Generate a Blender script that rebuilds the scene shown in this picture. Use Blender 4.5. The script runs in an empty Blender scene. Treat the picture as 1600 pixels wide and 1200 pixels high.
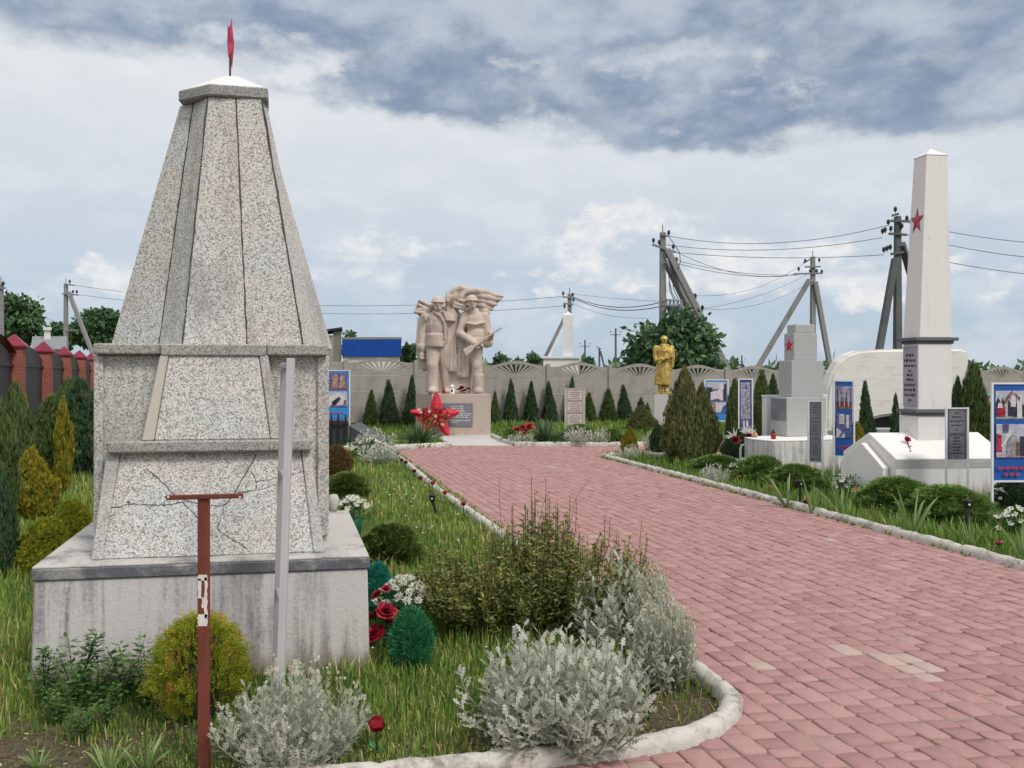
import bpy, bmesh, math, random
import numpy as np
from mathutils import Vector, Matrix, noise as mnoise
R = random.Random(7)
RN = np.random.default_rng(11)
rad = math.radians
F, H, HY = 1202.0, 1.5, 586.0          # focal length (photo px), eye height, horizon row

def at(px, py, d):
    return Vector(((px - 800) / F * d, d, H - (py - HY) / F * d))
def gr(px, py, z=0.0):
    d = F * (H - z) / (py - HY)
    return Vector(((px - 800) / F * d, d, z))
def gd(px, d, z=0.0):
    return Vector(((px - 800) / F * d, d, z))

# ------------------------------------------------------------ camera, sky, sun, exposure
S = bpy.context.scene
COL = S.collection
cam = bpy.data.cameras.new('camera'); co = bpy.data.objects.new('camera', cam); COL.objects.link(co)
co.location = (0, 0, H); co.rotation_euler = (rad(90), 0, 0)
cam.sensor_width = 36; cam.lens = F / 1600 * 36; cam.shift_y = -14 / 1600
cam.clip_start = 0.05; cam.clip_end = 5000
S.camera = co
S.view_settings.view_transform = 'Standard'; S.view_settings.look = 'None'
S.view_settings.gamma = 1; S.view_settings.exposure = 0.38
S.render.engine = 'CYCLES'
S.cycles.max_bounces = 6; S.cycles.transparent_max_bounces = 6
SUN_EL, SUN_AZ = rad(48), rad(136)       # azimuth clockwise from +Y (ahead); behind the right shoulder
sdir = Vector((math.sin(SUN_AZ) * math.cos(SUN_EL), math.cos(SUN_AZ) * math.cos(SUN_EL), math.sin(SUN_EL)))
sl = bpy.data.lights.new('sun', 'SUN'); sl.energy = 1.6; sl.angle = rad(13); sl.color = (1, .95, .88)
so = bpy.data.objects.new('sun', sl); COL.objects.link(so)
so.rotation_euler = sdir.to_track_quat('Z', 'Y').to_euler()

class NT:
    """tiny node-tree helper"""
    def __init__(s, nt): s.t = nt; nt.nodes.clear()
    def n(s, typ, **kw):
        nd = s.t.nodes.new(typ)
        for k, v in kw.items():
            if k.startswith('_'): setattr(nd, k[1:], v)
        for k, v in kw.items():
            if k.startswith('_'): continue
            key = int(k[1:]) if k[0] == 'i' and k[1:].isdigit() else k.replace('__', ' ')
            s.put(nd.inputs[key], v)
        return nd
    def put(s, sock, v):
        if isinstance(v, bpy.types.Node): v = v.outputs[0]
        if isinstance(v, bpy.types.NodeSocket): s.t.links.new(v, sock)
        else: sock.default_value = v
    def math(s, op, a, b=0.0, c=None, clamp=False):
        nd = s.n('ShaderNodeMath', _operation=op, _use_clamp=clamp, i0=a, i1=b)
        if c is not None: s.put(nd.inputs[2], c)
        return nd.outputs[0]
    def mix(s, f, a, b, mode='MIX'):
        nd = s.n('ShaderNodeMix', _data_type='RGBA', _blend_type=mode)
        s.put(nd.inputs[0], f); s.put(nd.inputs[6], a); s.put(nd.inputs[7], b)
        return nd.outputs[2]
    def ramp(s, f, stops, interp='LINEAR'):
        nd = s.n('ShaderNodeValToRGB', Fac=f); cr = nd.color_ramp; cr.interpolation = interp
        while len(cr.elements) > 1: cr.elements.remove(cr.elements[-1])
        cr.elements[0].position = stops[0][0]; cr.elements[0].color = c4(stops[0][1])
        for p, c in stops[1:]:
            e = cr.elements.new(p); e.color = c4(c)
        return nd.outputs[0]
    def noise(s, vec, scale, detail=4, rough=.55, dist=0.0):
        nd = s.n('ShaderNodeTexNoise', Scale=scale, Detail=detail, Roughness=rough, Distortion=dist)
        if vec is not None: s.put(nd.inputs['Vector'], vec)
        return nd.outputs[0]
    def map(s, vec, scale=(1, 1, 1), loc=(0, 0, 0), rot=(0, 0, 0)):
        return s.n('ShaderNodeMapping', Vector=vec, Scale=scale, Location=loc, Rotation=rot).outputs[0]
    def sstep(s, v, a, b):
        nd = s.n('ShaderNodeMapRange', _interpolation_type='SMOOTHSTEP', Value=v)
        s.put(nd.inputs[1], a); s.put(nd.inputs[2], b)
        return nd.outputs[0]
def c4(c):
    if isinstance(c, (int, float)): return (c, c, c, 1)
    return (*c, 1) if len(c) == 3 else c

# ---- world: Nishita sky behind procedural clouds laid out by compass direction and elevation
W = bpy.data.worlds.new('World'); S.world = W; W.use_nodes = True
w = NT(W.node_tree)
sky = w.n('ShaderNodeTexSky', _sky_type='NISHITA', _sun_disc=False, _sun_elevation=SUN_EL, _sun_rotation=SUN_AZ, _dust_density=2.0)
bg1 = w.n('ShaderNodeBackground', Color=sky, Strength=.1)
gen = w.n('ShaderNodeTexCoord').outputs['Generated']
sep = w.n('ShaderNodeSeparateXYZ', Vector=gen)
az = w.math('MULTIPLY', w.math('ARCTAN2', sep.outputs[0], sep.outputs[1]), 57.2958)   # degrees right of ahead
el = w.math('MULTIPLY', w.math('ARCSINE', sep.outputs[2]), 57.2958)
ae = w.n('ShaderNodeCombineXYZ', X=az, Y=el).outputs[0]
n_big = w.noise(w.map(ae, (.05, .12, 1), (3.1, 1.7, 0)), 1.0, 7, .56, .15)
n_mid = w.noise(w.map(ae, (.16, .28, 1), (9.3, 4.2, 0)), 1.0, 7, .58, .15)
n_fin = w.noise(w.map(ae, (.6, .9, 1)), 1.0, 6, .6, .1)
wsep = w.n('ShaderNodeSeparateColor', Color=w.n('ShaderNodeTexNoise', Vector=w.map(ae, (.10, .17, 1), (5.5, 2.2, 0)), Scale=1.0, Detail=6.0, Roughness=.62).outputs[1])
azw = w.math('ADD', az, w.math('MULTIPLY', w.math('SUBTRACT', wsep.outputs[0], .5), 26.0))
elw = w.math('ADD', el, w.math('MULTIPLY', w.math('SUBTRACT', wsep.outputs[1], .5), 9.0))
def blob(a0, e0, sa, se):
    da = w.math('DIVIDE', w.math('SUBTRACT', azw, a0), sa); de = w.math('DIVIDE', w.math('SUBTRACT', elw, e0), se)
    r2 = w.math('ADD', w.math('MULTIPLY', da, da), w.math('MULTIPLY', de, de))
    return w.math('POWER', 2.718, w.math('MULTIPLY', r2, -1.0))
# clear-ish veil of high cloud
veil = w.ramp(w.math('DIVIDE', el, 90), [(0, (.40, .48, .57)), (.05, (.42, .50, .59)), (.10, (.49, .55, .62)), (.16, (.57, .605, .645)), (.22, (.645, .665, .69)), (.30, (.62, .65, .68)), (.42, (.86, .87, .88)), (1, (1.0, 1.0, 1.0))])
veil = w.mix(w.math('MULTIPLY', w.sstep(n_mid, .42, .68), .28), veil, (.78, .785, .79, 1))
# low heaps of cumulus
cu_n = w.math('ADD', w.math('MULTIPLY', n_mid, .75), w.math('MULTIPLY', n_fin, .5))
cu_b = None
for b in [(-9.5, 8.3, 6, 1.9), (2.2, 6.6, 3.4, 1.9), (8, 11.0, 3.6, 1.7), (5, 9.6, 4, 1.2), (-31, 7.8, 3, 1.2), (-27, 7.2, 5, 1.2), (19, 8.3, 6, 1.6), (32, 6.5, 4, 1.5), (13, 6.0, 5, 1.5), (24, 6, 5, 1.2)]:
    q = blob(*b); cu_b = q if cu_b is None else w.math('ADD', cu_b, q)
cu = w.sstep(w.math('ADD', w.math('MULTIPLY', cu_b, .52), cu_n), .80, 1.12)
cu_col = w.mix(w.sstep(n_fin, .35, .65), (.62, .645, .675, 1), (.79, .775, .75, 1))
col = w.mix(w.math('MULTIPLY', cu, .74), veil, cu_col)
# grey-blue streaks under the heaps
st = w.sstep(w.noise(w.map(ae, (.035, .35, 1), (1.3, 8.8, 0)), 1.0, 5, .5, .3), .52, .72)
lowm = w.math('MULTIPLY', w.sstep(el, 0, 3), w.math('SUBTRACT', 1.0, w.sstep(el, 7, 13)))
col = w.mix(w.math('MULTIPLY', w.math('MULTIPLY', st, lowm), .55), col, (.36, .44, .56, 1))
# dark rain-cloud bank across the upper sky ahead
edge = w.math('MULTIPLY_ADD', az, -.072, 18.3)
dd = w.math('SUBTRACT', el, edge)
dd = w.math('ADD', dd, w.math('MULTIPLY', w.math('SUBTRACT', n_big, .5), 9.0))
dd = w.math('ADD', dd, w.math('MULTIPLY', w.math('SUBTRACT', n_mid, .5), 6.5))
dd = w.math('ADD', dd, w.math('MULTIPLY', w.math('SUBTRACT', n_fin, .5), 1.7))
for (a0, e0, sa, se, am) in [(12, 22.4, 10, 2.2, 5.2), (19, 20.9, 4, 1.4, 1.6), (1.5, 23.0, 5, 1.5, 1.8), (-18, 22.8, 4.5, 1.3, 3.0), (-12.5, 21.2, 3.5, .9, 2.2), (-26, 18.6, 8, 1.8, 4.5), (-3, 19.2, 6.5, 1.6, -3.2), (13, 17.2, 7, 1.3, -3.2), (27, 18.0, 8, 1.9, -2.4), (-31, 24.5, 9, 1.6, -3.5), (8, 26.5, 6, 1.6, -3)]:
    dd = w.math('SUBTRACT', dd, w.math('MULTIPLY', blob(a0, e0, sa, se), am))
dk = w.sstep(dd, -1.3, 2.4)
front = w.math('MULTIPLY', w.math('SUBTRACT', 1.0, w.sstep(w.math('ABSOLUTE', az), 60, 85)), w.math('SUBTRACT', 1.0, w.sstep(el, 33, 45)))
dk = w.math('MULTIPLY', dk, front)
shade = w.sstep(w.math('ADD', w.math('ADD', w.math('MULTIPLY', n_mid, .7), w.math('MULTIPLY', n_big, .6)), w.math('MULTIPLY', w.sstep(dd, 1.5, 7), .10)), .56, .92)
dk_col = w.mix(shade, (.175, .235, .335, 1), (.43, .48, .55, 1))
col = w.mix(w.math('MULTIPLY', dk, .95), col, dk_col)
bg2 = w.n('ShaderNodeBackground', Color=col, Strength=.93)
cov = w.math('MULTIPLY', w.sstep(el, -2, 1), .94)
mx = w.n('ShaderNodeMixShader', i0=cov, i1=bg1.outputs[0], i2=bg2.outputs[0])
w.n('ShaderNodeOutputWorld', Surface=mx.outputs[0])

# ------------------------------------------------------------ mesh helpers
class MB:
    def __init__(s): s.v = []; s.f = []; s.m = []; s.sm = []
    def add(s, vs, fs, mi=0, smooth=False):
        o = len(s.v); s.v += [Vector(p) for p in vs]
        for f in fs: s.f.append([i + o for i in f]); s.m.append(mi); s.sm.append(smooth)
    def prism(s, bot, top, mi=0):
        """solid between two equal-length rings (counter-clockwise from above)"""
        n = len(bot)
        s.add(list(bot) + list(top), [list(range(n))[::-1], list(range(n, 2 * n))] + [[i, (i + 1) % n, n + (i + 1) % n, n + i] for i in range(n)], mi)
    def box(s, c, size, mi=0, rz=0.0, M=None):
        hx, hy, hz = size[0] / 2, size[1] / 2, size[2] / 2
        vs = [Vector((x, y, z)) for z in (-hz, hz) for x, y in ((-hx, -hy), (hx, -hy), (hx, hy), (-hx, hy))]
        if M is None: M = Matrix.Rotation(rz, 3, 'Z')
        vs = [M @ p + Vector(c) for p in vs]
        s.prism(vs[:4], vs[4:], mi)
    def beam(s, a, b, w, t, mi=0, up=Vector((0, 0, 1))):
        """rectangular bar from a to b; w across, t along the side closest to up"""
        a, b = Vector(a), Vector(b); d = (b - a).normalized()
        x = d.cross(up)
        if x.length < 1e-4: x = d.cross(Vector((0, 1, 0)))
        x.normalize(); y = x.cross(d).normalized()
        r = [x * w / 2 + y * t / 2, -x * w / 2 + y * t / 2, -x * w / 2 - y * t / 2, x * w / 2 - y * t / 2]
        s.prism([a + q for q in r], [b + q for q in r], mi)
    def tube(s, pts, r, n=8, mi=0, smooth=True, caps=True):
        pts = [Vector(p) for p in pts]; k = len(pts)
        rs = r if isinstance(r, (list, tuple)) else [r] * k
        prev = None; vs = []
        for i, p in enumerate(pts):
            d = (pts[min(i + 1, k - 1)] - pts[max(i - 1, 0)]).normalized()
            if prev is None:
                x = d.cross(Vector((0, 0, 1)))
                if x.length < 1e-3: x = d.cross(Vector((0, 1, 0)))
            else: x = prev - d * prev.dot(d)
            x.normalize(); prev = x; y = d.cross(x)
            vs += [p + (x * math.cos(a) + y * math.sin(a)) * rs[i] for a in [j * 2 * math.pi / n for j in range(n)]]
        fs = [[i * n + j, i * n + (j + 1) % n, (i + 1) * n + (j + 1) % n, (i + 1) * n + j] for i in range(k - 1) for j in range(n)]
        s.add(vs, fs, mi, smooth)
        if caps: s.add(vs[:n], [list(range(n))[::-1]], mi); s.add(vs[-n:], [list(range(n))], mi)
    def ell(s, c, r, mi=0, nu=12, nv=8, M=None, smooth=True):
        c = Vector(c); r = (r, r, r) if isinstance(r, (int, float)) else r
        vs = [Vector((0, 0, -r[2]))]
        for i in range(1, nv):
            t = -math.pi / 2 + math.pi * i / nv
            vs += [Vector((r[0] * math.cos(t) * math.cos(a), r[1] * math.cos(t) * math.sin(a), r[2] * math.sin(t))) for a in [j * 2 * math.pi / nu for j in range(nu)]]
        vs.append(Vector((0, 0, r[2])))
        fs = [[0, 1 + (j + 1) % nu, 1 + j] for j in range(nu)]
        for i in range(nv - 2):
            a = 1 + i * nu
            fs += [[a + j, a + (j + 1) % nu, a + nu + (j + 1) % nu, a + nu + j] for j in range(nu)]
        a = 1 + (nv - 2) * nu
        fs += [[a + j, a + (j + 1) % nu, len(vs) - 1] for j in range(nu)]
        if M is not None: vs = [M @ p for p in vs]
        s.add([p + c for p in vs], fs, mi, smooth)
    def lathe(s, c, prof, n=16, mi=0, smooth=True):
        c = Vector(c); vs = []
        for r, z in prof: vs += [c + Vector((r * math.cos(a), r * math.sin(a), z)) for a in [j * 2 * math.pi / n for j in range(n)]]
        k = len(prof)
        s.add(vs, [[i * n + j, i * n + (j + 1) % n, (i + 1) * n + (j + 1) % n, (i + 1) * n + j] for i in range(k - 1) for j in range(n)] + [list(range(n))[::-1], list(range((k - 1) * n, k * n))], mi, smooth)
    def plate(s, poly, o, u, v, t, mi=0):
        """polygon given in (a, b) on the plane o + a*u + b*v, thickened by t along u x v"""
        o, u, v = Vector(o), Vector(u), Vector(v); n = u.cross(v).normalized() * t
        bot = [o + u * a + v * b for a, b in poly]
        s.prism([p for p in bot], [p + n for p in bot], mi)
    def build(s, name, mats, parent=None, bevel=0.0, seg=1):
        me = bpy.data.meshes.new(name)
        off = parent.location if parent is not None else Vector((0, 0, 0))
        if parent is not None and parent.parent is not None: off = off + parent.parent.location
        me.from_pydata([tuple(p - off) for p in s.v], [], s.f)
        for m in (mats if isinstance(mats, (list, tuple)) else [mats]): me.materials.append(m)
        me.polygons.foreach_set('material_index', s.m); me.polygons.foreach_set('use_smooth', s.sm)
        bm = bmesh.new(); bm.from_mesh(me); bmesh.ops.recalc_face_normals(bm, faces=bm.faces)
        if bevel > 0:
            bmesh.ops.remove_doubles(bm, verts=bm.verts, dist=1e-5)
            ed = [e for e in bm.edges if len(e.link_faces) == 2 and e.calc_face_angle(0) > .5]
            bmesh.ops.bevel(bm, geom=ed, offset=bevel, segments=seg, affect='EDGES', clamp_overlap=True)
        bm.to_mesh(me); bm.free(); me.update()
        o = bpy.data.objects.new(name, me); COL.objects.link(o)
        if parent is not None: o.parent = parent
        return o

def tag(o, label=None, cat=None, group=None, kind=None):
    if label: o['label'] = label
    if cat: o['category'] = cat
    if group: o['group'] = group
    if kind: o['kind'] = kind
    return o
def thing(name, label, cat, loc=(0, 0, 0), group=None):
    o = bpy.data.objects.new(name, None); COL.objects.link(o); o.location = loc
    o.empty_display_size = .1
    return tag(o, label, cat, group)
def dup(root, loc, rz=0.0, sc=(1, 1, 1), label=None, group=None):
    r = root.copy(); COL.objects.link(r); r.location = loc; r.rotation_euler = (0, 0, rz); r.scale = sc
    if label: r['label'] = label
    if group: r['group'] = group
    for ch in list(root.children):
        c = ch.copy(); COL.objects.link(c); c.parent = r
        for g in list(ch.children):
            d = g.copy(); COL.objects.link(d); d.parent = c
    return r

def quads(name, V, tint, mats, parent=None, mi=None, smooth=False):
    """fast mesh of loose quads: V is (n,4,3), tint (n,) stored per face"""
    V = np.asarray(V, dtype=np.float32).reshape(-1, 3); n = len(V) // 4
    me = bpy.data.meshes.new(name)
    me.vertices.add(4 * n); me.vertices.foreach_set('co', V.ravel())
    me.loops.add(4 * n); me.loops.foreach_set('vertex_index', np.arange(4 * n, dtype=np.int32))
    me.polygons.add(n); me.polygons.foreach_set('loop_start', np.arange(0, 4 * n, 4, dtype=np.int32))
    for m in (mats if isinstance(mats, (list, tuple)) else [mats]): me.materials.append(m)
    if mi is not None: me.polygons.foreach_set('material_index', np.asarray(mi, dtype=np.int32))
    me.update(calc_edges=True)
    a = me.attributes.new('tint', 'FLOAT', 'FACE'); a.data.foreach_set('value', np.asarray(tint, dtype=np.float32))
    me.polygons.foreach_set('use_smooth', np.full(n, smooth))
    o = bpy.data.objects.new(name, me); COL.objects.link(o)
    if parent is not None: o.parent = parent
    return o
def unit(a):
    return a / np.maximum(np.linalg.norm(a, axis=-1, keepdims=True), 1e-9)
def diamonds(P, D, Sd, L, Wd, mid=.45):
    """leaf quads: base P, direction D, side Sd, length L, width Wd"""
    L = np.asarray(L).reshape(-1, 1); Wd = np.asarray(Wd).reshape(-1, 1)
    m = P + D * L * mid
    return np.stack([P, m + Sd * Wd / 2, P + D * L, m - Sd * Wd / 2], axis=1)
def randdir(n):
    return unit(RN.normal(size=(n, 3)))
def perp(D):
    return unit(np.cross(D, randdir(len(D))))
# ------------------------------------------------------------ materials
def mat(name):
    m = bpy.data.materials.new(name); m.use_nodes = True
    return m, NT(m.node_tree)
def bsdf(t, col, rough=.8, bump=None, bstr=.3, bdist=.01, metal=0.0, spec=.3):
    b = t.n('ShaderNodeBsdfPrincipled', Roughness=rough, Metallic=metal)
    t.put(b.inputs['Base Color'], c4(col) if isinstance(col, (tuple, float)) else col)
    b.inputs['Specular IOR Level'].default_value = spec
    if bump is not None:
        bn = t.n('ShaderNodeBump', Strength=bstr, Distance=bdist, Height=bump); t.put(b.inputs['Normal'], bn)
    t.n('ShaderNodeOutputMaterial', Surface=b)
    return b
def objc(t): return t.n('ShaderNodeTexCoord').outputs['Object']
def plain(name, col, rough=.7, var=.12, scale=6.0, metal=0.0, spec=.3, bump=.0):
    m, t = mat(name); v = objc(t); n = t.noise(v, scale, 5)
    c = t.mix(t.sstep(n, .3, .7), tuple(x * (1 - var) for x in col) + (1,), tuple(min(1, x * (1 + var)) for x in col) + (1,))
    bsdf(t, c, rough, t.noise(v, scale * 8, 3) if bump else None, bump, .005, metal, spec)
    return m
def weathered(name, base, dirt, rough=.85, streak=(9, 9, 1.2), amt=(.48, .72), fine=60., bump=.25, splash=0.0):
    """painted plaster with vertical run stains and grime"""
    m, t = mat(name); v = objc(t)
    n1 = t.noise(t.map(v, streak), 1.0, 7, .65, .3); n2 = t.noise(v, 2.3, 5, .6); n3 = t.noise(v, fine, 4, .7)
    f = t.math('ADD', t.math('MULTIPLY', n1, .65), t.math('MULTIPLY', n2, .35))
    f = t.math('ADD', f, t.math('MULTIPLY', t.math('SUBTRACT', n3, .5), .25))
    c = t.mix(t.sstep(f, *amt), c4(base), c4(dirt))
    if splash:                       # earth splashed up by rain along the foot
        zz = t.n('ShaderNodeSeparateXYZ', Vector=v).outputs[2]
        sp_ = t.math('SUBTRACT', 1.0, t.sstep(t.math('SUBTRACT', zz, t.math('MULTIPLY', n1, splash * 2.2)), -splash * .9, splash * .5))
        c = t.mix(t.math('MULTIPLY', sp_, .75), c, (.20, .165, .12, 1))
    c = t.mix(t.math('MULTIPLY', t.sstep(n3, .5, .75), .15), c, c4(tuple(x * .6 for x in base)))
    bsdf(t, c, rough, t.math('ADD', n3, n1), bump, .006)
    return m
def terrazzo(name, scale=95., light=.62, grey=.26):
    m, t = mat(name); v = objc(t)
    ve = t.n('ShaderNodeTexVoronoi', _feature='F1', Scale=scale, Vector=t.n('ShaderNodeVectorMath', _operation='ADD', i0=v, i1=t.map(t.n('ShaderNodeTexNoise', Vector=v, Scale=scale * .7, Detail=2.).outputs[1], (.012, .012, .012))).outputs[0])
    vd = t.n('ShaderNodeTexVoronoi', _feature='DISTANCE_TO_EDGE', Scale=scale)
    t.t.links.new(ve.inputs['Vector'].links[0].from_socket, vd.inputs['Vector'])
    s = t.n('ShaderNodeSeparateColor', Color=ve.outputs['Color'])
    chip = t.ramp(s.outputs[0], [(0, .16), (.12, .28), (.26, .42), (.42, light * .97), (1, light * 1.14)])
    c = t.mix(t.sstep(vd.outputs[0], .03, .16), (grey, grey * .97, grey * .94, 1), chip)
    rnd = t.n('ShaderNodeObjectInfo').outputs['Random']
    c = t.mix(1.0, c, t.mix(rnd, (.93, .93, .93, 1), (1.05, 1.045, 1.03, 1)), 'MULTIPLY')
    tone = t.sstep(t.noise(v, 2.6, 4, .6), .35, .65)
    c = t.mix(1.0, c, t.mix(tone, (1.0, .945, .885, 1), (.93, .94, .93, 1)), 'MULTIPLY')
    big = t.noise(v, 1.7, 6, .62); run = t.noise(t.map(v, (7, 7, 1.1)), 1., 5, .6)
    g = t.math('ADD', t.math('MULTIPLY', big, .5), t.math('MULTIPLY', run, .5))
    c = t.mix(t.math('MULTIPLY', t.sstep(g, .47, .70), .62), c, (.21, .20, .185, 1))
    c = t.mix(t.math('MULTIPLY', t.sstep(t.noise(v, 260, 2), .62, .72), .5), c, (.06, .06, .06, 1))
    bsdf(t, c, .85, t.math('ADD', t.sstep(vd.outputs[0], .0, .2), t.noise(v, 200, 3)), .35, .004)
    return m
def leafmat(name, stops, trans=.22, rough=.6, hue=None):
    m, t = mat(name)
    a = t.n('ShaderNodeAttribute', _attribute_name='tint')
    c = t.ramp(a.outputs['Fac'], stops)
    nz = t.noise(objc(t), 3.0, 3)
    c = t.mix(t.math('MULTIPLY', nz, .3), c, t.mix(.5, c, (.02, .03, .01, 1)))
    d = t.n('ShaderNodeBsdfPrincipled', Roughness=rough); t.put(d.inputs['Base Color'], c); d.inputs['Specular IOR Level'].default_value = .25
    tr = t.n('ShaderNodeBsdfTranslucent', Color=c)
    mx = t.n('ShaderNodeMixShader', i0=trans, i1=d.outputs[0], i2=tr.outputs[0])
    t.n('ShaderNodeOutputMaterial', Surface=mx)
    return m
M = {}
M['terrazzo'] = terrazzo('terrazzo', 135., .75, .43)
M['terrazzo_fine'] = terrazzo('terrazzo_fine', 130., .50, .24)
M['terrazzo_bar'] = terrazzo('terrazzo_bar', 170., .62, .42)
M['plinth'] = weathered('whitewashed_plinth', (.56, .53, .515), (.15, .15, .165), streak=(17, 17, 1.3), amt=(.45, .72), bump=.5, splash=.09)
M['slab_top'] = weathered('cement_slab', (.50, .475, .45), (.15, .145, .14), streak=(3.5, 3.5, 3), amt=(.46, .66))
M['slab_edge'] = weathered('dark_painted_edge', (.12, .12, .135), (.34, .33, .315), streak=(7, 7, 10), amt=(.48, .68), bump=.6)
M['cream'] = weathered('cream_bar', (.50, .455, .40), (.26, .23, .20), streak=(12, 12, 2), amt=(.55, .8))
M['joint'] = plain('dark_joint', (.085, .075, .07), .95)
M['crack'] = plain('crack', (.10, .095, .09), .95)
M['white'] = weathered('white_paint', (.76, .735, .71), (.44, .42, .40), streak=(11, 11, 1.1), amt=(.50, .84), bump=.3, splash=.16)
M['white_streak'] = weathered('streaked_white', (.66, .64, .62), (.30, .29, .28), streak=(24, 24, 1.2), amt=(.40, .64), splash=.10)
M['white_band'] = weathered('grey_band', (.42, .41, .40), (.62, .6, .58), streak=(2, 2, 14), amt=(.45, .7))
M['pale_stone'] = weathered('pale_rough_stone', (.76, .735, .69), (.57, .53, .47), streak=(2.6, 2.6, 11), amt=(.46, .74), fine=30., bump=.8)
M['grey_paint'] = weathered('grey_paint', (.40, .405, .40), (.31, .31, .31), streak=(5, 5, 2), amt=(.5, .75), bump=.15)
M['band_grey'] = weathered('slate_grey_band', (.13, .135, .15), (.2, .2, .21), amt=(.5, .8), bump=.1)
M['plaque'] = plain('grey_plaque', (.20, .20, .22), .5)
M['plaque_lilac'] = plain('pale_lilac_plaque', (.34, .33, .37), .5)
M['ink'] = plain('dark_letters', (.045, .04, .045), .7)
M['ink_white'] = plain('white_letters', (.7, .7, .68), .6)
M['ink_red'] = plain('red_letters', (.42, .05, .08), .6)
M['statue'] = weathered('sandy_statue_stone', (.55, .455, .39), (.33, .26, .225), streak=(3, 3, 2), amt=(.45, .74), fine=22., bump=.4)
M['statue_plinth'] = weathered('sandy_plinth', (.50, .41, .345), (.33, .26, .22), streak=(5, 5, 1.2), amt=(.5, .75))
M['gold'] = plain('gold_paint', (.50, .345, .085), .45, .35, 9., .35, .5)
M['fence'] = weathered('concrete_fence', (.35, .325, .29), (.24, .225, .20), streak=(2.5, 2.5, 1.2), amt=(.45, .7), fine=25.)
M['apron'] = weathered('concrete_apron', (.50, .48, .46), (.40, .38, .36), streak=(1, 1, 1), amt=(.5, .7))
M['rust'] = weathered('rusty_red_paint', (.175, .045, .03), (.10, .035, .022), streak=(30, 30, 5), amt=(.45, .7), rough=.6, bump=.15)
M['chip_white'] = plain('chipped_white_paint', (.66, .63, .58), .6)
M['alu'] = plain('pale_painted_metal', (.52, .51, .52), .45, .05, 3.)
M['alu_dark'] = plain('grey_painted_metal', (.33, .325, .345), .5, .06, 3.)
M['red'] = plain('red_paint', (.50, .035, .04), .5)
M['star_pink'] = plain('faded_red_star', (.42, .06, .09), .6, .2)
M['star_red'] = plain('bright_red_star', (.55, .03, .05), .6, .2)
M['pink_star'] = plain('sun_bleached_red', (.50, .045, .085), .6, .15)
M['black'] = plain('black_metal', (.02, .02, .022), .5)
M['granite'] = plain('dark_granite', (.055, .058, .066), .35, .2, 14.)
M['pole'] = weathered('concrete_pole', (.265, .265, .26), (.18, .18, .18), streak=(3, 3, .6), amt=(.45, .7))
M['pole_dark'] = weathered('dark_pole', (.13, .135, .14), (.09, .09, .095), streak=(3, 3, .6), amt=(.45, .7))
M['wire'] = plain('wire', (.05, .055, .065), .6)
M['steel'] = plain('galvanised_steel', (.22, .23, .24), .5)
M['insul'] = plain('insulator', (.05, .05, .06), .3)
M['roof_red'] = plain('red_metal_roof', (.19, .018, .04), .4, .15, 2.)
M['dark_panel'] = plain('dark_metal_panel', (.032, .03, .036), .5)
M['blue'] = plain('blue_sheet', (.012, .085, .40), .45, .1, 2.)
M['wall_pale'] = plain('pale_wall', (.62, .60, .57), .8)
M['wood_grey'] = weathered('weathered_boards', (.24, .22, .20), (.12, .11, .10), streak=(18, 18, .7), amt=(.42, .66))
M['roof_dark'] = plain('dark_roofing', (.05, .05, .055), .8)
M['white_clean'] = plain('clean_white', (.74, .74, .74), .5, .04)
M['poster_blue'] = plain('poster_blue', (.018, .10, .38), .45, .05)
M['poster_lblue'] = plain('poster_light_blue', (.05, .26, .62), .45, .05)
M['poster_navy'] = plain('poster_navy', (.03, .055, .22), .45, .05)
for k, c in dict(p_sky=(.50, .50, .58), p_lilac=(.34, .30, .42), p_white=(.68, .64, .66), p_dark=(.035, .035, .05), p_red=(.42, .03, .06), p_brown=(.22, .10, .09),
                 p_grey=(.30, .29, .31), p_violet=(.14, .12, .26), p_pink=(.50, .32, .36), p_blue=(.06, .14, .36), p_flesh=(.40, .26, .20)).items():
    m_, t_ = mat('print_' + k[2:]); n_ = t_.noise(objc(t_), 15., 8, .72); n2_ = t_.noise(objc(t_), 70., 4, .7)
    lo_, hi_ = (.78, 1.1) if k in ('p_sky', 'p_white') else (.45, 1.5)
    cc_ = t_.mix(t_.sstep(n_, .34, .66), tuple(x * lo_ for x in c) + (1,), tuple(min(.8, x * hi_) for x in c) + (1,))
    M[k] = m_; bsdf(t_, t_.mix(t_.math('MULTIPLY', t_.sstep(n2_, .5, .7), .35), cc_, (.10, .09, .12, 1)), .45)
M['bark'] = weathered('bark', (.09, .065, .045), (.05, .035, .025), streak=(20, 20, 3), amt=(.4, .65))
M['twig'] = plain('twigs', (.055, .042, .026), .9)
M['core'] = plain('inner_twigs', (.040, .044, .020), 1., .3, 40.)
def soil_mat():
    m, t = mat('soil'); v = objc(t)
    n1, n2, n3 = t.noise(v, 4, 6, .65), t.noise(v, 38, 5, .75), t.noise(v, 160, 3, .7)
    c = t.mix(t.sstep(n2, .35, .68), (.085, .060, .038, 1), (.215, .165, .11, 1))
    c = t.mix(t.math('MULTIPLY', t.sstep(n1, .5, .66), .6), c, (.10, .105, .04, 1))
    c = t.mix(t.math('MULTIPLY', t.sstep(n3, .62, .72), .7), c, (.36, .30, .22, 1))
    bsdf(t, c, 1., t.math('ADD', n2, n3), .9, .02)
    return m
M['soil'] = soil_mat()
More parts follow.
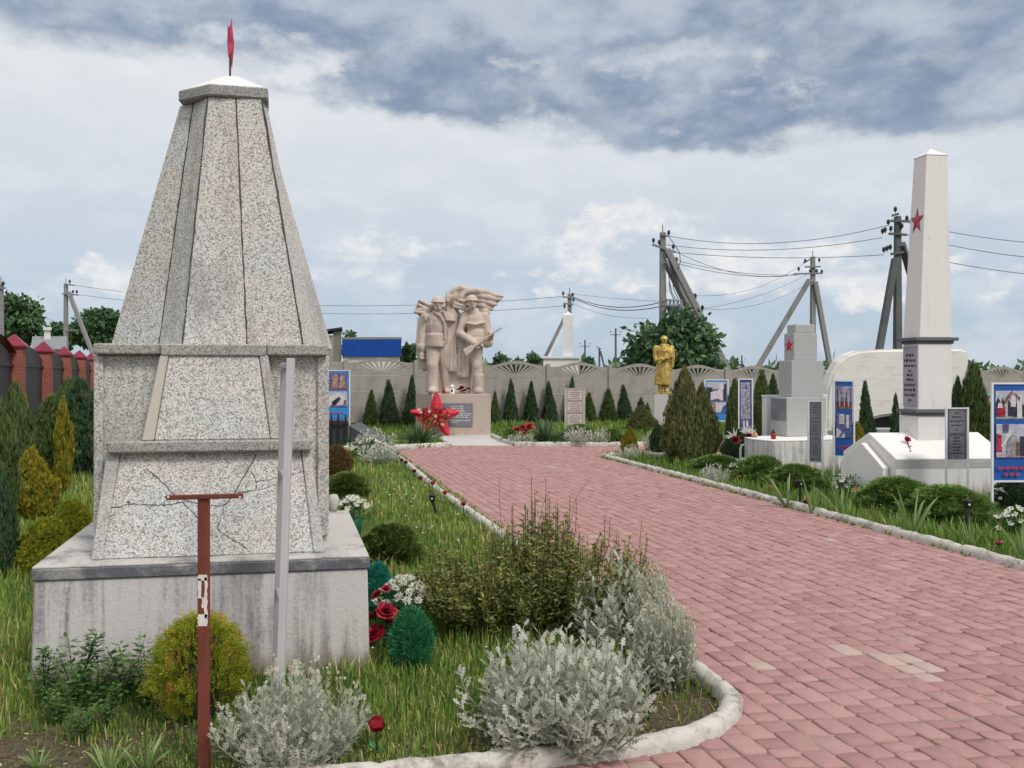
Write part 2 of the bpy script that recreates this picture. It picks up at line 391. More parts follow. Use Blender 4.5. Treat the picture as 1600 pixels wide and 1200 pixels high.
# foliage: stops run dark to light over the per-leaf tint
M['l_thuja'] = leafmat('thuja_green', [(0, (0.052, 0.094, 0.031)), (.5, (0.104, 0.162, 0.052)), (.85, (0.182, 0.229, 0.073)), (1, (0.340, 0.260, 0.092))])
M['l_dark'] = leafmat('thuja_dark', [(0, (0.030, 0.074, 0.036)), (.6, (0.074, 0.129, 0.062)), (1, (0.143, 0.194, 0.077))])
M['l_gold'] = leafmat('thuja_golden', [(0, (0.091, 0.115, 0.017)), (.35, (0.215, 0.223, 0.026)), (.75, (0.445, 0.362, 0.040)), (1, (0.594, 0.428, 0.049))])
M['l_ball'] = leafmat('golden_globe', [(0, (0.107, 0.165, 0.024)), (.35, (0.215, 0.271, 0.028)), (.75, (0.427, 0.437, 0.035)), (.92, (0.582, 0.524, 0.058)), (.93, (0.544, 0.251, 0.068)), (1, (0.660, 0.290, 0.096))])
M['l_olive'] = leafmat('cypress_olive', [(0, (0.069, 0.098, 0.037)), (.5, (0.144, 0.167, 0.060)), (.85, (0.230, 0.224, 0.075)), (1, (0.287, 0.207, 0.086))])
M['l_brown'] = leafmat('dry_brown', [(0, (0.094, 0.066, 0.028)), (.6, (0.187, 0.118, 0.047)), (1, (0.234, 0.156, 0.055))])
M['l_juniper'] = leafmat('juniper', [(0, (0.070, 0.116, 0.032)), (.6, (0.151, 0.213, 0.051)), (1, (0.244, 0.290, 0.065))])
M['l_globe'] = leafmat('green_globe', [(0, (0.085, 0.156, 0.041)), (.6, (0.174, 0.278, 0.070)), (1, (0.312, 0.435, 0.105))])
M['l_silver'] = leafmat('silver_leaf', [(0, (.42, .45, .35)), (.5, (.58, .60, .495)), (.9, (.70, .70, .61)), (1, (.74, .72, .58))], .42)
M['l_spirea'] = leafmat('spirea', [(0, (0.115, 0.146, 0.044)), (.5, (0.227, 0.259, 0.067)), (.8, (0.350, 0.350, 0.092)), (1, (0.457, 0.259, 0.106))], .25)
M['l_weed'] = leafmat('weed_leaf', [(0, (0.052, 0.113, 0.034)), (.6, (0.095, 0.190, 0.052)), (1, (0.172, 0.293, 0.078))], .3)
M['l_grass'] = leafmat('grass_blade', [(0, (0.092, 0.183, 0.038)), (.45, (0.183, 0.301, 0.057)), (.8, (0.324, 0.399, 0.083)), (.93, (0.454, 0.431, 0.152)), (1, (0.712, 0.583, 0.301))], .3)
M['l_grass2'] = leafmat('grass_blade_fresh', [(0, (0.078, 0.179, 0.031)), (.5, (0.156, 0.281, 0.049)), (.9, (0.257, 0.359, 0.078)), (1, (0.421, 0.406, 0.156))], .3)
M['l_iris'] = leafmat('iris_leaf', [(0, (0.127, 0.226, 0.074)), (.6, (0.256, 0.374, 0.127)), (1, (0.450, 0.510, 0.226))], .3)
M['l_yucca'] = leafmat('yucca_leaf', [(0, (0.047, 0.085, 0.044)), (.6, (0.111, 0.169, 0.081)), (1, (0.237, 0.287, 0.135))], .15)
M['l_tree'] = leafmat('tree_leaf', [(0, (0.039, 0.090, 0.039)), (.5, (0.081, 0.160, 0.071)), (1, (0.168, 0.267, 0.110))], .2)
M['l_plastic'] = leafmat('plastic_green', [(0, (.016, .11, .045)), (.6, (.045, .24, .10)), (1, (.11, .38, .19))], .15)
M['l_teal'] = leafmat('plastic_teal', [(0, (0.013, 0.151, 0.104)), (1, (0.034, 0.336, 0.235))], .1)
M['l_petal_w'] = leafmat('white_petal', [(0, (.46, .48, .36)), (.5, (.66, .66, .58)), (1, (.76, .75, .70))], .2)
M['l_petal_r'] = leafmat('red_petal', [(0, (.20, .008, .018)), (.6, (.42, .012, .035)), (1, (.55, .05, .07))], .12)
M['l_petal_d'] = leafmat('dark_red_petal', [(0, (.10, .006, .015)), (1, (.26, .015, .035))], .12)
M['l_petal_o'] = leafmat('faded_orange_petal', [(0, (.30, .10, .06)), (1, (.48, .20, .13))], .12)
M['l_greenf'] = leafmat('stem_green', [(0, (.03, .08, .025)), (1, (.08, .17, .05))], .2)

# ---- ground, path and kerb materials
def ground_mat():
    m, t = mat('ground'); v = objc(t)
    n1 = t.noise(v, .9, 6, .6); n2 = t.noise(v, 14, 5, .7); n3 = t.noise(v, 60, 3, .7)
    g = t.mix(t.sstep(n2, .3, .7), (.045, .06, .018, 1), (.11, .12, .035, 1))
    s = t.mix(t.sstep(n3, .3, .7), (.075, .055, .038, 1), (.20, .155, .105, 1))
    f = t.sstep(t.math('ADD', t.math('MULTIPLY', n1, .7), t.math('MULTIPLY', n2, .3)), .46, .56)
    bsdf(t, t.mix(f, g, s), 1.0, t.math('ADD', n2, n3), .6, .02)
    return m
M['ground'] = ground_mat()
def paver_mat():
    m, t = mat('paver'); v = objc(t)
    a = t.n('ShaderNodeAttribute', _attribute_name='tint').outputs['Fac']
    c = t.ramp(a, [(0, (.29, .15, .143)), (.4, (.355, .195, .185)), (.8, (.40, .232, .22)), (.955, (.42, .26, .245)), (.965, (.41, .29, .26)), (1, (.43, .325, .285))])
    n1 = t.noise(v, 1.1, 5, .6); n2 = t.noise(v, 35, 5, .7)
    c = t.mix(t.math('MULTIPLY', t.sstep(n2, .45, .75), .35), c, (.42, .29, .265, 1))
    c = t.mix(t.math('MULTIPLY', t.sstep(n1, .5, .75), .35), c, (.40, .26, .24, 1))
    c = t.mix(t.math('MULTIPLY', t.sstep(t.noise(v, 9, 6, .7), .58, .75), .25), c, (.20, .10, .095, 1))
    bsdf(t, c, .8, t.math('ADD', n2, t.noise(v, 120, 3)), .3, .004)
    return m
M['paver'] = paver_mat()
def grout_mat():
    m, t = mat('grout'); v = objc(t)
    c = t.mix(t.sstep(t.noise(v, 1.3, 5, .65), .45, .62), (.16, .095, .085, 1), (.36, .29, .25, 1))
    bsdf(t, c, 1., t.noise(v, 150, 3), .4, .004)
    return m
M['grout'] = grout_mat()
M['kerb'] = weathered('whitewashed_kerb', (.53, .50, .455), (.20, .175, .14), streak=(11, 11, 11), amt=(.44, .68), fine=45., bump=.8)
def brick_mat():
    m, t = mat('brick'); v = objc(t)
    s = t.n('ShaderNodeSeparateXYZ', Vector=v)
    u = t.math('ADD', s.outputs[0], s.outputs[1])
    bt = t.n('ShaderNodeTexBrick', Vector=t.n('ShaderNodeCombineXYZ', X=u, Y=s.outputs[2]).outputs[0], Scale=1.0, Color1=(.34, .095, .06, 1), Color2=(.27, .07, .045, 1), Mortar=(.25, .13, .10, 1))
    bt.inputs['Brick Width'].default_value = .25; bt.inputs['Row Height'].default_value = .078; bt.inputs['Mortar Size'].default_value = .010
    bsdf(t, bt.outputs[0], .8, bt.outputs[1], -.3, .004)
    return m
M['brick'] = brick_mat()
# ------------------------------------------------------------ setting: ground, paved path, kerbs, concrete apron
g = MB(); g.add([(-2500, -60, -.03), (2500, -60, -.03), (2500, 3000, -.03), (-2500, 3000, -.03)], [[0, 1, 2, 3]])
tag(g.build('ground', M['ground']), kind='structure')

PATH = [(-2.35, 15.3), (-1.35, 16.3), (0.0, 16.3), (2.1, 16.2), (4.4, 16.72), (9, 17.7), (9, 14.85), (4, 14.28), (1.65, 14.2), (3.97, 5.97), (5.3, 1.25), (-2.6, 1.25), (-2.6, 2.50), (-.6, 2.855), (.386, 3.04), (.78, 3.2), (.99, 3.44), (1.01, 3.58), (.86, 3.97)]
APRON = [(-1.35, 16.3), (0.0, 16.3), (-.45, 18.6), (-.45, 19.4), (-2.3, 19.0), (-2.2, 18.4), (-1.75, 17.6)]
def inside(x, y, poly):
    """vectorised point-in-polygon"""
    x = np.asarray(x); y = np.asarray(y); r = np.zeros(x.shape, bool); n = len(poly)
    for i in range(n):
        x1, y1 = poly[i]; x2, y2 = poly[(i + 1) % n]
        c = ((y1 > y) != (y2 > y)) & (x < (x2 - x1) * (y - y1) / (y2 - y1 + 1e-12) + x1)
        r ^= c
    return r
EX = np.array([.991, .135]); EY = np.array([-.300, .954])     # across / along the path
def build_path():
    V, Fc, MI, T = [], [], [], []
    def ring(hx, hy, c):
        return [(-hx, -hy + c), (-hx + c, -hy), (hx - c, -hy), (hx, -hy + c), (hx, hy - c), (hx - c, hy), (-hx + c, hy), (-hx, hy - c)]
    wrow = .118; rows = int(13 / wrow)
    for i in range(-32, rows):
        u = i * wrow + .21
        v = -1.0 + R.random() * .2
        while v < 19.5:
            l = R.choice([.08, .11, .11, .14, .14, .17]) * R.uniform(.95, 1.05)
            c = EX * u + EY * (v + l / 2)
            x, y = c
            vis = y > 1.9 and abs(x) < .69 * y + .3
            if vis and inside(np.array([x]), np.array([y]), PATH)[0]:
                hx, hy = wrow / 2 - R.uniform(.0005, .004), l / 2 - R.uniform(.0005, .004)
                sk = R.gauss(0, .035); ca, sa = math.cos(sk), math.sin(sk)
                tx, ty = R.gauss(0, .018), R.gauss(0, .018); dz = R.gauss(0, .002)
                b = len(V)
                for (hw, hl, cc, z) in ((hx, hy, .012, -.014), (hx - .001, hy - .001, .012, -.004), (hx - .006, hy - .006, .014, .0)):
                    for a, bb in ring(hw, hl, cc):
                        a2 = a * ca - bb * sa + R.gauss(0, .002); b2 = a * sa + bb * ca + R.gauss(0, .002)
                        p = EX * a2 + EY * b2
                        V.append((x + p[0], y + p[1], z + dz + a * tx + bb * ty))
                V.append((x, y, .0008 + dz))
                for k in range(2):
                    Fc += [[b + 8 * k + j, b + 8 * k + (j + 1) % 8, b + 8 * k + 8 + (j + 1) % 8, b + 8 * k + 8 + j] for j in range(8)]
                Fc += [[b + 16 + j, b + 16 + (j + 1) % 8, b + 24] for j in range(8)]
                tt = min(.95, max(0, R.gauss(.45, .16)))
                if R.random() < .004: tt = R.uniform(.965, 1)
                if math.hypot(x - gr(1430, 1042).x, (y - gr(1430, 1042).y) * .8) < .13: tt = .99
                T += [tt] * 24; MI += [0] * 24
            v += l
    b = len(V)
    V.extend([(x, y, -.0075) for x, y in PATH]); Fc.append(list(range(b, b + len(PATH)))); MI.append(1); T.append(.5)
    me = bpy.data.meshes.new('paved_path'); me.from_pydata(V, [], Fc)
    me.materials.append(M['paver']); me.materials.append(M['grout'])
    me.polygons.foreach_set('material_index', MI)
    me.polygons.foreach_set('use_smooth', [m == 0 for m in MI])
    a = me.attributes.new('tint', 'FLOAT', 'FACE'); a.data.foreach_set('value', T)
    bm = bmesh.new(); bm.from_mesh(me); bmesh.ops.recalc_face_normals(bm, faces=bm.faces); bm.to_mesh(me); bm.free()
    if me.polygons[-1].normal.z < 0: me.polygons[-1].flip()
    o = bpy.data.objects.new('paved_path', me); COL.objects.link(o); tag(o, kind='structure')
build_path()
ap = MB(); ap.prism([(x, y, -.06) for x, y in APRON[::-1]], [(x, y, .008) for x, y in APRON[::-1]])
tag(ap.build('concrete_apron', M['apron']), kind='structure')

so_b = MB()
SOIL = [(-2.6, 2.52), (-1.2, 2.755), (-.571, 2.855), (-.146, 2.93), (.386, 3.03), (.72, 3.15), (.9, 3.28), (1.02, 3.5), (.98, 3.72), (.80, 4.15), (.62, 4.0), (.52, 3.55), (.2, 3.35), (-.4, 3.25), (-.75, 3.05), (-1.3, 3.3), (-1.7, 3.42), (-2.2, 3.2), (-2.6, 3.25)]
so_b.add([(x, y, -.024 + .004 * mnoise.noise(Vector((x * 5, y * 5, 0)))) for x, y in SOIL], [list(range(len(SOIL)))])
tag(so_b.build('soil', M['soil']), kind='structure')

def kerb(name, pts, w=.062, h=.075, step=.03, rough=.006, seam=.9, squash=0):
    """rough whitewashed rounded kerb swept along a ground polyline, with seams between the cast pieces"""
    P = [Vector((x, y, 0)) for x, y in pts]
    for _ in range(2):
        Q = [P[0]]
        for a, b in zip(P[:-1], P[1:]): Q += [a * .75 + b * .25, a * .25 + b * .75]
        P = Q + [P[-1]]
    L = [0]
    for a, b in zip(P[:-1], P[1:]): L.append(L[-1] + (b - a).length)
    n = int(L[-1] / step); path = []; j = 0
    for i in range(n + 1):
        s = L[-1] * i / n
        while j < len(P) - 2 and L[j + 1] < s: j += 1
        f = (s - L[j]) / max(1e-9, L[j + 1] - L[j]); path.append(P[j].lerp(P[j + 1], f))
    vs, fs = [], []; K = 11; nxt = seam * R.uniform(.6, 1.2); acc = 0; k_seam = 1
    for i, p in enumerate(path):
        d = (path[min(i + 1, n)] - path[max(i - 1, 0)]).normalized(); x = Vector((d.y, -d.x, 0))
        acc += step; pinch = 1.0
        if acc > nxt: pinch = .84; acc = 0; nxt = seam * R.uniform(.7, 1.25)
        for k in range(K):
            a = math.pi * k / (K - 1)
            q = p + x * (-math.cos(a)) * w * pinch + Vector((0, 0, h * (math.sin(a) ** .8) * pinch))
            nz = mnoise.noise(q * 9) * rough * 1.6 + mnoise.noise(q * 38) * rough
            q += x * (-math.cos(a)) * nz + Vector((0, 0, math.sin(a) * nz))
            vs.append(q + Vector((0, 0, -.02 if k in (0, K - 1) else 0)))
    for i in range(n):
        fs += [[i * K + k, i * K + k + 1, (i + 1) * K + k + 1, (i + 1) * K + k] for k in range(K - 1)]
    m = MB(); m.add(vs, fs, 0, True); m.add(vs[:K], [list(range(K))]); m.add(vs[-K:], [list(range(K))])
    return tag(m.build(name, M['kerb']), kind='structure')
kerb('left_bed_kerb', [(-2.42, 15.2), (-1.7, 12.7), (-.87, 9.6), (-.41, 8.2), (.25, 6.0), (.80, 4.15), (.98, 3.72), (1.02, 3.5), (.9, 3.28), (.72, 3.15), (.386, 3.03), (-.146, 2.93), (-.571, 2.855), (-1.2, 2.755), (-2.6, 2.52)], .047, .058, seam=.5)
kerb('right_bed_kerb', [(6.5, 14.6), (4.0, 14.28), (1.75, 14.18), (1.66, 14.05), (1.95, 13.1), (3.0, 9.4), (3.97, 5.97), (4.7, 3.4)], .054, .068, .035, .007, 2.4)
kerb('far_left_bed_kerb', [(-3.6, 15.35), (-2.4, 15.65), (-1.55, 16.12), (-1.3, 16.3), (-1.42, 16.7), (-1.75, 17.6), (-2.15, 18.6)], .06, .085, .05)
kerb('far_right_bed_kerb', [(-.48, 18.6), (-.25, 17.4), (0.0, 16.45), (.12, 16.3), (1.0, 16.22), (2.1, 16.2), (4.4, 16.75), (9, 17.75)], .06, .09, .05)

# ---- lawn: real blades, thinner and shorter the nearer they are
def patch(x, y):
    return np.sin(x * 1.9 + 1.1) * np.cos(y * 1.6 + .4) + .6 * np.sin(x * 4.3 + y * 3.1) + .45 * np.sin(y * 7.7 - x * 5.2) + .3 * np.sin(x * 13. + 2) * np.sin(y * 11.)
def blades(name, n_try, d0, d1, keep, mat_, h0, h1, lod=1.0, soil=None, flat=.5):
    d = d0 * (d1 / d0) ** RN.random(n_try)            # log-uniform in distance: even density on screen
    x = (RN.random(n_try) * 2 - 1) * (.69 * d + .35)
    k = keep(x, d) & ~inside(x, d, PATH) & ~inside(x, d, APRON)
    x, d = x[k], d[k]
    pt = patch(x, d)
    if soil is not None:
        s = soil(x, d); k = RN.random(len(x)) > s; x, d, pt = x[k], d[k], pt[k]
    n = len(x)
    h = (h0 + (h1 - h0) * RN.random(n) ** 1.6) * (1 + .25 * np.clip(pt, -1, 1))
    if soil is not None: h = h * (.45 + .55 * np.clip((d - 3.0) / 1.0, 0, 1))
    wd = (.0026 + .0011 * d * lod) * RN.uniform(.7, 1.4, n)
    a = RN.random(n) * 6.283; lean = RN.random(n) * flat
    B = np.stack([x, d, np.full(n, -.03)], 1)
    side = np.stack([np.cos(a), np.sin(a), np.zeros(n)], 1)
    fw = np.stack([-np.sin(a), np.cos(a), np.zeros(n)], 1)
    up = np.array([0, 0, 1.])
    m = B + (up * .58 + fw * (lean * .28)[:, None]) * h[:, None]
    t = B + (up * (1 - .35 * lean)[:, None] + fw * (lean * .95)[:, None]) * h[:, None]
    w1, w2 = wd[:, None] * side * .5, wd[:, None] * side * .42
    q1 = np.stack([B - w1, B + w1, m + w2, m - w2], 1); q2 = np.stack([m - w2, m + w2, t + w2 * .12, t - w2 * .12], 1)
    ti = np.clip(RN.random(n) * .8 + .12 * pt + RN.random(n) ** 6 * .5, 0, 1)
    V = np.concatenate([q1, q2]); T = np.concatenate([ti, np.clip(ti + .05, 0, 1)])
    return tag(quads(name, V, T, M[mat_]), kind='stuff')
def lineX(p, q, y):       # X of the line p-q at depth y
    return p[0] + (q[0] - p[0]) * (y - p[1]) / (q[1] - p[1])
left_side = lambda x, d: (x < lineX((-2.35, 15), (.86, 3.97), d)) & (d < 16) & (x > -9)
right_side = lambda x, d: (x > lineX((1.65, 14.2), (3.97, 5.97), d)) & (d < 15)
def soil_left(x, d):
    s = np.clip(.62 + .5 * patch(x * 1.3 + 3, d * 1.3), 0, 1) * np.clip((3.75 - d) / .6, 0, 1)
    s = np.maximum(s, np.clip((x - .35) / .2, 0, 1) * np.clip((4.0 - d) / .4, 0, 1) * .93)      # bare corner by the kerb
    return np.clip(s * .97 + .0, 0, .97)
blades('lawn_grass', 210000, 2.6, 16, left_side, 'l_grass', .04, .135, soil=soil_left)
blades('right_bed_grass', 95000, 5.2, 16, right_side, 'l_grass2', .07, .19)
blades('far_lawn_grass', 90000, 13.5, 30, lambda x, d: ((d > 15.8) | (x < -4.5)), 'l_grass2', .10, .22, lod=1.2)
# low clover and leaf litter among the blades of the near bed
def litter():
    n = 7500
    d = 2.6 + RN.random(n) * 1.7; x = (RN.random(n) * 2 - 1) * (.69 * d)
    k = left_side(x, d) & ~inside(x, d, PATH); x, d = x[k], d[k]; n = len(x)
    P = np.stack([x, d, -.025 + RN.random(n) * .018], 1)
    D = unit(np.stack([RN.normal(size=n), RN.normal(size=n), RN.normal(size=n) * .35], 1))
    Sd = unit(np.cross(D, np.array([[0, 0, 1.]]) + RN.normal(size=(n, 3)) * .3))
    t = np.where(RN.random(n) < .5, .88 + RN.random(n) * .12, RN.random(n) * .6)
    tag(quads('ground_cover', diamonds(P, D, Sd, RN.uniform(.008, .026, n), RN.uniform(.003, .011, n)), t, M['l_grass']), kind='stuff')
litter()
# tiny daisies scattered in the lawn
def daisies():
    pts = []
    for cx, cy, sp, n in ((620, 765, 30, 18), (650, 800, 45, 12), (670, 830, 40, 8), (560, 745, 25, 7), (1500, 805, 60, 9), (60, 690, 60, 18), (110, 700, 30, 10), (690, 985, 70, 7), (1100, 745, 60, 5)):
        for _ in range(n): pts.append(gr(R.gauss(cx, sp), R.gauss(cy, sp * .35), .10))
    pts = [p for p in pts if p.y < 16 and not inside(np.array([p.x]), np.array([p.y]), PATH)[0]]
    n = len(pts); P = np.array([tuple(p) for p in pts]) + np.stack([np.zeros(n), np.zeros(n), RN.uniform(-.03, .04, n)], 1)
    r = .006 + .0006 * P[:, 1]
    D = unit(RN.normal(size=(n, 3)) * .3 + np.array([0, -.5, 0])); Sd = unit(np.cross(D, np.array([[0, -.4, 1.]])))
    V = diamonds(P - D * r[:, None], D, Sd, 2 * r, 2 * r, .5)
    tag(quads('lawn_daisies', V, RN.random(n), M['l_petal_w']), kind='stuff')
daisies()

# wisps of grass rooted in the paving joints beside the kerbs
def joint_weeds():
    pts = []
    for (p, q, s) in (((1.65, 14.2), (3.97, 5.97), -.075), ((-2.35, 15.0), (.86, 3.97), .075)):
        for _ in range(170):
            t = R.random(); pts.append((p[0] + (q[0] - p[0]) * t + s + R.gauss(0, .012), p[1] + (q[1] - p[1]) * t))
    V, T = [], []
    for x, y in pts:
        for _ in range(R.randint(2, 6)):
            a = R.uniform(0, 6.28); h = R.uniform(.015, .05); w_ = .002 + .0007 * y; c, s_ = math.cos(a) * w_, math.sin(a) * w_
            dx, dy = R.gauss(0, .02), R.gauss(0, .02)
            V.append([(x - c, y - s_, -.004), (x + c, y + s_, -.004), (x + c * .2 + dx, y + dy, h), (x - c * .2 + dx, y + dy, h)]); T.append(R.random() * .9)
    tag(quads('joint_weeds', np.array(V), np.array(T), M['l_grass']), kind='stuff')
joint_weeds()
# ------------------------------------------------------------ the big grey terrazzo obelisk
FL, FR, BR = Vector((-2.325, 3.714, 0)), Vector((-.73, 3.96, 0)), Vector((-1.12, 5.29, 0))
ux = (FR - FL); LU = ux.length; ux.normalize(); uy = (BR - FR); LV = uy.length; uy.normalize()
def L(u, v, z):                       # plan position in metres from the plinth's front-left corner
    p = FL + ux * u + uy * v; return Vector((p.x, p.y, z))
def Lpx(px, v, z):                    # the point of the line v = const that sits at a photo column
    k = (px - 800) / F; b = FL + uy * v
    u = (k * b.y - b.x) / (ux.x - k * ux.y); return L(u, v, z)
mon = thing('obelisk', 'large grey speckled stone-chip obelisk with cracked front panel on a stained white plinth', 'obelisk', L(LU / 2, LV / 2, 0))
b = MB(); i = .012
b.prism([L(-.005, -.005, -.1), L(LU + .0, -.005, -.1), L(LU, LV, -.1), L(0, LV, -.1)], [L(i, i, .50), L(LU - i, i, .50), L(LU - i, LV - i, .50), L(i, LV - i, .50)])
b.build('plinth', M['plinth'], mon, .008)
b = MB(); b.prism([L(0, 0, .502), L(LU, 0, .502), L(LU, LV, .502), L(0, LV, .502)], [L(0, 0, .560), L(LU, 0, .560), L(LU, LV, .560), L(0, LV, .560)])
b.build('slab_edge', M['slab_edge'], mon, .006)
b = MB(); b.prism([L(.004, .004, .5605), L(LU - .004, .004, .5605), L(LU - .004, LV - .004, .5605), L(.004, LV - .004, .5605)], [L(.006, .006, .572), L(LU - .006, .006, .572), L(LU - .006, LV - .006, .572), L(.006, LV - .006, .572)])
b.build('slab', M['slab_top'], mon, .003)
# main block with corner strips
BF = .375; BB = 1.15; Z0, Z1 = .573, 1.607
xl, xr = Lpx(145, BF, 0), Lpx(515, BF, 0)
uL, uR = (xl - FL).dot(ux) , 0
def u_of(px, v):
    k = (px - 800) / F; bb = FL + uy * v
    return (k * bb.y - bb.x) / (ux.x - k * ux.y)
uL, uR = u_of(146, BF), u_of(514, BF)
b = MB(); b.prism([L(uL + .01, BF + .022, Z0), L(uR - .01, BF + .022, Z0), L(uR - .01, BB, Z0), L(uL + .01, BB, Z0)], [L(uL + .01, BF + .022, Z1), L(uR - .01, BF + .022, Z1), L(uR - .01, BB, Z1), L(uL + .01, BB, Z1)])
b.build('body', M['terrazzo'], mon, .004)
for ua, ub in ((uL, u_of(161, BF)), (u_of(496, BF), uR)):
    b = MB(); b.prism([L(ua, BF, Z0 + .03), L(ub, BF, Z0 + .03), L(ub, BF + .12, Z0 + .03), L(ua, BF + .12, Z0 + .03)], [L(ua, BF, Z1), L(ub, BF, Z1), L(ub, BF + .12, Z1), L(ua, BF + .12, Z1)])
    b.build('corner_strip', M['terrazzo'], mon, .006)
# lower leaning panel with edge bars
VB, VT, ZT = .11, .30, 1.09
def front(px0, px1, z):               # lean: v grows with height
    t = (z - Z0) / (ZT - Z0); v = VB + (VT - VB) * t
    return L(u_of(px0 + (px1 - px0) * t, v), v, z)
def slab_panel(name, m, pxbl, pxtl, pxbr, pxtr, z0, z1, vb, vt, th, off=0.0, mats=None, parent=mon):
    f = lambda px, v, z: L(u_of(px, v + off), v + off, z)
    bot = [f(pxbl, vb, z0), f(pxbr, vb, z0)]; top = [f(pxtl, vt, z1), f(pxtr, vt, z1)]
    back = lambda p: p + uy * th
    mb = MB(); mb.prism([bot[0], bot[1], back(bot[1]), back(bot[0])], [top[0], top[1], back(top[1]), back(top[0])])
    return mb.build(name, m, parent, .005)
slab_panel('lower_panel', M['terrazzo'], 159, 188, 491, 470, Z0, ZT, VB, VT, .16)
slab_panel('edge_bar', M['terrazzo_bar'], 142, 166, 160, 187.3, Z0, ZT, VB - .012, VT - .012, .2)
slab_panel('edge_bar', M['terrazzo_bar'], 490, 471, 507, 486, Z0, ZT, VB - .012, VT - .012, .2)
# ledge
vl = .235
b = MB(); b.prism([L(u_of(166, vl), vl, 1.092), L(u_of(488, vl), vl, 1.092), L(u_of(488, vl), BF + .02, 1.092), L(u_of(166, vl), BF + .02, 1.092)], [L(u_of(165, vl), vl, 1.155), L(u_of(488, vl), vl, 1.155), L(u_of(488, vl), BF + .02, 1.155), L(u_of(165, vl), BF + .02, 1.155)])
b.build('ledge', M['terrazzo_fine'], mon, .01)
slab_panel('upper_panel', M['terrazzo'], 241, 264, 422, 404, 1.156, 1.607, .262, .335, .12)
slab_panel('edge_bar', M['cream'], 221, 250, 240, 263, 1.156, 1.607, .254, .327, .13)
slab_panel('edge_bar', M['terrazzo_bar'], 423, 405, 437, 419, 1.156, 1.607, .254, .327, .13)
# cornice in three pieces
vc = BF - .055
for (a, c, dv, dz) in ((145, 249.5, .012, .004), (250.5, 416, 0, -.004), (417, 512, .006, 0)):
    b = MB(); b.prism([L(u_of(a, vc + dv), vc + dv, 1.606 + dz), L(u_of(c, vc + dv), vc + dv, 1.606 + dz), L(u_of(c, vc + dv), BF + .3, 1.606 + dz), L(u_of(a, vc + dv), BF + .3, 1.606 + dz)],
                      [L(u_of(a, vc + dv), vc + dv, 1.668), L(u_of(c, vc + dv), vc + dv, 1.668), L(u_of(c, vc + dv), BF + .3, 1.668), L(u_of(a, vc + dv), BF + .3, 1.668)])
    b.build('cornice', M['terrazzo_fine'], mon, .008)
b = MB(); b.prism([L(uL, BF + .301, 1.606), L(uR, BF + .301, 1.606), L(uR, BB + .03, 1.606), L(uL, BB + .03, 1.606)], [L(uL, BF + .301, 1.666), L(uR, BF + .301, 1.666), L(uR, BB + .03, 1.666), L(uL, BB + .03, 1.666)])
b.build('cornice', M['terrazzo_fine'], mon, .008)
# tapering shaft: projecting front, chamfered sides
def lo(px, d, z): return Vector(((px - 800) / F * d, d, z))
ZB, ZC = 1.6685, 3.10
bot = [lo(172, 4.60, ZB), lo(248, 4.50, ZB), lo(285, 4.28, ZB), lo(474, 4.38, ZB), lo(496, 4.72, ZB), lo(520, 5.15, ZB), lo(300, 5.15, ZB)]
top = [lo(281, 4.57, ZC), lo(302, 4.53, ZC), lo(325, 4.42, ZC), lo(409, 4.46, ZC), lo(418, 4.60, ZC), lo(415, 4.80, ZC), lo(310, 4.82, ZC)]
b = MB(); b.prism(bot, top); b.build('shaft', M['terrazzo'], mon, .004)
j = MB()                                # mortar joints down the shaft
for p, q, w_ in ((bot[1], top[1], .012), (bot[2], top[2], .010), (bot[2].lerp(bot[3], .53), top[2].lerp(top[3], .52), .011), (bot[3], top[3], .014)):
    pts = []
    for kk in range(25):
        s = p.lerp(q, kk / 24); s += Vector((R.uniform(-.002, .002), -.0005, 0)); pts.append(s)
    j.tube(pts, [w_ * R.uniform(.25, .55) for _ in pts], 6, 0)
j.build('mortar_joints', M['joint'], mon)
# cap: chamfered slab with a low pyramid
zc = [3.10, 3.166]
cap = [lo(278.5, 4.50, 0), lo(326, 4.395, 0), lo(419, 4.46, 0), lo(420, 4.66, 0), lo(416, 4.84, 0), lo(306, 4.86, 0)]
b = MB(); b.prism([Vector((p.x, p.y, zc[0])) for p in cap], [Vector((p.x, p.y, zc[1])) for p in cap]); b.build('cap', M['terrazzo_fine'], mon, .008)
cc = sum(cap, Vector((0, 0, 0))) / len(cap)
b = MB(); b.prism([Vector((p.x, p.y, zc[1] + .0005)).lerp(Vector((cc.x, cc.y, zc[1] + .0005)), .04) for p in cap], [Vector((p.x, p.y, zc[1] + .115)).lerp(Vector((cc.x, cc.y, zc[1] + .115)), .80) for p in cap])
b.build('cap_top', M['white'], mon, .006)
# star finial seen edge-on, on a rod
def star_poly(r, r2=.40, rot=math.pi / 2, n=5):
    return [((r if k % 2 == 0 else r * r2) * math.cos(rot + k * math.pi / n), (r if k % 2 == 0 else r * r2) * math.sin(rot + k * math.pi / n)) for k in range(2 * n)]
def star_mesh(mb, o, u, v, r, t, mi=0, r2=.40, rot=math.pi / 2, su=1.0):
    """faceted five-pointed star"""
    o, u, v = Vector(o), Vector(u).normalized(), Vector(v).normalized(); n = u.cross(v)
    ring = [o + u * a * su + v * c for a, c in star_poly(r, r2, rot)]
    mb.add(ring + [o + n * t, o - n * t], [[k, (k + 1) % 10, 10] for k in range(10)] + [[(k + 1) % 10, k, 11] for k in range(10)], mi)
rod = at(359.5, 120, 4.62)
b = MB(); b.tube([rod + Vector((0, 0, -.08)), rod + Vector((0, 0, .30))], .006, 8); b.build('rod', M['black'], mon)
b = MB(); vd = Vector((rod.x, rod.y, 0)).normalized(); side = Vector((vd.y, -vd.x, 0))
star_mesh(b, at(360.5, 68, 4.62), (vd * .985 + side * .12), Vector((.03, 0, 1)), .155, .020); b.build('star', M['pink_star'], mon)
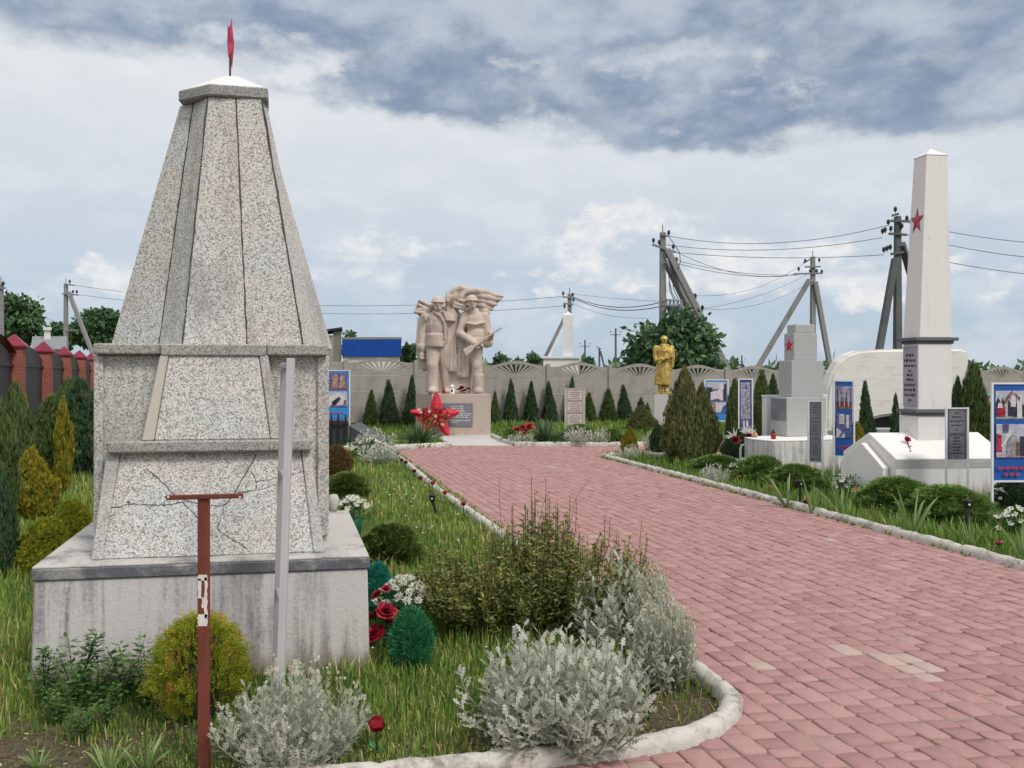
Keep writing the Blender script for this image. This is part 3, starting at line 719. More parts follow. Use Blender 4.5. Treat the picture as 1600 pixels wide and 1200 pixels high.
# cracks: hairlines lying on the lower panel
ck = MB()
def crack(pts, r=.0028):
    w3 = []
    for (a, c), (a2, c2) in zip(pts[:-1], pts[1:]):
        for k in range(5):
            px, py = a + (a2 - a) * k / 5 + R.uniform(-1.2, 1.2), c + (c2 - c) * k / 5 + R.uniform(-1.2, 1.2)
            w3.append((px, py))
    w3.append(pts[-1]); out = []
    for px, py in w3:
        v = .2
        for _ in range(8):              # meet the leaning face
            bb = FL + uy * v; u = u_of(px, v); p = L(u, v, 0); z = H - (py - HY) / F * p.y
            v = VB + (VT - VB) * (z - Z0) / (ZT - Z0)
        u = u_of(px, v); p = L(u, v, 0); z = H - (py - HY) / F * p.y; out.append(L(u, v - .001, z))
    ck.tube(out, [r * R.uniform(.35, 1.0) for _ in out], 5, 0)
crack([(229, 731), (252, 752), (275, 775), (300, 785), (320, 791)], .003)
crack([(176, 793), (205, 788), (240, 789), (268, 788), (284, 784), (311, 810)], .0035)
crack([(400, 709), (393, 726), (377, 750), (365, 772), (352, 789), (330, 790)], .004)
crack([(392, 735), (400, 752), (401, 765), (371, 769)], .003)
crack([(398, 753), (430, 747), (474, 736)], .0025)
crack([(401, 765), (440, 756)], .002)
crack([(350, 793), (344, 812), (340, 825), (352, 836), (370, 846), (386, 858)], .0032)
for a, c in ((200, 784), (258, 776)): crack([(a, c), (a + 2, c + 1)], .007)
ck.build('crack', M['crack'], mon)

# ---- rusty T-shaped post in front, and the thin empty metal frame
pb = gd(318.5, 2.97)
t_post = thing('rusty_post', 'rusty red metal T-shaped post with a flaking white paint patch before the grey obelisk', 'post', pb)
b = MB(); b.box((pb.x, pb.y, .46), (.043, .022, 1.14)); b.build('upright', M['rust'], t_post, .004)
zt = H - (775 - HY) / F * 2.97
b = MB(); a, c = at(260, 777.5, 2.955), at(380, 774.5, 2.955)
b.beam(a, c, .012, .019); bar = b.build('crossbar', M['rust'], t_post, .003)
for px in (264, 376):
    b = MB(); p = at(px, 776.2, 2.955); b.tube([p + Vector((0, -.0075, 0)), p + Vector((0, -.0055, 0))], .0045, 10); b.build('bolt_hole', M['chip_white'], bar)
b = MB()
z1, z2 = H - (898 - HY) / F * 2.96, H - (978 - HY) / F * 2.96
def flake(n, za, zb, x0, x1):
    lft = [(x0 + R.uniform(-.002, .003), za + (zb - za) * k / n) for k in range(n + 1)]; rgt = [(x1 + R.uniform(-.003, .002), za + (zb - za) * k / n) for k in range(n + 1)]
    b.plate(lft + rgt[::-1], (pb.x, pb.y - .0115, 0), (1, 0, 0), (0, 0, 1), .001)
flake(6, z2, z2 + .045, -.0185, .0185); flake(6, z1 - .022, z1, -.0185, .0185); flake(12, z2 + .03, z1 - .01, .006, .0185); flake(8, z1 - .09, z1 - .015, -.0185, -.004)
flake(5, z2 + .07, z2 + .11, -.004, .004)
b.build('paint_patch', M['chip_white'], t_post)

fr = thing('metal_frame', 'tall empty pale metal display frame seen almost edge-on beside the obelisk front', 'display frame', gd(440, 3.30))
n0, n1, f0, f1 = at(438, 1075, 3.30), at(454.5, 560, 3.30), at(431.5, 1050, 3.62), at(444.5, 567, 3.62)
b = MB(); b.beam(n0, n1, .029, .03); b.build('upright', M['alu'], fr, .002)
b = MB(); b.beam(f0, f1, .024, .03); b.build('upright', M['alu_dark'], fr, .002)
for yy in (571, 752, 953):
    t = (yy - 560) / (1075 - 560); p = n1.lerp(n0, t); t2 = (yy - 566) / (1050 - 566); q = f1.lerp(f0, t2)
    q.z = p.z
    b = MB(); dv = (q - p).normalized(); b.beam(p + dv * .016, q - dv * .016, .018, .025); b.build('crosspiece', M['alu_dark'], fr, .002)
# ------------------------------------------------------------ plants
PROF = {
    'cone': lambda z: np.clip((1 - z) ** .85 * np.minimum(1, .72 + 2.2 * z), 0.02, 1),
    'column': lambda z: np.clip(np.minimum(1, .62 + 1.6 * z) * np.minimum(1, ((1 - z) / .42) ** .7), .02, 1),
    'egg': lambda z: np.clip(np.sin(np.pi * np.clip(z * .86 + .14, 0, 1)) ** .65, .03, 1),
    'globe': lambda z: np.clip(np.sqrt(np.clip(1 - (z * 1.25 - .25) ** 2, 0, 1)), .05, 1),
    'flame': lambda z: np.clip(np.minimum(1, .70 + 1.5 * z) * (1 - np.clip((z - .30) / .70, 0, 1) ** 1.5) + .02, .02, 1),
}
def crown_mesh(name, m, h, r, prof, n, leaf, k=4, up=.9, out=.55, wob=.16, fan=.5, core=.52, seed=0, shell=.45, base=.0):
    """sprays of small flat leaves fanned on the surface and through the outer volume of a crown, over a core of bare twigs"""
    global RN
    RN = np.random.default_rng(100 + seed)
    f = PROF[prof]
    z = RN.random(n * 2); z = z[RN.random(n * 2) < f(z)][:n]; n = len(z)
    a = RN.random(n) * 6.2832
    lump = 1 + wob * (np.sin(a * 3 + z * 9 + seed) * .5 + np.sin(a * 5 - z * 14 + 2 * seed) * .5) + RN.normal(size=n) * wob * .45
    q = (1 - shell * RN.random(n) ** 2.2)
    rr = f(z) * r * lump * q
    P = np.stack([rr * np.cos(a), rr * np.sin(a), base + z * (h - base)], 1)
    O = np.stack([np.cos(a), np.sin(a), np.zeros(n)], 1)
    D0 = unit(O * out + np.array([0, 0, up]) + RN.normal(size=(n, 3)) * .22)
    tan = np.stack([-np.sin(a), np.cos(a), np.zeros(n)], 1)
    S0 = unit(np.cross(D0, tan + RN.normal(size=(n, 3)) * .8)); S0 = unit(np.cross(S0, D0))
    grp = RN.random(n)
    Vs, Ts = [], []
    for j in range(k):
        ang = (j - (k - 1) / 2) * fan + RN.normal(size=n) * .12
        D = unit(D0 * np.cos(ang)[:, None] + S0 * np.sin(ang)[:, None]); Sd = unit(np.cross(np.cross(D, S0), D)) if False else unit(S0 * np.cos(ang)[:, None] - D0 * np.sin(ang)[:, None])
        ll = leaf[0] * RN.uniform(.6, 1.25, n)
        Vs.append(diamonds(P + D0 * (leaf[0] * .22 * (1 - abs(j - (k - 1) / 2)))[..., None] if False else P, D, Sd, ll, leaf[1] * RN.uniform(.7, 1.2, n)))
        Ts.append(np.clip(.62 * grp + .38 * RN.random(n) + .10 * (q - .8), 0, 1))
    V = np.concatenate(Vs); T = np.concatenate(Ts); MI = np.zeros(len(V), int)
    # core of bare inner twigs (lathe)
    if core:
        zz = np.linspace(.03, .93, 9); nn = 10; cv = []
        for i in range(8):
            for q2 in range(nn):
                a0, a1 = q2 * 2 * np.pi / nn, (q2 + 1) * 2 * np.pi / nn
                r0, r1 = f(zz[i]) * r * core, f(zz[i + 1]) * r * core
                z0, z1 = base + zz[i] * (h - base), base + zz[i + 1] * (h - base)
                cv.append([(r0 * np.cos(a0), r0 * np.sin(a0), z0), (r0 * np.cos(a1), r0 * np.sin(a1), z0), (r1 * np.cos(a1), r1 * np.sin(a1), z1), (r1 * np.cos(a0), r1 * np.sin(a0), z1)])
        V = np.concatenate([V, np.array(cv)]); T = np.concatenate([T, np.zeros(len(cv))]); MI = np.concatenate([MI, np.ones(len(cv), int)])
    o = quads(name, V, T, [M[m], M['core']], mi=MI); me = o.data; bpy.data.objects.remove(o)
    return me
def trunk_mesh(h, r=.02):
    b = MB(); b.tube([(0, 0, -.08), (.004, .002, h * .25), (-.004, 0, h * .6)], [r * 1.3, r, r * .5], 7)
    o = b.build('trunk', M['bark']); me = o.data; bpy.data.objects.remove(o); return me
def plant(name, label, cat, loc, meshes, sc=(1, 1, 1), rz=None, group=None, tilt=0):
    o = thing(name, label, cat, loc, group); o.scale = sc
    o.rotation_euler = (tilt, 0, R.random() * 6.28 if rz is None else rz)
    for pn, me in meshes:
        c = bpy.data.objects.new(pn, me); COL.objects.link(c); c.parent = o
    return o
TR = trunk_mesh(1.0, .03)
PM = {}
def proto(key, *a, **k):
    if key not in PM: PM[key] = crown_mesh('crown', *a, **k)
    return PM[key]
# unit-height prototypes, scaled per plant: (height 1, radius 1 -> scaled)
proto('cone_a', 'l_thuja', 1, .5, 'cone', 1900, (.105, .048), 3, seed=1)
proto('cone_b', 'l_dark', 1, .5, 'cone', 1900, (.105, .048), 3, seed=2)
proto('cone_c', 'l_dark', 1, .5, 'cone', 1900, (.10, .045), 3, seed=3, wob=.22)
proto('col_a', 'l_thuja', 1, .5, 'column', 4200, (.075, .035), 3, seed=4, wob=.2)
proto('col_b', 'l_dark', 1, .5, 'column', 4200, (.075, .035), 3, seed=5, wob=.2)
proto('gold_cone', 'l_gold', 1, .5, 'flame', 3600, (.085, .036), 3, seed=6)
proto('gold_col', 'l_gold', 1, .5, 'column', 3000, (.085, .05), 3, seed=7, wob=.25)
proto('olive', 'l_olive', 1, .5, 'flame', 9000, (.070, .022), 3, seed=8, wob=.30, up=1.2, out=.35)
proto('globe', 'l_globe', 1, .5, 'globe', 6500, (.13, .030), 3, seed=9, wob=.34, up=.7, out=.6)
proto('globe_b', 'l_juniper', 1, .5, 'globe', 6000, (.12, .028), 3, seed=10, wob=.2, up=.6, out=.7)
proto('brown', 'l_brown', 1, .5, 'egg', 3600, (.09, .022), 3, seed=12, wob=.12)
def stand(key, px, y0, ytop, wpx, d, z=-.03):
    """place & scale numbers for a plant whose base sits on the ground at depth d and whose photo extents are known"""
    p = gd(px, d, z); h = H - (ytop - HY) / F * d - z; wd = wpx / F * d
    return p, (wd, wd, h)
def evergreen(label, key, px, ytop, wpx, d, name='thuja', cat='thuja', group=None):
    p, sc = stand(key, px, 0, ytop, wpx, d)
    return plant(name, label, cat, p, [('crown', PM[key]), ('trunk', TR)], (sc[0] * R.uniform(.88, 1.15), sc[1] * R.uniform(.9, 1.1), sc[2]), group=group, tilt=R.gauss(0, .025))
G1 = 'thujas clipped to cones along the concrete fence'
for lb, k, px, yt, wp, d in [
    ('yellowish conical thuja half hidden behind the blue poster beside the obelisk', 'cone_a', 521, 589, 30, 22.0),
    ('short broad conical thuja, second from the obelisk along the concrete fence', 'cone_a', 580, 611, 29, 22.2),
    ('broad dark conical thuja standing alone between the short thuja and the soldiers statue', 'cone_b', 609, 597, 30, 22.4),
    ('tall narrow thuja touching the left edge of the soldiers statue', 'cone_c', 643, 590, 26, 22.6),
    ('thin yellowish thuja just right of the soldiers statue plinth', 'cone_a', 773, 613, 20, 23.2),
    ('narrow dark thuja, second to the right of the soldiers statue', 'cone_b', 798, 596, 23, 23.4),
    ('narrow dark thuja, third to the right of the soldiers statue', 'cone_c', 829, 598, 25, 23.6),
    ('dark thuja behind the yucca left of the pinkish sign', 'cone_b', 860, 599, 23, 23.8),
    ('thuja whose tip shows above the pinkish inscribed sign', 'cone_c', 890, 592, 22, 24.0),
    ('short blunt thuja directly right of the pinkish inscribed sign', 'cone_a', 921, 615, 25, 24.2),
    ('olive green conical thuja, second to the right of the pinkish sign', 'cone_a', 951, 609, 28, 24.4),
    ('dark conical thuja with a thin leading shoot, third right of the pinkish sign', 'cone_b', 976, 604, 27, 24.6),
    ('dark thuja with a forked top behind the golden bushy one by the gold soldier', 'cone_c', 1001, 616, 24, 24.8),
    ('slim dark thuja immediately left of the gold soldier pedestal', 'cone_b', 1010, 622, 20, 24.9)]:
    evergreen(lb, k, px, yt, wp, d, group=G1)
G2 = 'evergreens in the beds near the gold soldier'
evergreen('bushy bronze thuja left of the gold soldier pedestal', 'olive', 1003, 634, 36, 20.0, group=G2)
p, sc = stand('', 1070, 0, 577, 58, 13.3)
big = plant('cypress', 'large twin-tipped olive cypress with bronze tips in front of the gold soldier', 'cypress', p, [('crown', PM['olive']), ('trunk', TR)], sc, 1.0)
p2, sc2 = stand('', 1097, 0, 602, 44, 13.45)
c = bpy.data.objects.new('crown', PM['olive']); COL.objects.link(c); c.parent = big
c.location = (Matrix.Rotation(-1.0, 3, 'Z') @ (p2 - p)); c.location.x /= sc[0]; c.location.y /= sc[1]; c.location.z = 0; c.scale = (sc2[0] / sc[0], sc2[1] / sc[1], sc2[2] / sc[2])
evergreen('small dark columnar thuja left of the large olive cypress', 'col_b', 1028, 663, 23, 14.6, group=G2)
evergreen('little golden cone conifer at the tip of the right-hand bed', 'gold_cone', 983, 667, 25, 14.9, 'dwarf_conifer', 'conifer', G2)
evergreen('slender column thuja between the two blue posters by the grey stepped monument', 'col_a', 1147, 594, 22, 15.6, group=G2)
evergreen('tall olive column thuja just right of the narrow navy poster', 'col_a', 1188, 582, 25, 16.2, group=G2)
evergreen('dark column thuja left of the grey stepped monument, behind the olive one', 'col_b', 1207, 588, 19, 17.5, group=G2)
evergreen('dark spreading juniper under the two dark red artificial flowers', 'col_b', 1152, 672, 44, 12.9, 'juniper', 'juniper', G2)
G3 = 'conifers round the white obelisk'
evergreen('green conical thuja standing before the pale curved stone', 'cone_b', 1355, 601, 30, 13.4, group=G3)
evergreen('dark thuja half hidden by the left edge of the white obelisk', 'cone_c', 1400, 619, 24, 13.6, group=G3)
evergreen('thuja with a thin tip just right of the white obelisk', 'col_b', 1492, 592, 19, 13.8, group=G3)
evergreen('tall shaggy thuja right of the white obelisk against the pale stone edge', 'col_a', 1522, 570, 34, 13.6, group=G3)
evergreen('loose young conifer behind the excavator poster', 'cone_a', 1545, 634, 26, 12.5, group=G3)
evergreen('low dark conifer under the excavator poster on two posts', 'col_b', 1583, 745, 52, 8.6, 'juniper', 'juniper', G3)
evergreen('small golden globe conifer behind the white gabled plinth', 'gold_cone', 1342, 664, 26, 12.6, 'dwarf_conifer', 'conifer', G3)
G4 = 'conifers on the left lawn by the brick fence'
evergreen('thuja cut off by the left picture edge, in front of the tall green one', 'col_a', -6, 612, 52, 7.0, group=G4)
evergreen('tall green thuja with a golden neighbour, just inside the left picture edge', 'col_a', 25, 602, 40, 8.8, group=G4)
evergreen('dense green thuja just left of the golden column thuja', 'col_a', 77, 622, 58, 10.6, group=G4)
evergreen('golden column thuja glowing between the dark ones by the brick fence', 'gold_col', 99, 626, 24, 10.0, group=G4)
evergreen('tall dark thuja pressed against the left side of the grey obelisk', 'col_b', 128, 596, 56, 11.6, group=G4)
evergreen('dark thuja in the back of the left lawn before the brick piers', 'col_a', 108, 594, 44, 13.0, group=G4)
evergreen('slim golden thuja behind the tall green one near the left picture edge', 'gold_col', 40, 626, 20, 8.9, group=G4)
evergreen('golden cone conifer standing in the grass left of the grey obelisk', 'gold_cone', 50, 703, 66, 8.2, 'dwarf_conifer', 'conifer', G4)
evergreen('low dark thuja at the lower left picture edge', 'col_b', 2, 730, 44, 5.8, group=G4)
PM['gball'] = crown_mesh('crown', 'l_ball', 1, .5, 'globe', 7000, (.07, .022), 4, seed=21, wob=.14, up=1.0, out=.5)
evergreen('larger golden globe conifer beside the front left corner of the white plinth', 'gball', 72, 812, 68, 5.9, 'globe_conifer', 'conifer', 'golden globe conifers')
evergreen('smaller golden globe conifer touching the obelisk, behind the larger one', 'gball', 112, 782, 52, 6.4, 'globe_conifer', 'conifer', 'golden globe conifers')
# the near golden globe, with fine fan-like sprays standing in vertical plates
def near_globe():
    V, T = [], []
    rng = np.random.default_rng(5); h, r = .47, .212
    plates = 430
    for i in range(plates):
        z = rng.random() ** .8; a = rng.random() * 6.2832
        rr = float(PROF['egg'](np.array([z]))[0]) * r * rng.uniform(.62, 1.0)
        p0 = np.array([rr * math.cos(a), rr * math.sin(a), .03 + z * (h - .09)])
        out = np.array([math.cos(a), math.sin(a), 0]); D0 = unit((out * .32 + np.array([0, 0, 1.]) + rng.normal(size=3) * .12)[None])[0]
        S0 = unit((out * .9 + rng.normal(size=3) * .35)[None])[0]; S0 = unit((S0 - D0 * S0.dot(D0))[None])[0]
        plate_t = rng.random(); brown = rng.random() < .10
        for kx in range(8):
            ang = rng.normal() * .55; D1 = D0 * math.cos(ang) + S0 * math.sin(ang); ln = rng.uniform(.035, .085)
            m = 10
            for q in range(m):
                t = q / m; pp = p0 + D1 * ln * t
                sgn = 1 if q % 2 else -1
                n1 = np.cross(D1, S0); S1 = unit(np.cross(n1, D1)[None])[0]
                D2 = unit((D1 * .75 + S1 * sgn * .65 + rng.normal(size=3) * .12)[None])
                S2 = unit(np.cross(D2, n1[None] + rng.normal(size=(1, 3)) * .25))
                V.append(diamonds(pp[None], D2, S2, np.array([rng.uniform(.010, .020)]), np.array([rng.uniform(.0035, .006)])))
                T.append(min(.91, max(0, .55 * plate_t + .4 * rng.random() + (.12 * t))) if not brown else rng.uniform(.93, 1))
    V = np.concatenate(V); T = np.array(T); MI = np.zeros(len(V), int); cv = []
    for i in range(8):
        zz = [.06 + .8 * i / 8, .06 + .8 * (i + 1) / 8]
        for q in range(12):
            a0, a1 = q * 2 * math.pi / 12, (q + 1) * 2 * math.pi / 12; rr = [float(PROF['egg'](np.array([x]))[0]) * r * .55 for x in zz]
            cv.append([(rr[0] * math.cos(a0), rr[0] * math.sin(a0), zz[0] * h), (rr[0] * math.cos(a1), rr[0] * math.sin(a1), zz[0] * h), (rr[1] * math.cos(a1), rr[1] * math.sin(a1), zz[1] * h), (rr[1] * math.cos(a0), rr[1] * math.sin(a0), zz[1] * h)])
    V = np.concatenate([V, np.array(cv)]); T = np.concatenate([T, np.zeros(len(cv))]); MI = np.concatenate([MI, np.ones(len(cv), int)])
    o = quads('crown', V, T, [M['l_ball'], M['core']], mi=MI); me = o.data; bpy.data.objects.remove(o); return me
plant('globe_conifer', 'golden green globe conifer with orange-brown tips behind the rusty post', 'conifer', gd(313, 3.44, -.03), [('crown', near_globe()), ('trunk', trunk_mesh(.3, .015))], (1, 1, 1), .4, 'golden globe conifers')

# clipped green globes along the right-hand path edge and low junipers on the left lawn
G5 = 'round green shrubs along the right-hand bed'
for lb, k, px, yt, wp, d in [
    ('round green shrub below the grey stepped monument, nearest the dark red flowers', 'globe', 1190, 714, 60, 10.9),
    ('round green shrub between the grey inscribed sign and the first iris clump', 'globe', 1244, 727, 62, 10.3),
    ('round green shrub before the white gabled plinth, farther of the pair', 'globe', 1400, 748, 82, 8.6),
    ('largest round green shrub before the white gabled plinth, nearest the path edge', 'globe', 1482, 762, 96, 7.9)]:
    p, sc = stand(k, px, 0, yt, wp, d); plant('globe_shrub', lb, 'shrub', p, [('crown', PM[k]), ('trunk', TR)], sc, group=G5)
G6 = 'low shrubs on the lawn right of the grey obelisk'
for lb, k, px, yt, wp, d in [
    ('low spreading juniper on the lawn halfway between plinth and big bush', 'globe_b', 610, 820, 84, 6.2),
    ('low green juniper behind the vase of white daisies', 'globe_b', 541, 740, 62, 9.4),
    ('rusty brown dried shrub beside the dark granite enclosure', 'brown', 526, 697, 46, 11.2),
    ('low clipped green shrub before the pinkish inscribed sign', 'globe', 905, 664, 40, 17.2),
    ('low green shrub between the silver plants and the little golden cone', 'globe', 955, 671, 34, 16.6),
    ('tiny dark shrub left of the red flowers at the far bed corner', 'globe', 797, 670, 18, 17.2),
    ('low green shrub behind the foot of the large olive cypress', 'globe', 1120, 712, 60, 12.0)]:
    p, sc = stand(k, px, 0, yt, wp, d); plant('low_shrub', lb, 'shrub', p, [('crown', PM[k]), ('trunk', TR)], sc, group=G6)

# ---- silver ragwort clumps
def silver_mesh(seed, h, r, stems, leaves, ls, flower=0, feather=False, tall=0):
    rng = np.random.default_rng(seed); V, T, SV = [], [], MB(); FV = []
    for i in range(stems):
        a = rng.random() * 6.2832; q = math.sqrt(rng.random()); rr = r * q
        base = np.array([rr * .45 * math.cos(a), rr * .45 * math.sin(a), 0]); 
        hh = h * rng.uniform(.48, 1.08) * (1 - .40 * q ** 2)
        if i < tall: hh = h * rng.uniform(1.15, 1.3)
        top = np.array([rr * rng.uniform(.75, 1.25) * math.cos(a), rr * rng.uniform(.75, 1.25) * math.sin(a), hh])
        bow = np.array([math.cos(a), math.sin(a), 0]) * r * .18 * q
        pt = lambda t: base * (1 - t) + top * t + bow * math.sin(t * 3.14)
        SV.tube([pt(0), pt(.35), pt(.7), pt(1)], [.0042, .0036, .003, .0015], 5)
        nl = int(leaves * rng.uniform(.8, 1.2))
        tone = rng.random() * .4
        for j in range(nl):
            t = .10 + .92 * (j + rng.random()) / nl
            p0 = pt(min(t, 1)); dstem = pt(min(t, 1)) - pt(min(t, 1) - .05); dstem /= np.linalg.norm(dstem)
            b = j * 2.4 + rng.normal() * .4
            o1 = np.array([math.cos(b), math.sin(b), 0.]); upw = .25 + 1.1 * t
            D = o1 + dstem * upw; D /= np.linalg.norm(D)
            Sd = np.cross(D, np.array([0, 0, 1.])) ; Sd /= np.linalg.norm(Sd) + 1e-6
            Nn = np.cross(Sd, D); l = ls * rng.uniform(.65, 1.15) * (1.1 - .45 * t)
            tw = rng.normal() * .4; Sd = Sd * math.cos(tw) + Nn * math.sin(tw); Nn = np.cross(Sd, D)
            wdt = l * (.12 if feather else .20)
            D2 = D - Nn * .0 + np.array([0, 0, -.35 + .3 * t]); D2 /= np.linalg.norm(D2)
            tt = np.clip(tone + .45 * rng.random() + .25 * t - .05, 0, .93)
            m1 = p0 + D * l * .5; tip = m1 + D2 * l * .5
            V.append([p0 + Sd * wdt * .12, p0 - Sd * wdt * .12, m1 - Sd * wdt * .36, m1 + Sd * wdt * .36]); T.append(tt)
            V.append([m1 + Sd * wdt * .36, m1 - Sd * wdt * .36, tip - Sd * wdt * .18, tip + Sd * wdt * .18]); T.append(tt)
            for (tl, lf) in ((.34, .34), (.55, .36), (.78, .26)):       # lobes on both margins
                c = p0 + D * l * min(tl, .5) + D2 * l * max(0, tl - .5)
                for sg in (-1, 1):
                    e = Sd * sg * .8 + D * .75; e /= np.linalg.norm(e); e2 = np.cross(Nn, e)
                    ln = l * lf * (1.0 if feather else .8) * rng.uniform(.8, 1.2); ww = l * (.05 if feather else .085)
                    V.append([c, c + e * ln * .55 + e2 * ww, c + e * ln, c + e * ln * .55 - e2 * ww]); T.append(min(.93, tt + rng.normal() * .05))
        if i < flower:
            for _ in range(6):
                c = pt(1) + rng.normal(size=3) * .011 + np.array([0, 0, .012]); FV.append(c)
    # tight buds at the stem tips
    for c in FV:
        for _ in range(3):
            D = unit(rng.normal(size=(1, 3)))[0]; Sd = unit(np.cross(D, rng.normal(size=3))[None])[0]; s = .0075
            V.append([c - D * s, c + Sd * s, c + D * s, c - Sd * s]); T.append(1.0)
    o = quads('leaves', np.array(V), np.array(T), M['l_silver']); lm = o.data; bpy.data.objects.remove(o)
    o = SV.build('stems', M['l_silver']); sm = o.data; bpy.data.objects.remove(o)
    return [('leaves', lm), ('stems', sm)]
G7 = 'silver-leaved ragwort clumps'
def silver(lb, px, d, wpx, ytop, ref, meshes, z=-.03):
    p = gd(px, d, z); h = H - (ytop - HY) / F * d - z; wd = wpx / F * d
    plant('silver_ragwort', lb, 'silver plant', p, meshes, (wd / (2 * ref[1]), wd / (2 * ref[1]), h / ref[0]), group=G7)
sa = silver_mesh(31, .42, .31, 120, 18, .066, 50, True)
sb = silver_mesh(32, .50, .36, 160, 17, .085, 0, False, 2)
sc_ = silver_mesh(33, .47, .30, 100, 17, .076, 12)
sd = silver_mesh(34, .40, .18, 80, 16, .058, 70, False)
silver('feathery silver plant with tiny buds at the foot of the metal frame', 457, 3.02, 205, 1040, (.42, .31), sa)
silver('largest silver plant with broad lobed leaves by the near kerb corner', 880, 3.22, 272, 982, (.50, .36), sb)
silver('silver plant behind the largest one, touching the big olive bush', 972, 4.3, 158, 872, (.47, .30), sc_)
silver('upright budding silver plant leaning over the curved kerb end', 1036, 3.78, 104, 930, (.40, .18), sd)
silver('small tuft of silver leaves above the curved kerb, between two silver plants', 1022, 4.15, 70, 890, (.40, .18), sd)
sf = silver_mesh(35, .45, .4, 60, 12, .12)
for lb, px, d, wp, yt in [('silver plant at the far end of the left kerb', 592, 13.2, 62, 690), ('silver plant left of the far-left yucca', 587, 14.6, 60, 668),
    ('left one of two silver plants under the pinkish inscribed sign', 903, 16.4, 48, 665), ('right one of two silver plants under the pinkish inscribed sign', 938, 16.4, 40, 668),
    ('small silver plant between the red flowers and the far-right yucca', 815, 16.6, 42, 673), ('silver plant at the tip of the right-hand bed by the little golden cone', 984, 13.6, 38, 694),
    ('silver plant beside the kerb before the round shrubs', 1117, 10.7, 42, 724), ('pale silver tuft left of the small dark column thuja', 1016, 15.3, 24, 673)]:
    silver(lb, px, d, wp, yt, (.45, .4), sf)

# ---- the big olive-green bush with reddish shoots
def bush():
    rng = np.random.default_rng(77); root = thing('spirea_bush', 'big sprawling olive-green bush with reddish upright shoots at the edge of the paving', 'bush', gd(832, 4.62, -.03))
    V, T, b = [], [], MB(); ax = np.array([.70, .46, .62])
    for i in range(540):
        a = rng.random() * 6.2832; q = math.sqrt(rng.random())
        x, y = ax[0] * q * math.cos(a), ax[1] * q * math.sin(a)
        hh = ax[2] * (1 - (.30 if x > .05 else .50) * q ** 2.6) * rng.uniform(.66, 1.0) * (1.06 if x > -.3 else .95) * (1 + .13 * math.sin(x * 9 + 1) + .08 * math.sin(y * 12))
        shoot = rng.random() < .16
        if shoot: hh *= rng.uniform(1.05, 1.3)
        base = np.array([x * .35, y * .35, 0]); top = np.array([x * 1.05, y * 1.05, hh]); bow = np.array([x, y, 0]) * .22
        pt = lambda t: base * (1 - t) + top * t + bow * math.sin(t * 3.14)
        b.tube([pt(0), pt(.4), pt(.75), pt(1)], [.004, .003, .0022, .0012], 4)
        tone = rng.random() * .36
        m = int(rng.uniform(44, 64))
        for j in range(m):
            t = .10 + .90 * (j + rng.random()) / m; p0 = pt(t) + rng.normal(size=3) * .016 * (1 - .7 * t)
            D = unit((np.append(rng.normal(size=2), rng.uniform(-.05, 1.0)) )[None]); Sd = unit(np.cross(D, rng.normal(size=(1, 3)) * .6 + np.array([[0, 0, 1.]])))
            l = rng.uniform(.020, .043) * (1 - .35 * t * shoot)
            V.append(diamonds(p0[None], D, Sd, np.array([l]), np.array([l * rng.uniform(.32, .48)]))[0])
            tt = tone + .45 * rng.random(); 
            if t > .84 and (shoot or rng.random() < .10): tt = rng.uniform(.82, 1)
            T.append(min(1, tt))
    quads('leaves', np.array(V), np.array(T), M['l_spirea'], root); o = b.build('twigs', M['twig']); o.parent = root
    b = MB(); b.tube([(.2, 0, .5), (.26, .02, .78), (.34, .02, .90)], [.0015, .0012, .0008], 4); b.tube([(-.18, 0, .5), (-.20, .0, .82), (-.2, .02, .9)], [.0015, .0012, .0008], 4); b.tube([(.02, 0, .5), (.06, .02, .74), (.1, .05, .83)], [.0015, .0012, .0008], 4)
    o = b.build('grass_stalks', M['twig']); o.parent = root
bush()

# ---- strap-leaved clumps: yucca and iris
def strap_mesh(name, m, n, L0, w0, spread, droop, seed):
    rng = np.random.default_rng(seed); V, T = [], []
    for i in range(n):
        a = rng.random() * 6.2832; th = spread * rng.random() ** .7; l = L0 * rng.uniform(.65, 1.05); t0 = rng.random()
        d = np.array([math.sin(th) * math.cos(a), math.sin(th) * math.sin(a), math.cos(th)]); s = np.array([-math.sin(a), math.cos(a), 0]) * w0 * rng.uniform(.7, 1.2) / 2
        tw = rng.normal() * .6; s = s * math.cos(tw) + np.cross(d, s) * math.sin(tw)
        p = np.array([math.cos(a), math.sin(a), 0]) * .02; pr = [p]; k = 5; dd = d.copy()
        for j in range(k): dd = dd + np.array([math.cos(a) * .5, math.sin(a) * .5, -1]) * droop * (j / k) ** 1.5 * math.sin(th + .1); dd /= np.linalg.norm(dd); p = p + dd * l / k; pr.append(p)
        ws = [.8, 1.0, 1.0, .85, .55, .05]
        for j in range(k):
            V.append([pr[j] - s * ws[j], pr[j] + s * ws[j], pr[j + 1] + s * ws[j + 1], pr[j + 1] - s * ws[j + 1]]); T.append(np.clip(.75 * t0 + .25 * j / k, 0, 1))
    o = quads(name, np.array(V), np.array(T), M[m]); me = o.data; bpy.data.objects.remove(o); return me
yu = strap_mesh('leaves', 'l_yucca', 190, .82, .042, 1.45, .25, 3)
ir = [strap_mesh('leaves', 'l_iris', 11, .62, .034, .75, .30, s) for s in (4, 5, 6)]
plant('yucca', 'spiky dark yucca in the bed at the foot of the soldiers statue', 'yucca', gd(655, 16.4, -.02), [('leaves', yu)], (.78, .78, .80), group='yucca clumps')
plant('yucca', 'spiky yucca in the far bed right of the concrete apron', 'yucca', gd(853, 16.9, -.02), [('leaves', yu)], (.78, .78, .84), group='yucca clumps')
G8 = 'iris clumps along the right-hand kerb'
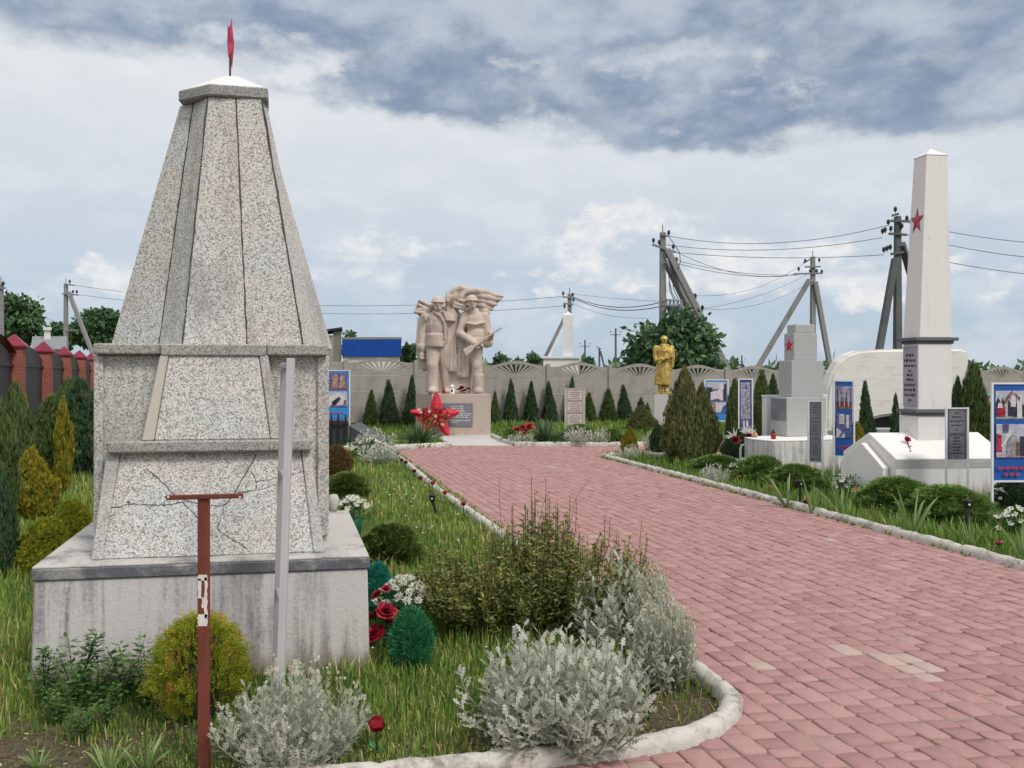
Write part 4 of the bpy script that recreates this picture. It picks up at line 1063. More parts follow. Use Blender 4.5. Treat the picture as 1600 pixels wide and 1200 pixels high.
for i, (lb, px, y, s, k) in enumerate([('broad-leaved iris clump spreading below the second round shrub', 1230, 793, .95, 0), ('upright pale iris clump beside the black solar lamp', 1268, 802, .92, 1), ('iris clump with one drooping leaf before the white flowers', 1316, 806, .95, 2),
    ('pale iris clump near the kerb below the pair of round shrubs', 1425, 838, .92, 0), ('tight upright iris clump next to the tall black solar lamp', 1517, 858, .80, 1), ('iris leaves cut by the right picture edge', 1602, 880, .8, 2)]):
    plant('iris_clump', lb, 'iris', gr(px, y), [('leaves', ir[k])], (s * (.45 if k == 1 else .78), s * (.45 if k == 1 else .78), s * .84), rz=i * 1.3, group=G8)
tf = strap_mesh('leaves', 'l_iris', 22, .16, .012, .9, .3, 9)
for lb, px, y, s in [('fresh green grass tuft at the bottom edge left of the rusty post', 168, 1196, .8), ('larger fresh green grass tuft close to the rusty post foot', 226, 1192, .9), ('single fresh grass tuft near the lower left picture edge', 60, 1190, .6)]:
    plant('grass_tuft', lb, 'grass tuft', gr(px, y + 10, -.02), [('leaves', tf)], (s, s, s), group='fresh grass tufts in the front soil')
# ---- leafy weeds at the left foot of the plinth
def weed_mesh(seed, h):
    rng = np.random.default_rng(seed); b = MB(); V, T = [], []
    for s in range(6):
        a = rng.random() * 6.28; top = np.array([math.cos(a) * .09, math.sin(a) * .09, h * rng.uniform(.7, 1.0)])
        b.tube([(0, 0, 0), tuple(top * .5 + np.array([0, 0, .02])), tuple(top)], [.003, .0025, .0015], 5)
        for j in range(15):
            t = .3 + .7 * j / 14; p = top * t; az_ = j * 2.4 + rng.normal() * .3
            for lf in range(3):
                az2 = az_ + (lf - 1) * .6
                D = unit(np.array([[math.cos(az2), math.sin(az2), rng.uniform(-.15, .45)]])); Sd = unit(np.cross(D, np.array([[0, 0, 1.]]) + rng.normal(size=(1, 3)) * .25)); l = rng.uniform(.03, .055)
                V.append(diamonds((p + D[0] * .012)[None], D, Sd, np.array([l]), np.array([l * .42]), .5)[0]); T.append(rng.random())
    o = quads('leaves', np.array(V), np.array(T), M['l_weed']); lm = o.data; bpy.data.objects.remove(o)
    o = b.build('stems', M['l_greenf']); sm = o.data; bpy.data.objects.remove(o); return [('leaves', lm), ('stems', sm)]
wm = [weed_mesh(41, .34), weed_mesh(42, .30)]
for lb, px, d, s, k in [('leafy weed rising against the left corner of the white plinth', 70, 3.52, .78, 0), ('tallest leafy weed against the stained plinth front', 118, 3.55, .98, 0), ('bushy weed right of the tallest one at the plinth foot', 150, 3.5, .85, 1),
    ('small weed between the others and the golden globe conifer', 200, 3.58, .95, 1), ('weed touching the golden globe conifer at the plinth foot', 232, 3.55, .8, 0), ('low weed in front of the plinth left corner', 92, 3.35, .6, 1), ('low dark weed in front of the plinth middle', 165, 3.3, .55, 0), ('low spreading weed in the grass before the weeds at the plinth', 128, 3.2, .5, 1)]:
    plant('leafy_weed', lb, 'weed', gd(px, d, -.03), wm[k], (s, s, s), group='leafy weeds at the foot of the plinth')
# ------------------------------------------------------------ monuments of the right-hand bed
def dirv(deg): return Vector((math.cos(rad(deg)), math.sin(rad(deg)), 0))
def slide(C, e, px):
    """from ground point C along e until the photo column px"""
    k = (px - 800) / F; t = (k * C.y - C.x) / (e.x - k * e.y); return C + e * t
def quad_px(pxl, pxc, pxr, d, ax, ay):
    """plan rectangle from its front-left corner column and visible left and right extents"""
    C = gd(pxc, d); Rr = slide(C, dirv(ax), pxr); Bk = slide(C, dirv(ay), pxl)
    return [C, Rr, Rr + (Bk - C), Bk]
def setz(q, z): return [Vector((p.x, p.y, z)) for p in q]
def shrink(q, f):
    c = sum(q, Vector((0, 0, 0))) / len(q); return [c + (p - c) * f for p in q]
def zat(py, d): return H - (py - HY) / F * d
def relief_star(name, o, u, v, r, m, parent, t=.02, r2=.40):
    b = MB(); star_mesh(b, o, u, v, r, t, 0, r2); return b.build(name, M[m], parent)
def word_lines(mb, o, u, v, w, ys, h, mi=0, t=.002, center=True, fill=None, seed=1):
    """rows of weathered lettering too small to read: word-length strokes on the plane o+u,v"""
    rr = random.Random(seed)
    for k, y in enumerate(ys):
        f = (fill[k] if fill else rr.uniform(.55, 1)); tot = w * f; x = -tot / 2 if center else -w / 2; end = x + tot
        while x < end - w * .02:
            l = min(rr.uniform(.10, .26) * w, end - x)
            n = max(1, int(l / (h * .8))); cw = l / n
            for j in range(n):
                a = x + j * cw; hh = h * rr.uniform(.75, 1.0)
                mb.plate([(a, y - h / 2), (a + cw * .8, y - h / 2), (a + cw * .8, y - h / 2 + hh), (a, y - h / 2 + hh)], o, u, v, t, mi)
            x += l + w * .035
# ---- white obelisk on a gabled plinth
C0 = gd(1400, 9.06); e1 = dirv(4); e2 = dirv(90 + 14.2)
wo = thing('obelisk', 'tall white four-sided obelisk with a red star on a white gabled plinth', 'obelisk', C0)
LW, LD = 1.42, .94; zE, zR = .513, .79
P4 = [C0, C0 + e1 * LW, C0 + e1 * LW + e2 * LD, C0 + e2 * LD]
b = MB(); r0, r1 = (P4[0] + P4[3]) / 2, (P4[1] + P4[2]) / 2
vs = setz(P4, -.05) + setz(P4, zE) + [Vector((r0.x, r0.y, zR)), Vector((r1.x, r1.y, zR))]
b.add(vs, [[0, 3, 2, 1], [0, 1, 5, 4], [2, 3, 7, 6], [4, 5, 9, 8], [6, 7, 8, 9], [3, 0, 4, 8, 7], [1, 2, 6, 9, 5]])
pl = b.build('gabled_plinth', M['white'], wo, .008)
b = MB(); z0b, z1b = .40, .506
o_ = C0 - e1.cross(Vector((0, 0, 1))) * 0
nf = Vector((e1.y, -e1.x, 0))
b.prism([C0 + nf * .004 + Vector((0, 0, z0b)), C0 + e1 * LW + nf * .004 + Vector((0, 0, z0b)), C0 + e1 * LW + Vector((0, 0, z0b)), C0 + Vector((0, 0, z0b))], [C0 + nf * .004 + Vector((0, 0, z1b)), C0 + e1 * LW + nf * .004 + Vector((0, 0, z1b)), C0 + e1 * LW + Vector((0, 0, z1b)), C0 + Vector((0, 0, z1b))])
b.build('worn_band', M['white_band'], pl)
# five-sided slab standing before the left gable
nl = Vector((-e2.y, e2.x, 0)); 
if nl.x > 0: nl = -nl
gs = C0 + nl * .10
b = MB(); pg = [(.10, -.05), (.86, -.05), (.86, .40), (.47, .665), (.10, .40)]
b.plate(pg, gs, e2, (0, 0, 1), .085 if e2.cross(Vector((0, 0, 1))).dot(nl) < 0 else -.085); b.build('gable_slab', M['white'], wo, .006)
q = quad_px(1405, 1434.5, 1481, 9.40, 6, 104)
b = MB(); b.prism(setz(q, .55), setz(q, zat(650, 9.4))); b.build('pedestal', M['white'], wo, .004)
qm = quad_px(1411.5, 1435, 1487, 9.40, 6, 104); zm0, zm1 = zat(640, 9.4), zat(537, 9.4)
def band(name, z0, z1, s0, s1):
    b = MB(); zz = (z0 + z1) / 2
    b.prism(setz(shrink(qm, s0), z0), setz(shrink(qm, s0), zz - .004)); b.build(name, M['band_grey'], wo, .004)
    b = MB(); b.prism(setz(shrink(qm, s1), zz - .003), setz(shrink(qm, s1), z1)); b.build(name, M['band_grey'], wo, .004)
band('moulding', zat(650, 9.4) + .001, zm0, 1.12, 1.30)
b = MB(); b.prism(setz(qm, zm0 + .001), setz(qm, zm1)); b.build('die', M['white'], wo, .004)
band('cornice', zm1 + .001, zat(527, 9.4), 1.10, 1.30)
qs = quad_px(1411, 1437, 1487.5, 9.40, 6, 104); qt = quad_px(1428, 1447.5, 1480.5, 9.44, 6, 104)
zs0, zs1 = zat(527, 9.4) + .001, zat(241.5, 9.44)
b = MB(); b.prism(setz(qs, zs0), setz(qt, zs1)); sh = b.build('shaft', M['white'], wo, .004)
b = MB(); qa = shrink(qt, 1.06); ap_ = sum(qt, Vector((0, 0, 0))) / 4
b.add(setz(qa, zs1 + .001) + [Vector((ap_.x, ap_.y, zs1 + .105))], [[3, 2, 1, 0], [0, 1, 4], [1, 2, 4], [2, 3, 4], [3, 0, 4]]); b.build('tip', M['white'], wo)
# inscribed plaque on the left face of the die
eu = (qm[0] - qm[3]).normalized(); nlft = eu.cross(Vector((0, 0, 1))); wpl = (qm[0] - qm[3]).length
oc = (qm[0] + qm[3]) / 2 + Vector((0, 0, (zm0 + zm1) / 2)); hh = (zm1 - zm0)
if nlft.dot(Vector((-1, 0, 0))) < 0: nlft = -nlft
b = MB(); b.plate([(-wpl * .46, -hh * .46), (wpl * .46, -hh * .46), (wpl * .46, hh * .47), (-wpl * .46, hh * .47)], oc, eu, (0, 0, 1), .012); pq = b.build('inscribed_plaque', M['plaque_lilac'], wo)
b = MB(); word_lines(b, oc + nlft * .012, eu, Vector((0, 0, 1)), wpl * .82, [hh * x for x in (.33, .25, .17, .09, .025, -.045, -.125, -.20, -.28, -.36)], hh * .042, 0, .002, True, [.62, .95, .95, .25, .5, .55, .9, .95, .9, .28], 5)
b.build('lettering', M['ink'], pq)
# star on the left face of the shaft
def face_pt(q0, q1, z0, z1, s, z):
    t = (z - z0) / (z1 - z0); a = q0[3].lerp(q1[3], t); c = q0[0].lerp(q1[0], t); p = a.lerp(c, s); return Vector((p.x, p.y, z))
zst = zat(342, 9.4); pst = face_pt(qs, qt, zs0, zs1, .50, zst)
up_ = (face_pt(qs, qt, zs0, zs1, .5, zst + .3) - pst).normalized()
b = MB(); star_mesh(b, pst + nlft * .003, eu, up_, .150, .025, 0, .40, math.pi / 2, .66); stO = b.build('red_star', M['star_pink'], wo)
b = MB(); star_mesh(b, pst + nlft * .001, eu, up_, .178, .008, 0, .40, math.pi / 2, .66); b.build('star_border', M['band_grey'], stO)

# ---- grey stepped monument on a streaked round-cornered base
sm_ = thing('stepped_monument', 'grey stepped monument with a small red star on a streaked white base', 'monument', gd(1230, 12))
qb = quad_px(1163, 1207, 1330, 11.5, 21, 105)
b = MB(); arc = [qb[3].lerp(qb[0], t) + Vector((-.10 * math.sin(t * 3.14), -.03 * math.sin(t * 3.14), 0)) for t in (0, .25, .5, .75, 1)] + [qb[0].lerp(qb[1], t) + Vector((.0, -.10 * math.sin(t * 3.14), 0)) for t in (.25, .5, .75, 1)] + [qb[2]]
b.prism(setz(arc, -.05), setz(arc, .5)); b.build('base', M['white_streak'], sm_, .008)
b = MB(); b.prism(setz(shrink(arc, 1.008), .501), setz(shrink(arc, 1.008), .522)); b.build('base_top', M['white'], sm_, .004)
for nm, (l, c_, r_), y0, y1, d in (('block', (1203.5, 1229.5, 1291.5), 688, 621, 12.15), ('block', (1216.5, 1237, 1287), 621, 563, 12.25), ('block', (1225, 1240.5, 1277), 563, 520, 12.32), ('block', (1229.5, 1243, 1273.5), 520, 506.5, 12.36)):
    q = quad_px(l, c_, r_, d, 20, 104); b = MB(); z0, z1 = (zat(y0, d) if y0 != 688 else .523), zat(y1, d)
    b.prism(setz(q, z0 + .001), setz(q, z1)); last = b.build(nm, M['grey_paint'], sm_, .008)
    if y0 == 563: q3, z3 = q, (z0 + z1) / 2
    topq, topz = q, z1
b = MB(); tq = shrink(topq, .8); cc = sum(tq, Vector((0, 0, 0))) / 4
b.add(setz(tq, topz + .001) + [Vector((cc.x, cc.y, topz + .05))], [[3, 2, 1, 0], [0, 1, 4], [1, 2, 4], [2, 3, 4], [3, 0, 4]]); b.build('cap', M['grey_paint'], sm_)
eu3 = (q3[0] - q3[3]).normalized(); n3 = eu3.cross(Vector((0, 0, 1)))
pc = (q3[0] + q3[3]) / 2 + Vector((0, 0, z3 + .02))
b = MB(); star_mesh(b, pc + n3 * .003, eu3, Vector((0, 0, 1)), .125, .022); b.build('red_star', M['star_red'], sm_)
q1b = quad_px(1206, 1229.5, 1230.0, 12.15, 20, 104)
ql = quad_px(1203.5, 1229.5, 1291.5, 12.15, 20, 104); e_l = (ql[0] - ql[3]).normalized(); n_l = e_l.cross(Vector((0, 0, 1)))
b = MB(); oc = (ql[0] + ql[3]) / 2 + Vector((0, 0, .98)); wl = (ql[0] - ql[3]).length
b.plate([(-wl * .42, -.20), (wl * .44, -.20), (wl * .44, .14), (-wl * .42, .14)], oc, e_l, (0, 0, 1), .012); b.build('name_plate', M['plaque'], sm_)
# white slab behind the stepped monument
bs = gd(1198, 12.9); es = dirv(16); rs = slide(bs, es, 1293)
ws = thing('white_slab', 'plain white upright slab behind the grey stepped monument', 'slab', bs)
b = MB(); qq = [bs, rs, rs + dirv(106) * .14, bs + dirv(106) * .14]
b.prism(setz(qq, -.05), setz(qq, zat(620.5, 12.9))); b.build('slab', M['white'], ws, .006)
b = MB(); qq2 = shrink(qq, 1.02); b.prism(setz(qq2, zat(620.5, 12.9) + .001), setz(qq2, zat(617.5, 12.9))); b.build('coping', M['white_clean'], ws, .004)

# ---- pale curved stone behind the white obelisk
ps = thing('curved_stone', 'big pale cream curved memorial stone behind the white obelisk', 'memorial stone', gd(1400, 14.6))
out = [(1291, 676), (1290, 655), (1291, 630), (1294, 605), (1301, 582), (1311, 565), (1324, 554), (1342, 547.5), (1380, 545.5), (1440, 545), (1500, 544), (1513, 547), (1516, 556), (1514, 572), (1509, 588), (1502, 604), (1497, 622), (1492, 642), (1488, 668), (1470, 668), (1440, 656), (1400, 649), (1375, 652), (1352, 660), (1330, 664), (1305, 662), (1299, 676)]
b = MB(); od = Vector((0, 14.6, 0))
poly = [((px - 800) / F * 14.6, zat(py, 14.6)) for px, py in out]
b.plate(poly, od, (1, 0, 0), (0, 0, 1), -.38); st_ = b.build('stone', M['pale_stone'], ps, .05, 3)
b = MB(); b.plate([(x * 1.0, z) for x, z in [((px - 800) / F * 14.9, zat(py, 14.9)) for px, py in [(1296, 700), (1492, 700), (1492, 666), (1440, 654), (1400, 648), (1350, 658), (1296, 661)]]], Vector((0, 14.95, 0)), (1, 0, 0), (0, 0, 1), -.2); b.build('dark_backing', M['granite'], ps)
b = MB(); pb2 = [gd(1262, 13.9), gd(1300, 13.9), gd(1300, 14.3), gd(1262, 14.3)]
b.prism(setz(pb2, -.05), setz(pb2, zat(672, 13.9))); fo = thing('low_plinth', 'low pale block at the left foot of the curved stone', 'block', gd(1280, 13.9)); b.build('block', M['grey_paint'], fo, .01)
b.v, b.f, b.m, b.sm = [], [], [], []
pb3 = [gd(1366, 13.9), gd(1392, 13.9), gd(1392, 14.2), gd(1366, 14.2)]
b.prism(setz(pb3, -.05), setz(pb3, zat(670, 13.9))); fo = thing('low_plinth', 'low pale block behind the ridge of the white gabled plinth', 'block', gd(1379, 13.9)); b.build('block', M['grey_paint'], fo, .01)

# ---- printed posters on thin frames
def panel(name, label, cat, corners, d, mats_back, prints, letters=None, group=None, posts=True, ink='ink_red', frame_m='white_clean', board='poster_blue', post_bottom=None, pedge=.02, back=0, yaw=0.0):
    """board seen between photo columns/rows at depth d, turned by yaw degrees; prints are (rect/poly in 0..1, material)"""
    x0, y0, x1, y1 = corners
    A = gd(x0, d); e = dirv(yaw); B = slide(A, e, x1); wd = (B - A).length
    zt, zb = zat(y0, d), zat(y1, d); o = A + Vector((0, 0, zb)); hh = zt - zb; z = Vector((0, 0, 1))
    n = Vector((e.y, -e.x, 0))
    t = thing(name, label, cat, Vector(((A.x + B.x) / 2, (A.y + B.y) / 2, 0)), group)
    b = MB(); b.plate([(0, 0), (wd, 0), (wd, hh), (0, hh)], o - n * .012, e, z, .012); bd = b.build('board', M[board], t)
    for k, (poly, m) in enumerate(prints):
        b = MB(); 
        if len(poly) == 4 and not isinstance(poly[0], tuple): a0, b0, a1, b1 = poly; poly = [(a0, b0), (a1, b0), (a1, b1), (a0, b1)]
        b.plate([(u * wd, v * hh) for u, v in poly], o + n * (.0012 * k), e, z, .0012)
        b.build('print', M[m], bd)
    f_ = pedge
    for a, c in (((0, 0), (wd, 0)), ((0, hh), (wd, hh))): b = MB(); b.beam(o + e * (a[0] - f_) + z * a[1], o + e * (c[0] + f_) + z * c[1], .02, f_); b.build('frame_rail', M[frame_m], t)
    for s in (0, wd):
        b = MB(); p = o + e * (s + (f_ if s else -f_)) ; b.beam(Vector((p.x, p.y, -.05)) if posts else p - z * .0, p + z * (hh + .01), .022, f_); b.build('post', M[frame_m], t)
    if letters:
        b = MB(); word_lines(b, o + n * (.0012 * len(prints)) + e * wd / 2, e, z, wd * letters[0], [hh * y for y in letters[1]], hh * letters[2], 0, .0012, True, letters[3] if len(letters) > 3 else None, hash(label) % 97 if False else len(label)); b.build('lettering', M[ink], bd)
    return t
def rect(a, b, c, d): return (a, b, c, d)
GP = 'blue photo posters on white frames'
panel('poster', 'large blue poster with two excavator photos at the right picture edge', 'poster', (1553, 599, 1607, 752), 8.3, None, [
    (rect(.05, .635, .95, .925), 'p_sky'), ([(.05, .66), (.30, .66), (.30, .80), (.24, .86), (.20, .80), (.12, .86), (.05, .80)], 'p_dark'), ([(.40, .64), (.95, .64), (.95, .76), (.75, .80), (.52, .78), (.40, .84)], 'p_dark'), (rect(.05, .635, .95, .66), 'p_grey'),
    ([(.48, .76), (.62, .76), (.62, .875), (.48, .865)], 'p_white'), ([(.66, .645), (.80, .645), (.80, .88), (.66, .88)], 'p_white'), ([(.05, .665), (.32, .665), (.32, .76), (.22, .79), (.05, .75)], 'p_red'), ([(.09, .75), (.24, .75), (.22, .80), (.11, .80)], 'p_white'), ([(.30, .79), (.34, .80), (.54, .91), (.50, .925), (.27, .82)], 'p_brown'), ([(.50, .925), (.55, .91), (.74, .86), (.74, .82), (.68, .85)], 'p_brown'),
    (rect(.05, .245, .95, .585), 'p_sky'), (rect(.05, .245, .95, .275), 'p_pink'), (rect(.72, .26, .95, .46), 'p_dark'), ([(.05, .30), (.2, .30), (.2, .47), (.05, .49)], 'p_red'), ([(.33, .255), (.68, .255), (.68, .44), (.55, .475), (.36, .44)], 'p_grey'), ([(.60, .26), (.70, .26), (.70, .40), (.60, .40)], 'p_brown'), ([(.16, .37), (.22, .35), (.50, .50), (.46, .54), (.30, .48), (.25, .40)], 'p_white'), ([(.25, .50), (.38, .50), (.40, .585), (.22, .585)], 'p_violet'),
    ], (.86, (.14, .075), .035, (.98, .55)), GP, yaw=2)
panel('poster', 'tall narrow blue poster between the stepped monument and the white obelisk', 'poster', (1305, 595, 1332, 713), 10.6, None, [
    (rect(.04, .625, .96, .93), 'p_violet'), (rect(.04, .73, .96, .93), 'p_lilac'), (rect(.04, .625, .96, .70), 'p_brown'), ([(.28, .675), (.72, .675), (.68, .72), (.34, .72)], 'p_red')] + [(rect(x, .66, x + .035, .90 - .05 * (k % 3)), 'p_white' if k % 2 else 'p_dark') for k, x in enumerate((.12, .24, .36, .50, .62, .74, .86))] + [
    (rect(.06, .25, .96, .57), 'p_violet'), ([(.06, .25), (.55, .25), (.55, .30), (.06, .38)], 'p_white'), (rect(.22, .43, .52, .56), 'p_white'), (rect(.27, .45, .48, .54), 'p_sky'), (rect(.62, .38, .78, .55), 'p_white'), ([(.20, .26), (.34, .26), (.66, .40), (.60, .44)], 'p_blue'), ([(.55, .26), (.66, .26), (.96, .38), (.90, .42)], 'p_blue')],
    (.8, (.14, .10), .025), GP, yaw=-14)
panel('poster', 'narrow navy poster showing a tall grey obelisk, left of the stepped monument', 'poster', (1156, 592.5, 1174, 689), 14.4, None, [
    (rect(.07, .35, .90, .95), 'p_lilac'), ([(.22, .36), (.80, .36), (.76, .62), (.66, .64), (.62, .86), (.54, .92), (.46, .86), (.42, .64), (.28, .62)], 'p_grey'), ([(.42, .84), (.66, .84), (.60, .92), (.48, .92)], 'p_violet'), (rect(.07, .10, .90, .34), 'p_violet'), (rect(.28, .14, .42, .33), 'p_white'), (rect(.55, .13, .72, .33), 'p_white'), (rect(.07, .10, .90, .15), 'p_dark')],
    None, GP, board='poster_navy', yaw=4)
panel('poster', 'blue poster of a white memorial behind the large olive cypress', 'poster', (1103, 593.5, 1136, 658), 16.2, None, [
    (rect(.04, .48, .96, .95), 'p_violet'), (rect(.04, .78, .96, .95), 'p_sky'), (rect(.04, .55, .30, .82), 'p_dark'), ([(.22, .52), (.80, .50), (.80, .92), (.62, .92), (.62, .76), (.22, .70)], 'p_white'), (rect(.86, .5, .96, .9), 'p_dark'), ([(.30, .49), (.70, .49), (.60, .54), (.40, .54)], 'p_brown'), (rect(.04, .20, .96, .46), 'p_lilac'), ([(.46, .22), (.80, .22), (.92, .34), (.92, .45), (.46, .45)], 'p_white'), (rect(.04, .22, .40, .44), 'p_flesh'), ([(.70, .22), (.96, .20), (.96, .40), (.80, .36)], 'p_blue')],
    None, GP, board='poster_lblue', yaw=3)
panel('poster', 'blue poster showing a statue beside the right edge of the grey obelisk', 'poster', (497, 579, 545, 655), 16.8, None, [
    (rect(.04, .60, .95, .95), 'p_violet'), ([(.45, .62), (.62, .62), (.66, .86), (.58, .94), (.48, .88)], 'p_flesh'), ([(.68, .62), (.88, .62), (.88, .84), (.80, .92), (.72, .86)], 'p_flesh'), (rect(.4, .60, .95, .65), 'p_brown'), (rect(.04, .25, .95, .57), 'p_sky'), ([(.35, .27), (.95, .27), (.95, .40), (.70, .55), (.35, .46)], 'p_white'), ([(.45, .27), (.60, .30), (.75, .42), (.68, .46), (.45, .36)], 'p_dark'), (rect(.4, .25, .95, .29), 'p_violet'), ([(.82, .30), (.93, .30), (.93, .40), (.86, .40)], 'p_brown')],
    (.8, (.13,), .03, (.9,)), GP, board='poster_lblue', yaw=0)
# ---- inscribed grey plates on two posts
GS = 'inscribed plates on two posts'
def sign(label, corners, d, yaw, secs, board, ink, frame_m, edge):
    x0, y0, x1, y1 = corners
    t = panel('inscribed_sign', label, 'sign', corners, d, None, [], None, GS, True, board=board, frame_m=frame_m, yaw=yaw, pedge=.016)
    bd = [c for c in t.children if c.name.startswith('board')][0]
    A = gd(x0, d); e = dirv(yaw); B = slide(A, e, x1); wd = (B - A).length; zt, zb = zat(y0, d), zat(y1, d); hh = zt - zb; n = Vector((e.y, -e.x, 0)); z = Vector((0, 0, 1)); o = A + z * zb
    ns = len(secs)
    for i, fills in enumerate(secs):
        ya, yb = hh * (1 - (i + 1) / ns) + hh * .015, hh * (1 - i / ns) - hh * .015
        b = MB()
        for (a, c, s) in (((wd * .07, ya), (wd * .93, ya), 0), ((wd * .07, yb), (wd * .93, yb), 0), ((wd * .07, ya), (wd * .07, yb), 0), ((wd * .93, ya), (wd * .93, yb), 0)):
            b.beam(o + e * a[0] + z * a[1] + n * .002, o + e * c[0] + z * c[1] + n * .002, wd * .022, .003, 0, n)
        b.build('border', M[edge], bd)
        k = len(fills); b = MB()
        word_lines(b, o + e * wd / 2, e, z, wd * .72, [ya + (yb - ya) * (1 - (j + .9) / (k + .9)) for j in range(k)], (yb - ya) * .06, 0, .002, True, fills, i + len(label)); b.build('lettering', M[ink], bd)
    return t
sign('grey two-part inscribed plate standing before the white gabled plinth', (1480.5, 638, 1510, 719), 8.75, 3, [[.35, .7, 1, .85, .15], [.4, .5, .6, .8, .55, 1, .15]], 'plaque', 'ink', 'white_clean', 'ink')
sign('narrow three-part grey inscribed plate before the grey stepped monument', (1265, 627, 1283, 722), 10.5, -16, [[.5, .7, .6, .7, .1, .9], [.5, .8, .6, .8, .7, .1, .9], [.5, .7, .6, .8, .7, .1, 1]], 'plaque', 'ink', 'white_clean', 'ink')
sign('pinkish white three-part inscribed plate before the concrete fence', (884, 607, 912.5, 664), 17.8, 2, [[.4, .8, .9, .6, .9], [.5, .9, .8, .6, .9], [.4, .7, .9, .6, .8]], 'p_pinkw', 'p_brown', 'p_pinkw', 'p_brown') if False else None
M['p_pinkw'] = plain('pale_pink_plate', (.55, .48, .45), .6)
sign('pinkish white three-part inscribed plate before the concrete fence', (884, 607, 912.5, 664), 17.8, 2, [[.4, .8, .9, .6, .9], [.5, .9, .8, .6, .9], [.4, .7, .9, .6, .8]], 'p_pinkw', 'p_brown', 'p_pinkw', 'p_brown')

# ---- grave lamps, solar lamps, dark granite enclosure
def lamp(name, label, base, h, r, glass, cap):
    t = thing(name, label, 'grave lamp', base, 'grave lamps')
    b = MB(); b.lathe(base, [(r * .8, 0), (r, h * .06), (r * .72, h * .12), (r * .95, h * .2), (r, h * .4), (r * .8, h * .62), (r * .6, h * .66)], 14); b.build('glass', M[glass], t)
    b = MB(); b.lathe(base, [(r * .66, h * .665), (r * .7, h * .70), (r * .5, h * .80), (r * .30, h * .85), (r * .34, h * .93), (r * .1, h)], 14); b.build('lid', M[cap], t)
M['glass_red'] = plain('red_glass', (.30, .02, .02), .2); M['glass_amber'] = plain('amber_glass', (.48, .26, .14), .25)
bz = .5225
def on_base(px, d): p = gd(px, d); p.z = bz; return p
lamp('grave_lamp', 'red glass grave lamp with a dark lid on the streaked monument base', on_base(1208.5, 11.75), .145, .042, 'glass_red', 'black')
lamp('grave_lamp', 'amber grave lamp on the far left of the streaked monument base', on_base(1180, 12.05), .10, .04, 'glass_amber', 'glass_amber')
def solar(label, px, y, h, tilt=.0):
    p = gr(px, y); t = thing('solar_lamp', label, 'garden lamp', p, 'black garden lamps')
    b = MB(); b.tube([p + Vector((0, 0, -.04)), p + Vector((tilt * h * .9, 0, h * .78))], .016, 8); b.build('stake', M['black'], t)
    q = p + Vector((tilt * h, 0, h * .78)); b = MB(); b.lathe(q, [(.016, 0), (.030, .02), (.034, .055), (.046, .06), (.03, .078), (.008, .085)], 12); b.build('head', M['black'], t)
    b = MB(); b.ell(q + Vector((.0, -.035, .036)), (.010, .008, .010)); b.build('lens', M['white_clean'], t)
solar('black solar garden lamp between the first two iris clumps', 1250, 793, .30)
solar('taller black solar garden lamp beside the round shrub by the path', 1511, 852, .42)
solar('small tilted black garden lamp in the lawn beside the left kerb', 684, 803, .17, -.35)
gx = thing('granite_enclosure', 'dark granite grave enclosure with bars and a sloping slab right of the obelisk', 'grave', gd(520, 15.8))
b = MB(); qg = [gd(470, 15.8), gd(544, 15.8), gd(544, 16.6) , gd(470, 16.6)]; b.prism(setz(qg, -.05), setz(qg, zat(657, 15.8))); b.build('block', M['granite'], gx, .01)
for px in (500, 509, 518, 528.5, 540):
    b = MB(); p = gd(px, 15.76); b.box((p.x, p.y, .33), (.03, .03, .72)); b.build('bar', M['black'], gx)
b = MB(); b.beam(gd(490, 15.75, .50), gd(544, 15.75, .50), .03, .03); b.build('rail', M['black'], gx)
b = MB(); a, c = gd(545.5, 15.9, -.03), gd(590, 15.9, -.03); ap2 = Vector((a.x, a.y, .46)); ct = Vector((c.x, c.y, .10))
b.prism([a, c, c + Vector((0, 1.2, 0)), a + Vector((0, 1.2, 0))], [ap2, ct, ct + Vector((0, 1.2, 0)), ap2 + Vector((0, 1.2, 0))]); b.build('sloping_slab', M['granite'], gx, .006)

# ------------------------------------------------------------ flowers (artificial and real)
def bloom_quads(c, r, nrm, layers, per, w=.62, cup=.5, rng=RN):
    V = []; n = np.array(nrm) / np.linalg.norm(nrm); s = np.cross(n, [0.13, .2, 1.]); s /= np.linalg.norm(s); q = np.cross(n, s)
    for l in range(layers):
        f = 1 - .72 * l / max(1, layers); th = cup + (1.35 - cup) * l / max(1, layers - 1 or 1) if layers > 1 else cup
        for k in range(per):
            a = 6.2832 * k / per + l * 1.1 + rng.normal() * .08; rd = s * math.cos(a) + q * math.sin(a)
            D = rd * math.cos(th) + n * math.sin(th); tn = np.cross(n, rd); L_ = r * f * rng.uniform(.88, 1.1)
            p = np.array(c) + n * r * .06 * l
            V.append([p, p + D * L_ * .6 + tn * L_ * w * .5, p + D * L_ + n * L_ * .05, p + D * L_ * .6 - tn * L_ * w * .5])
    return V
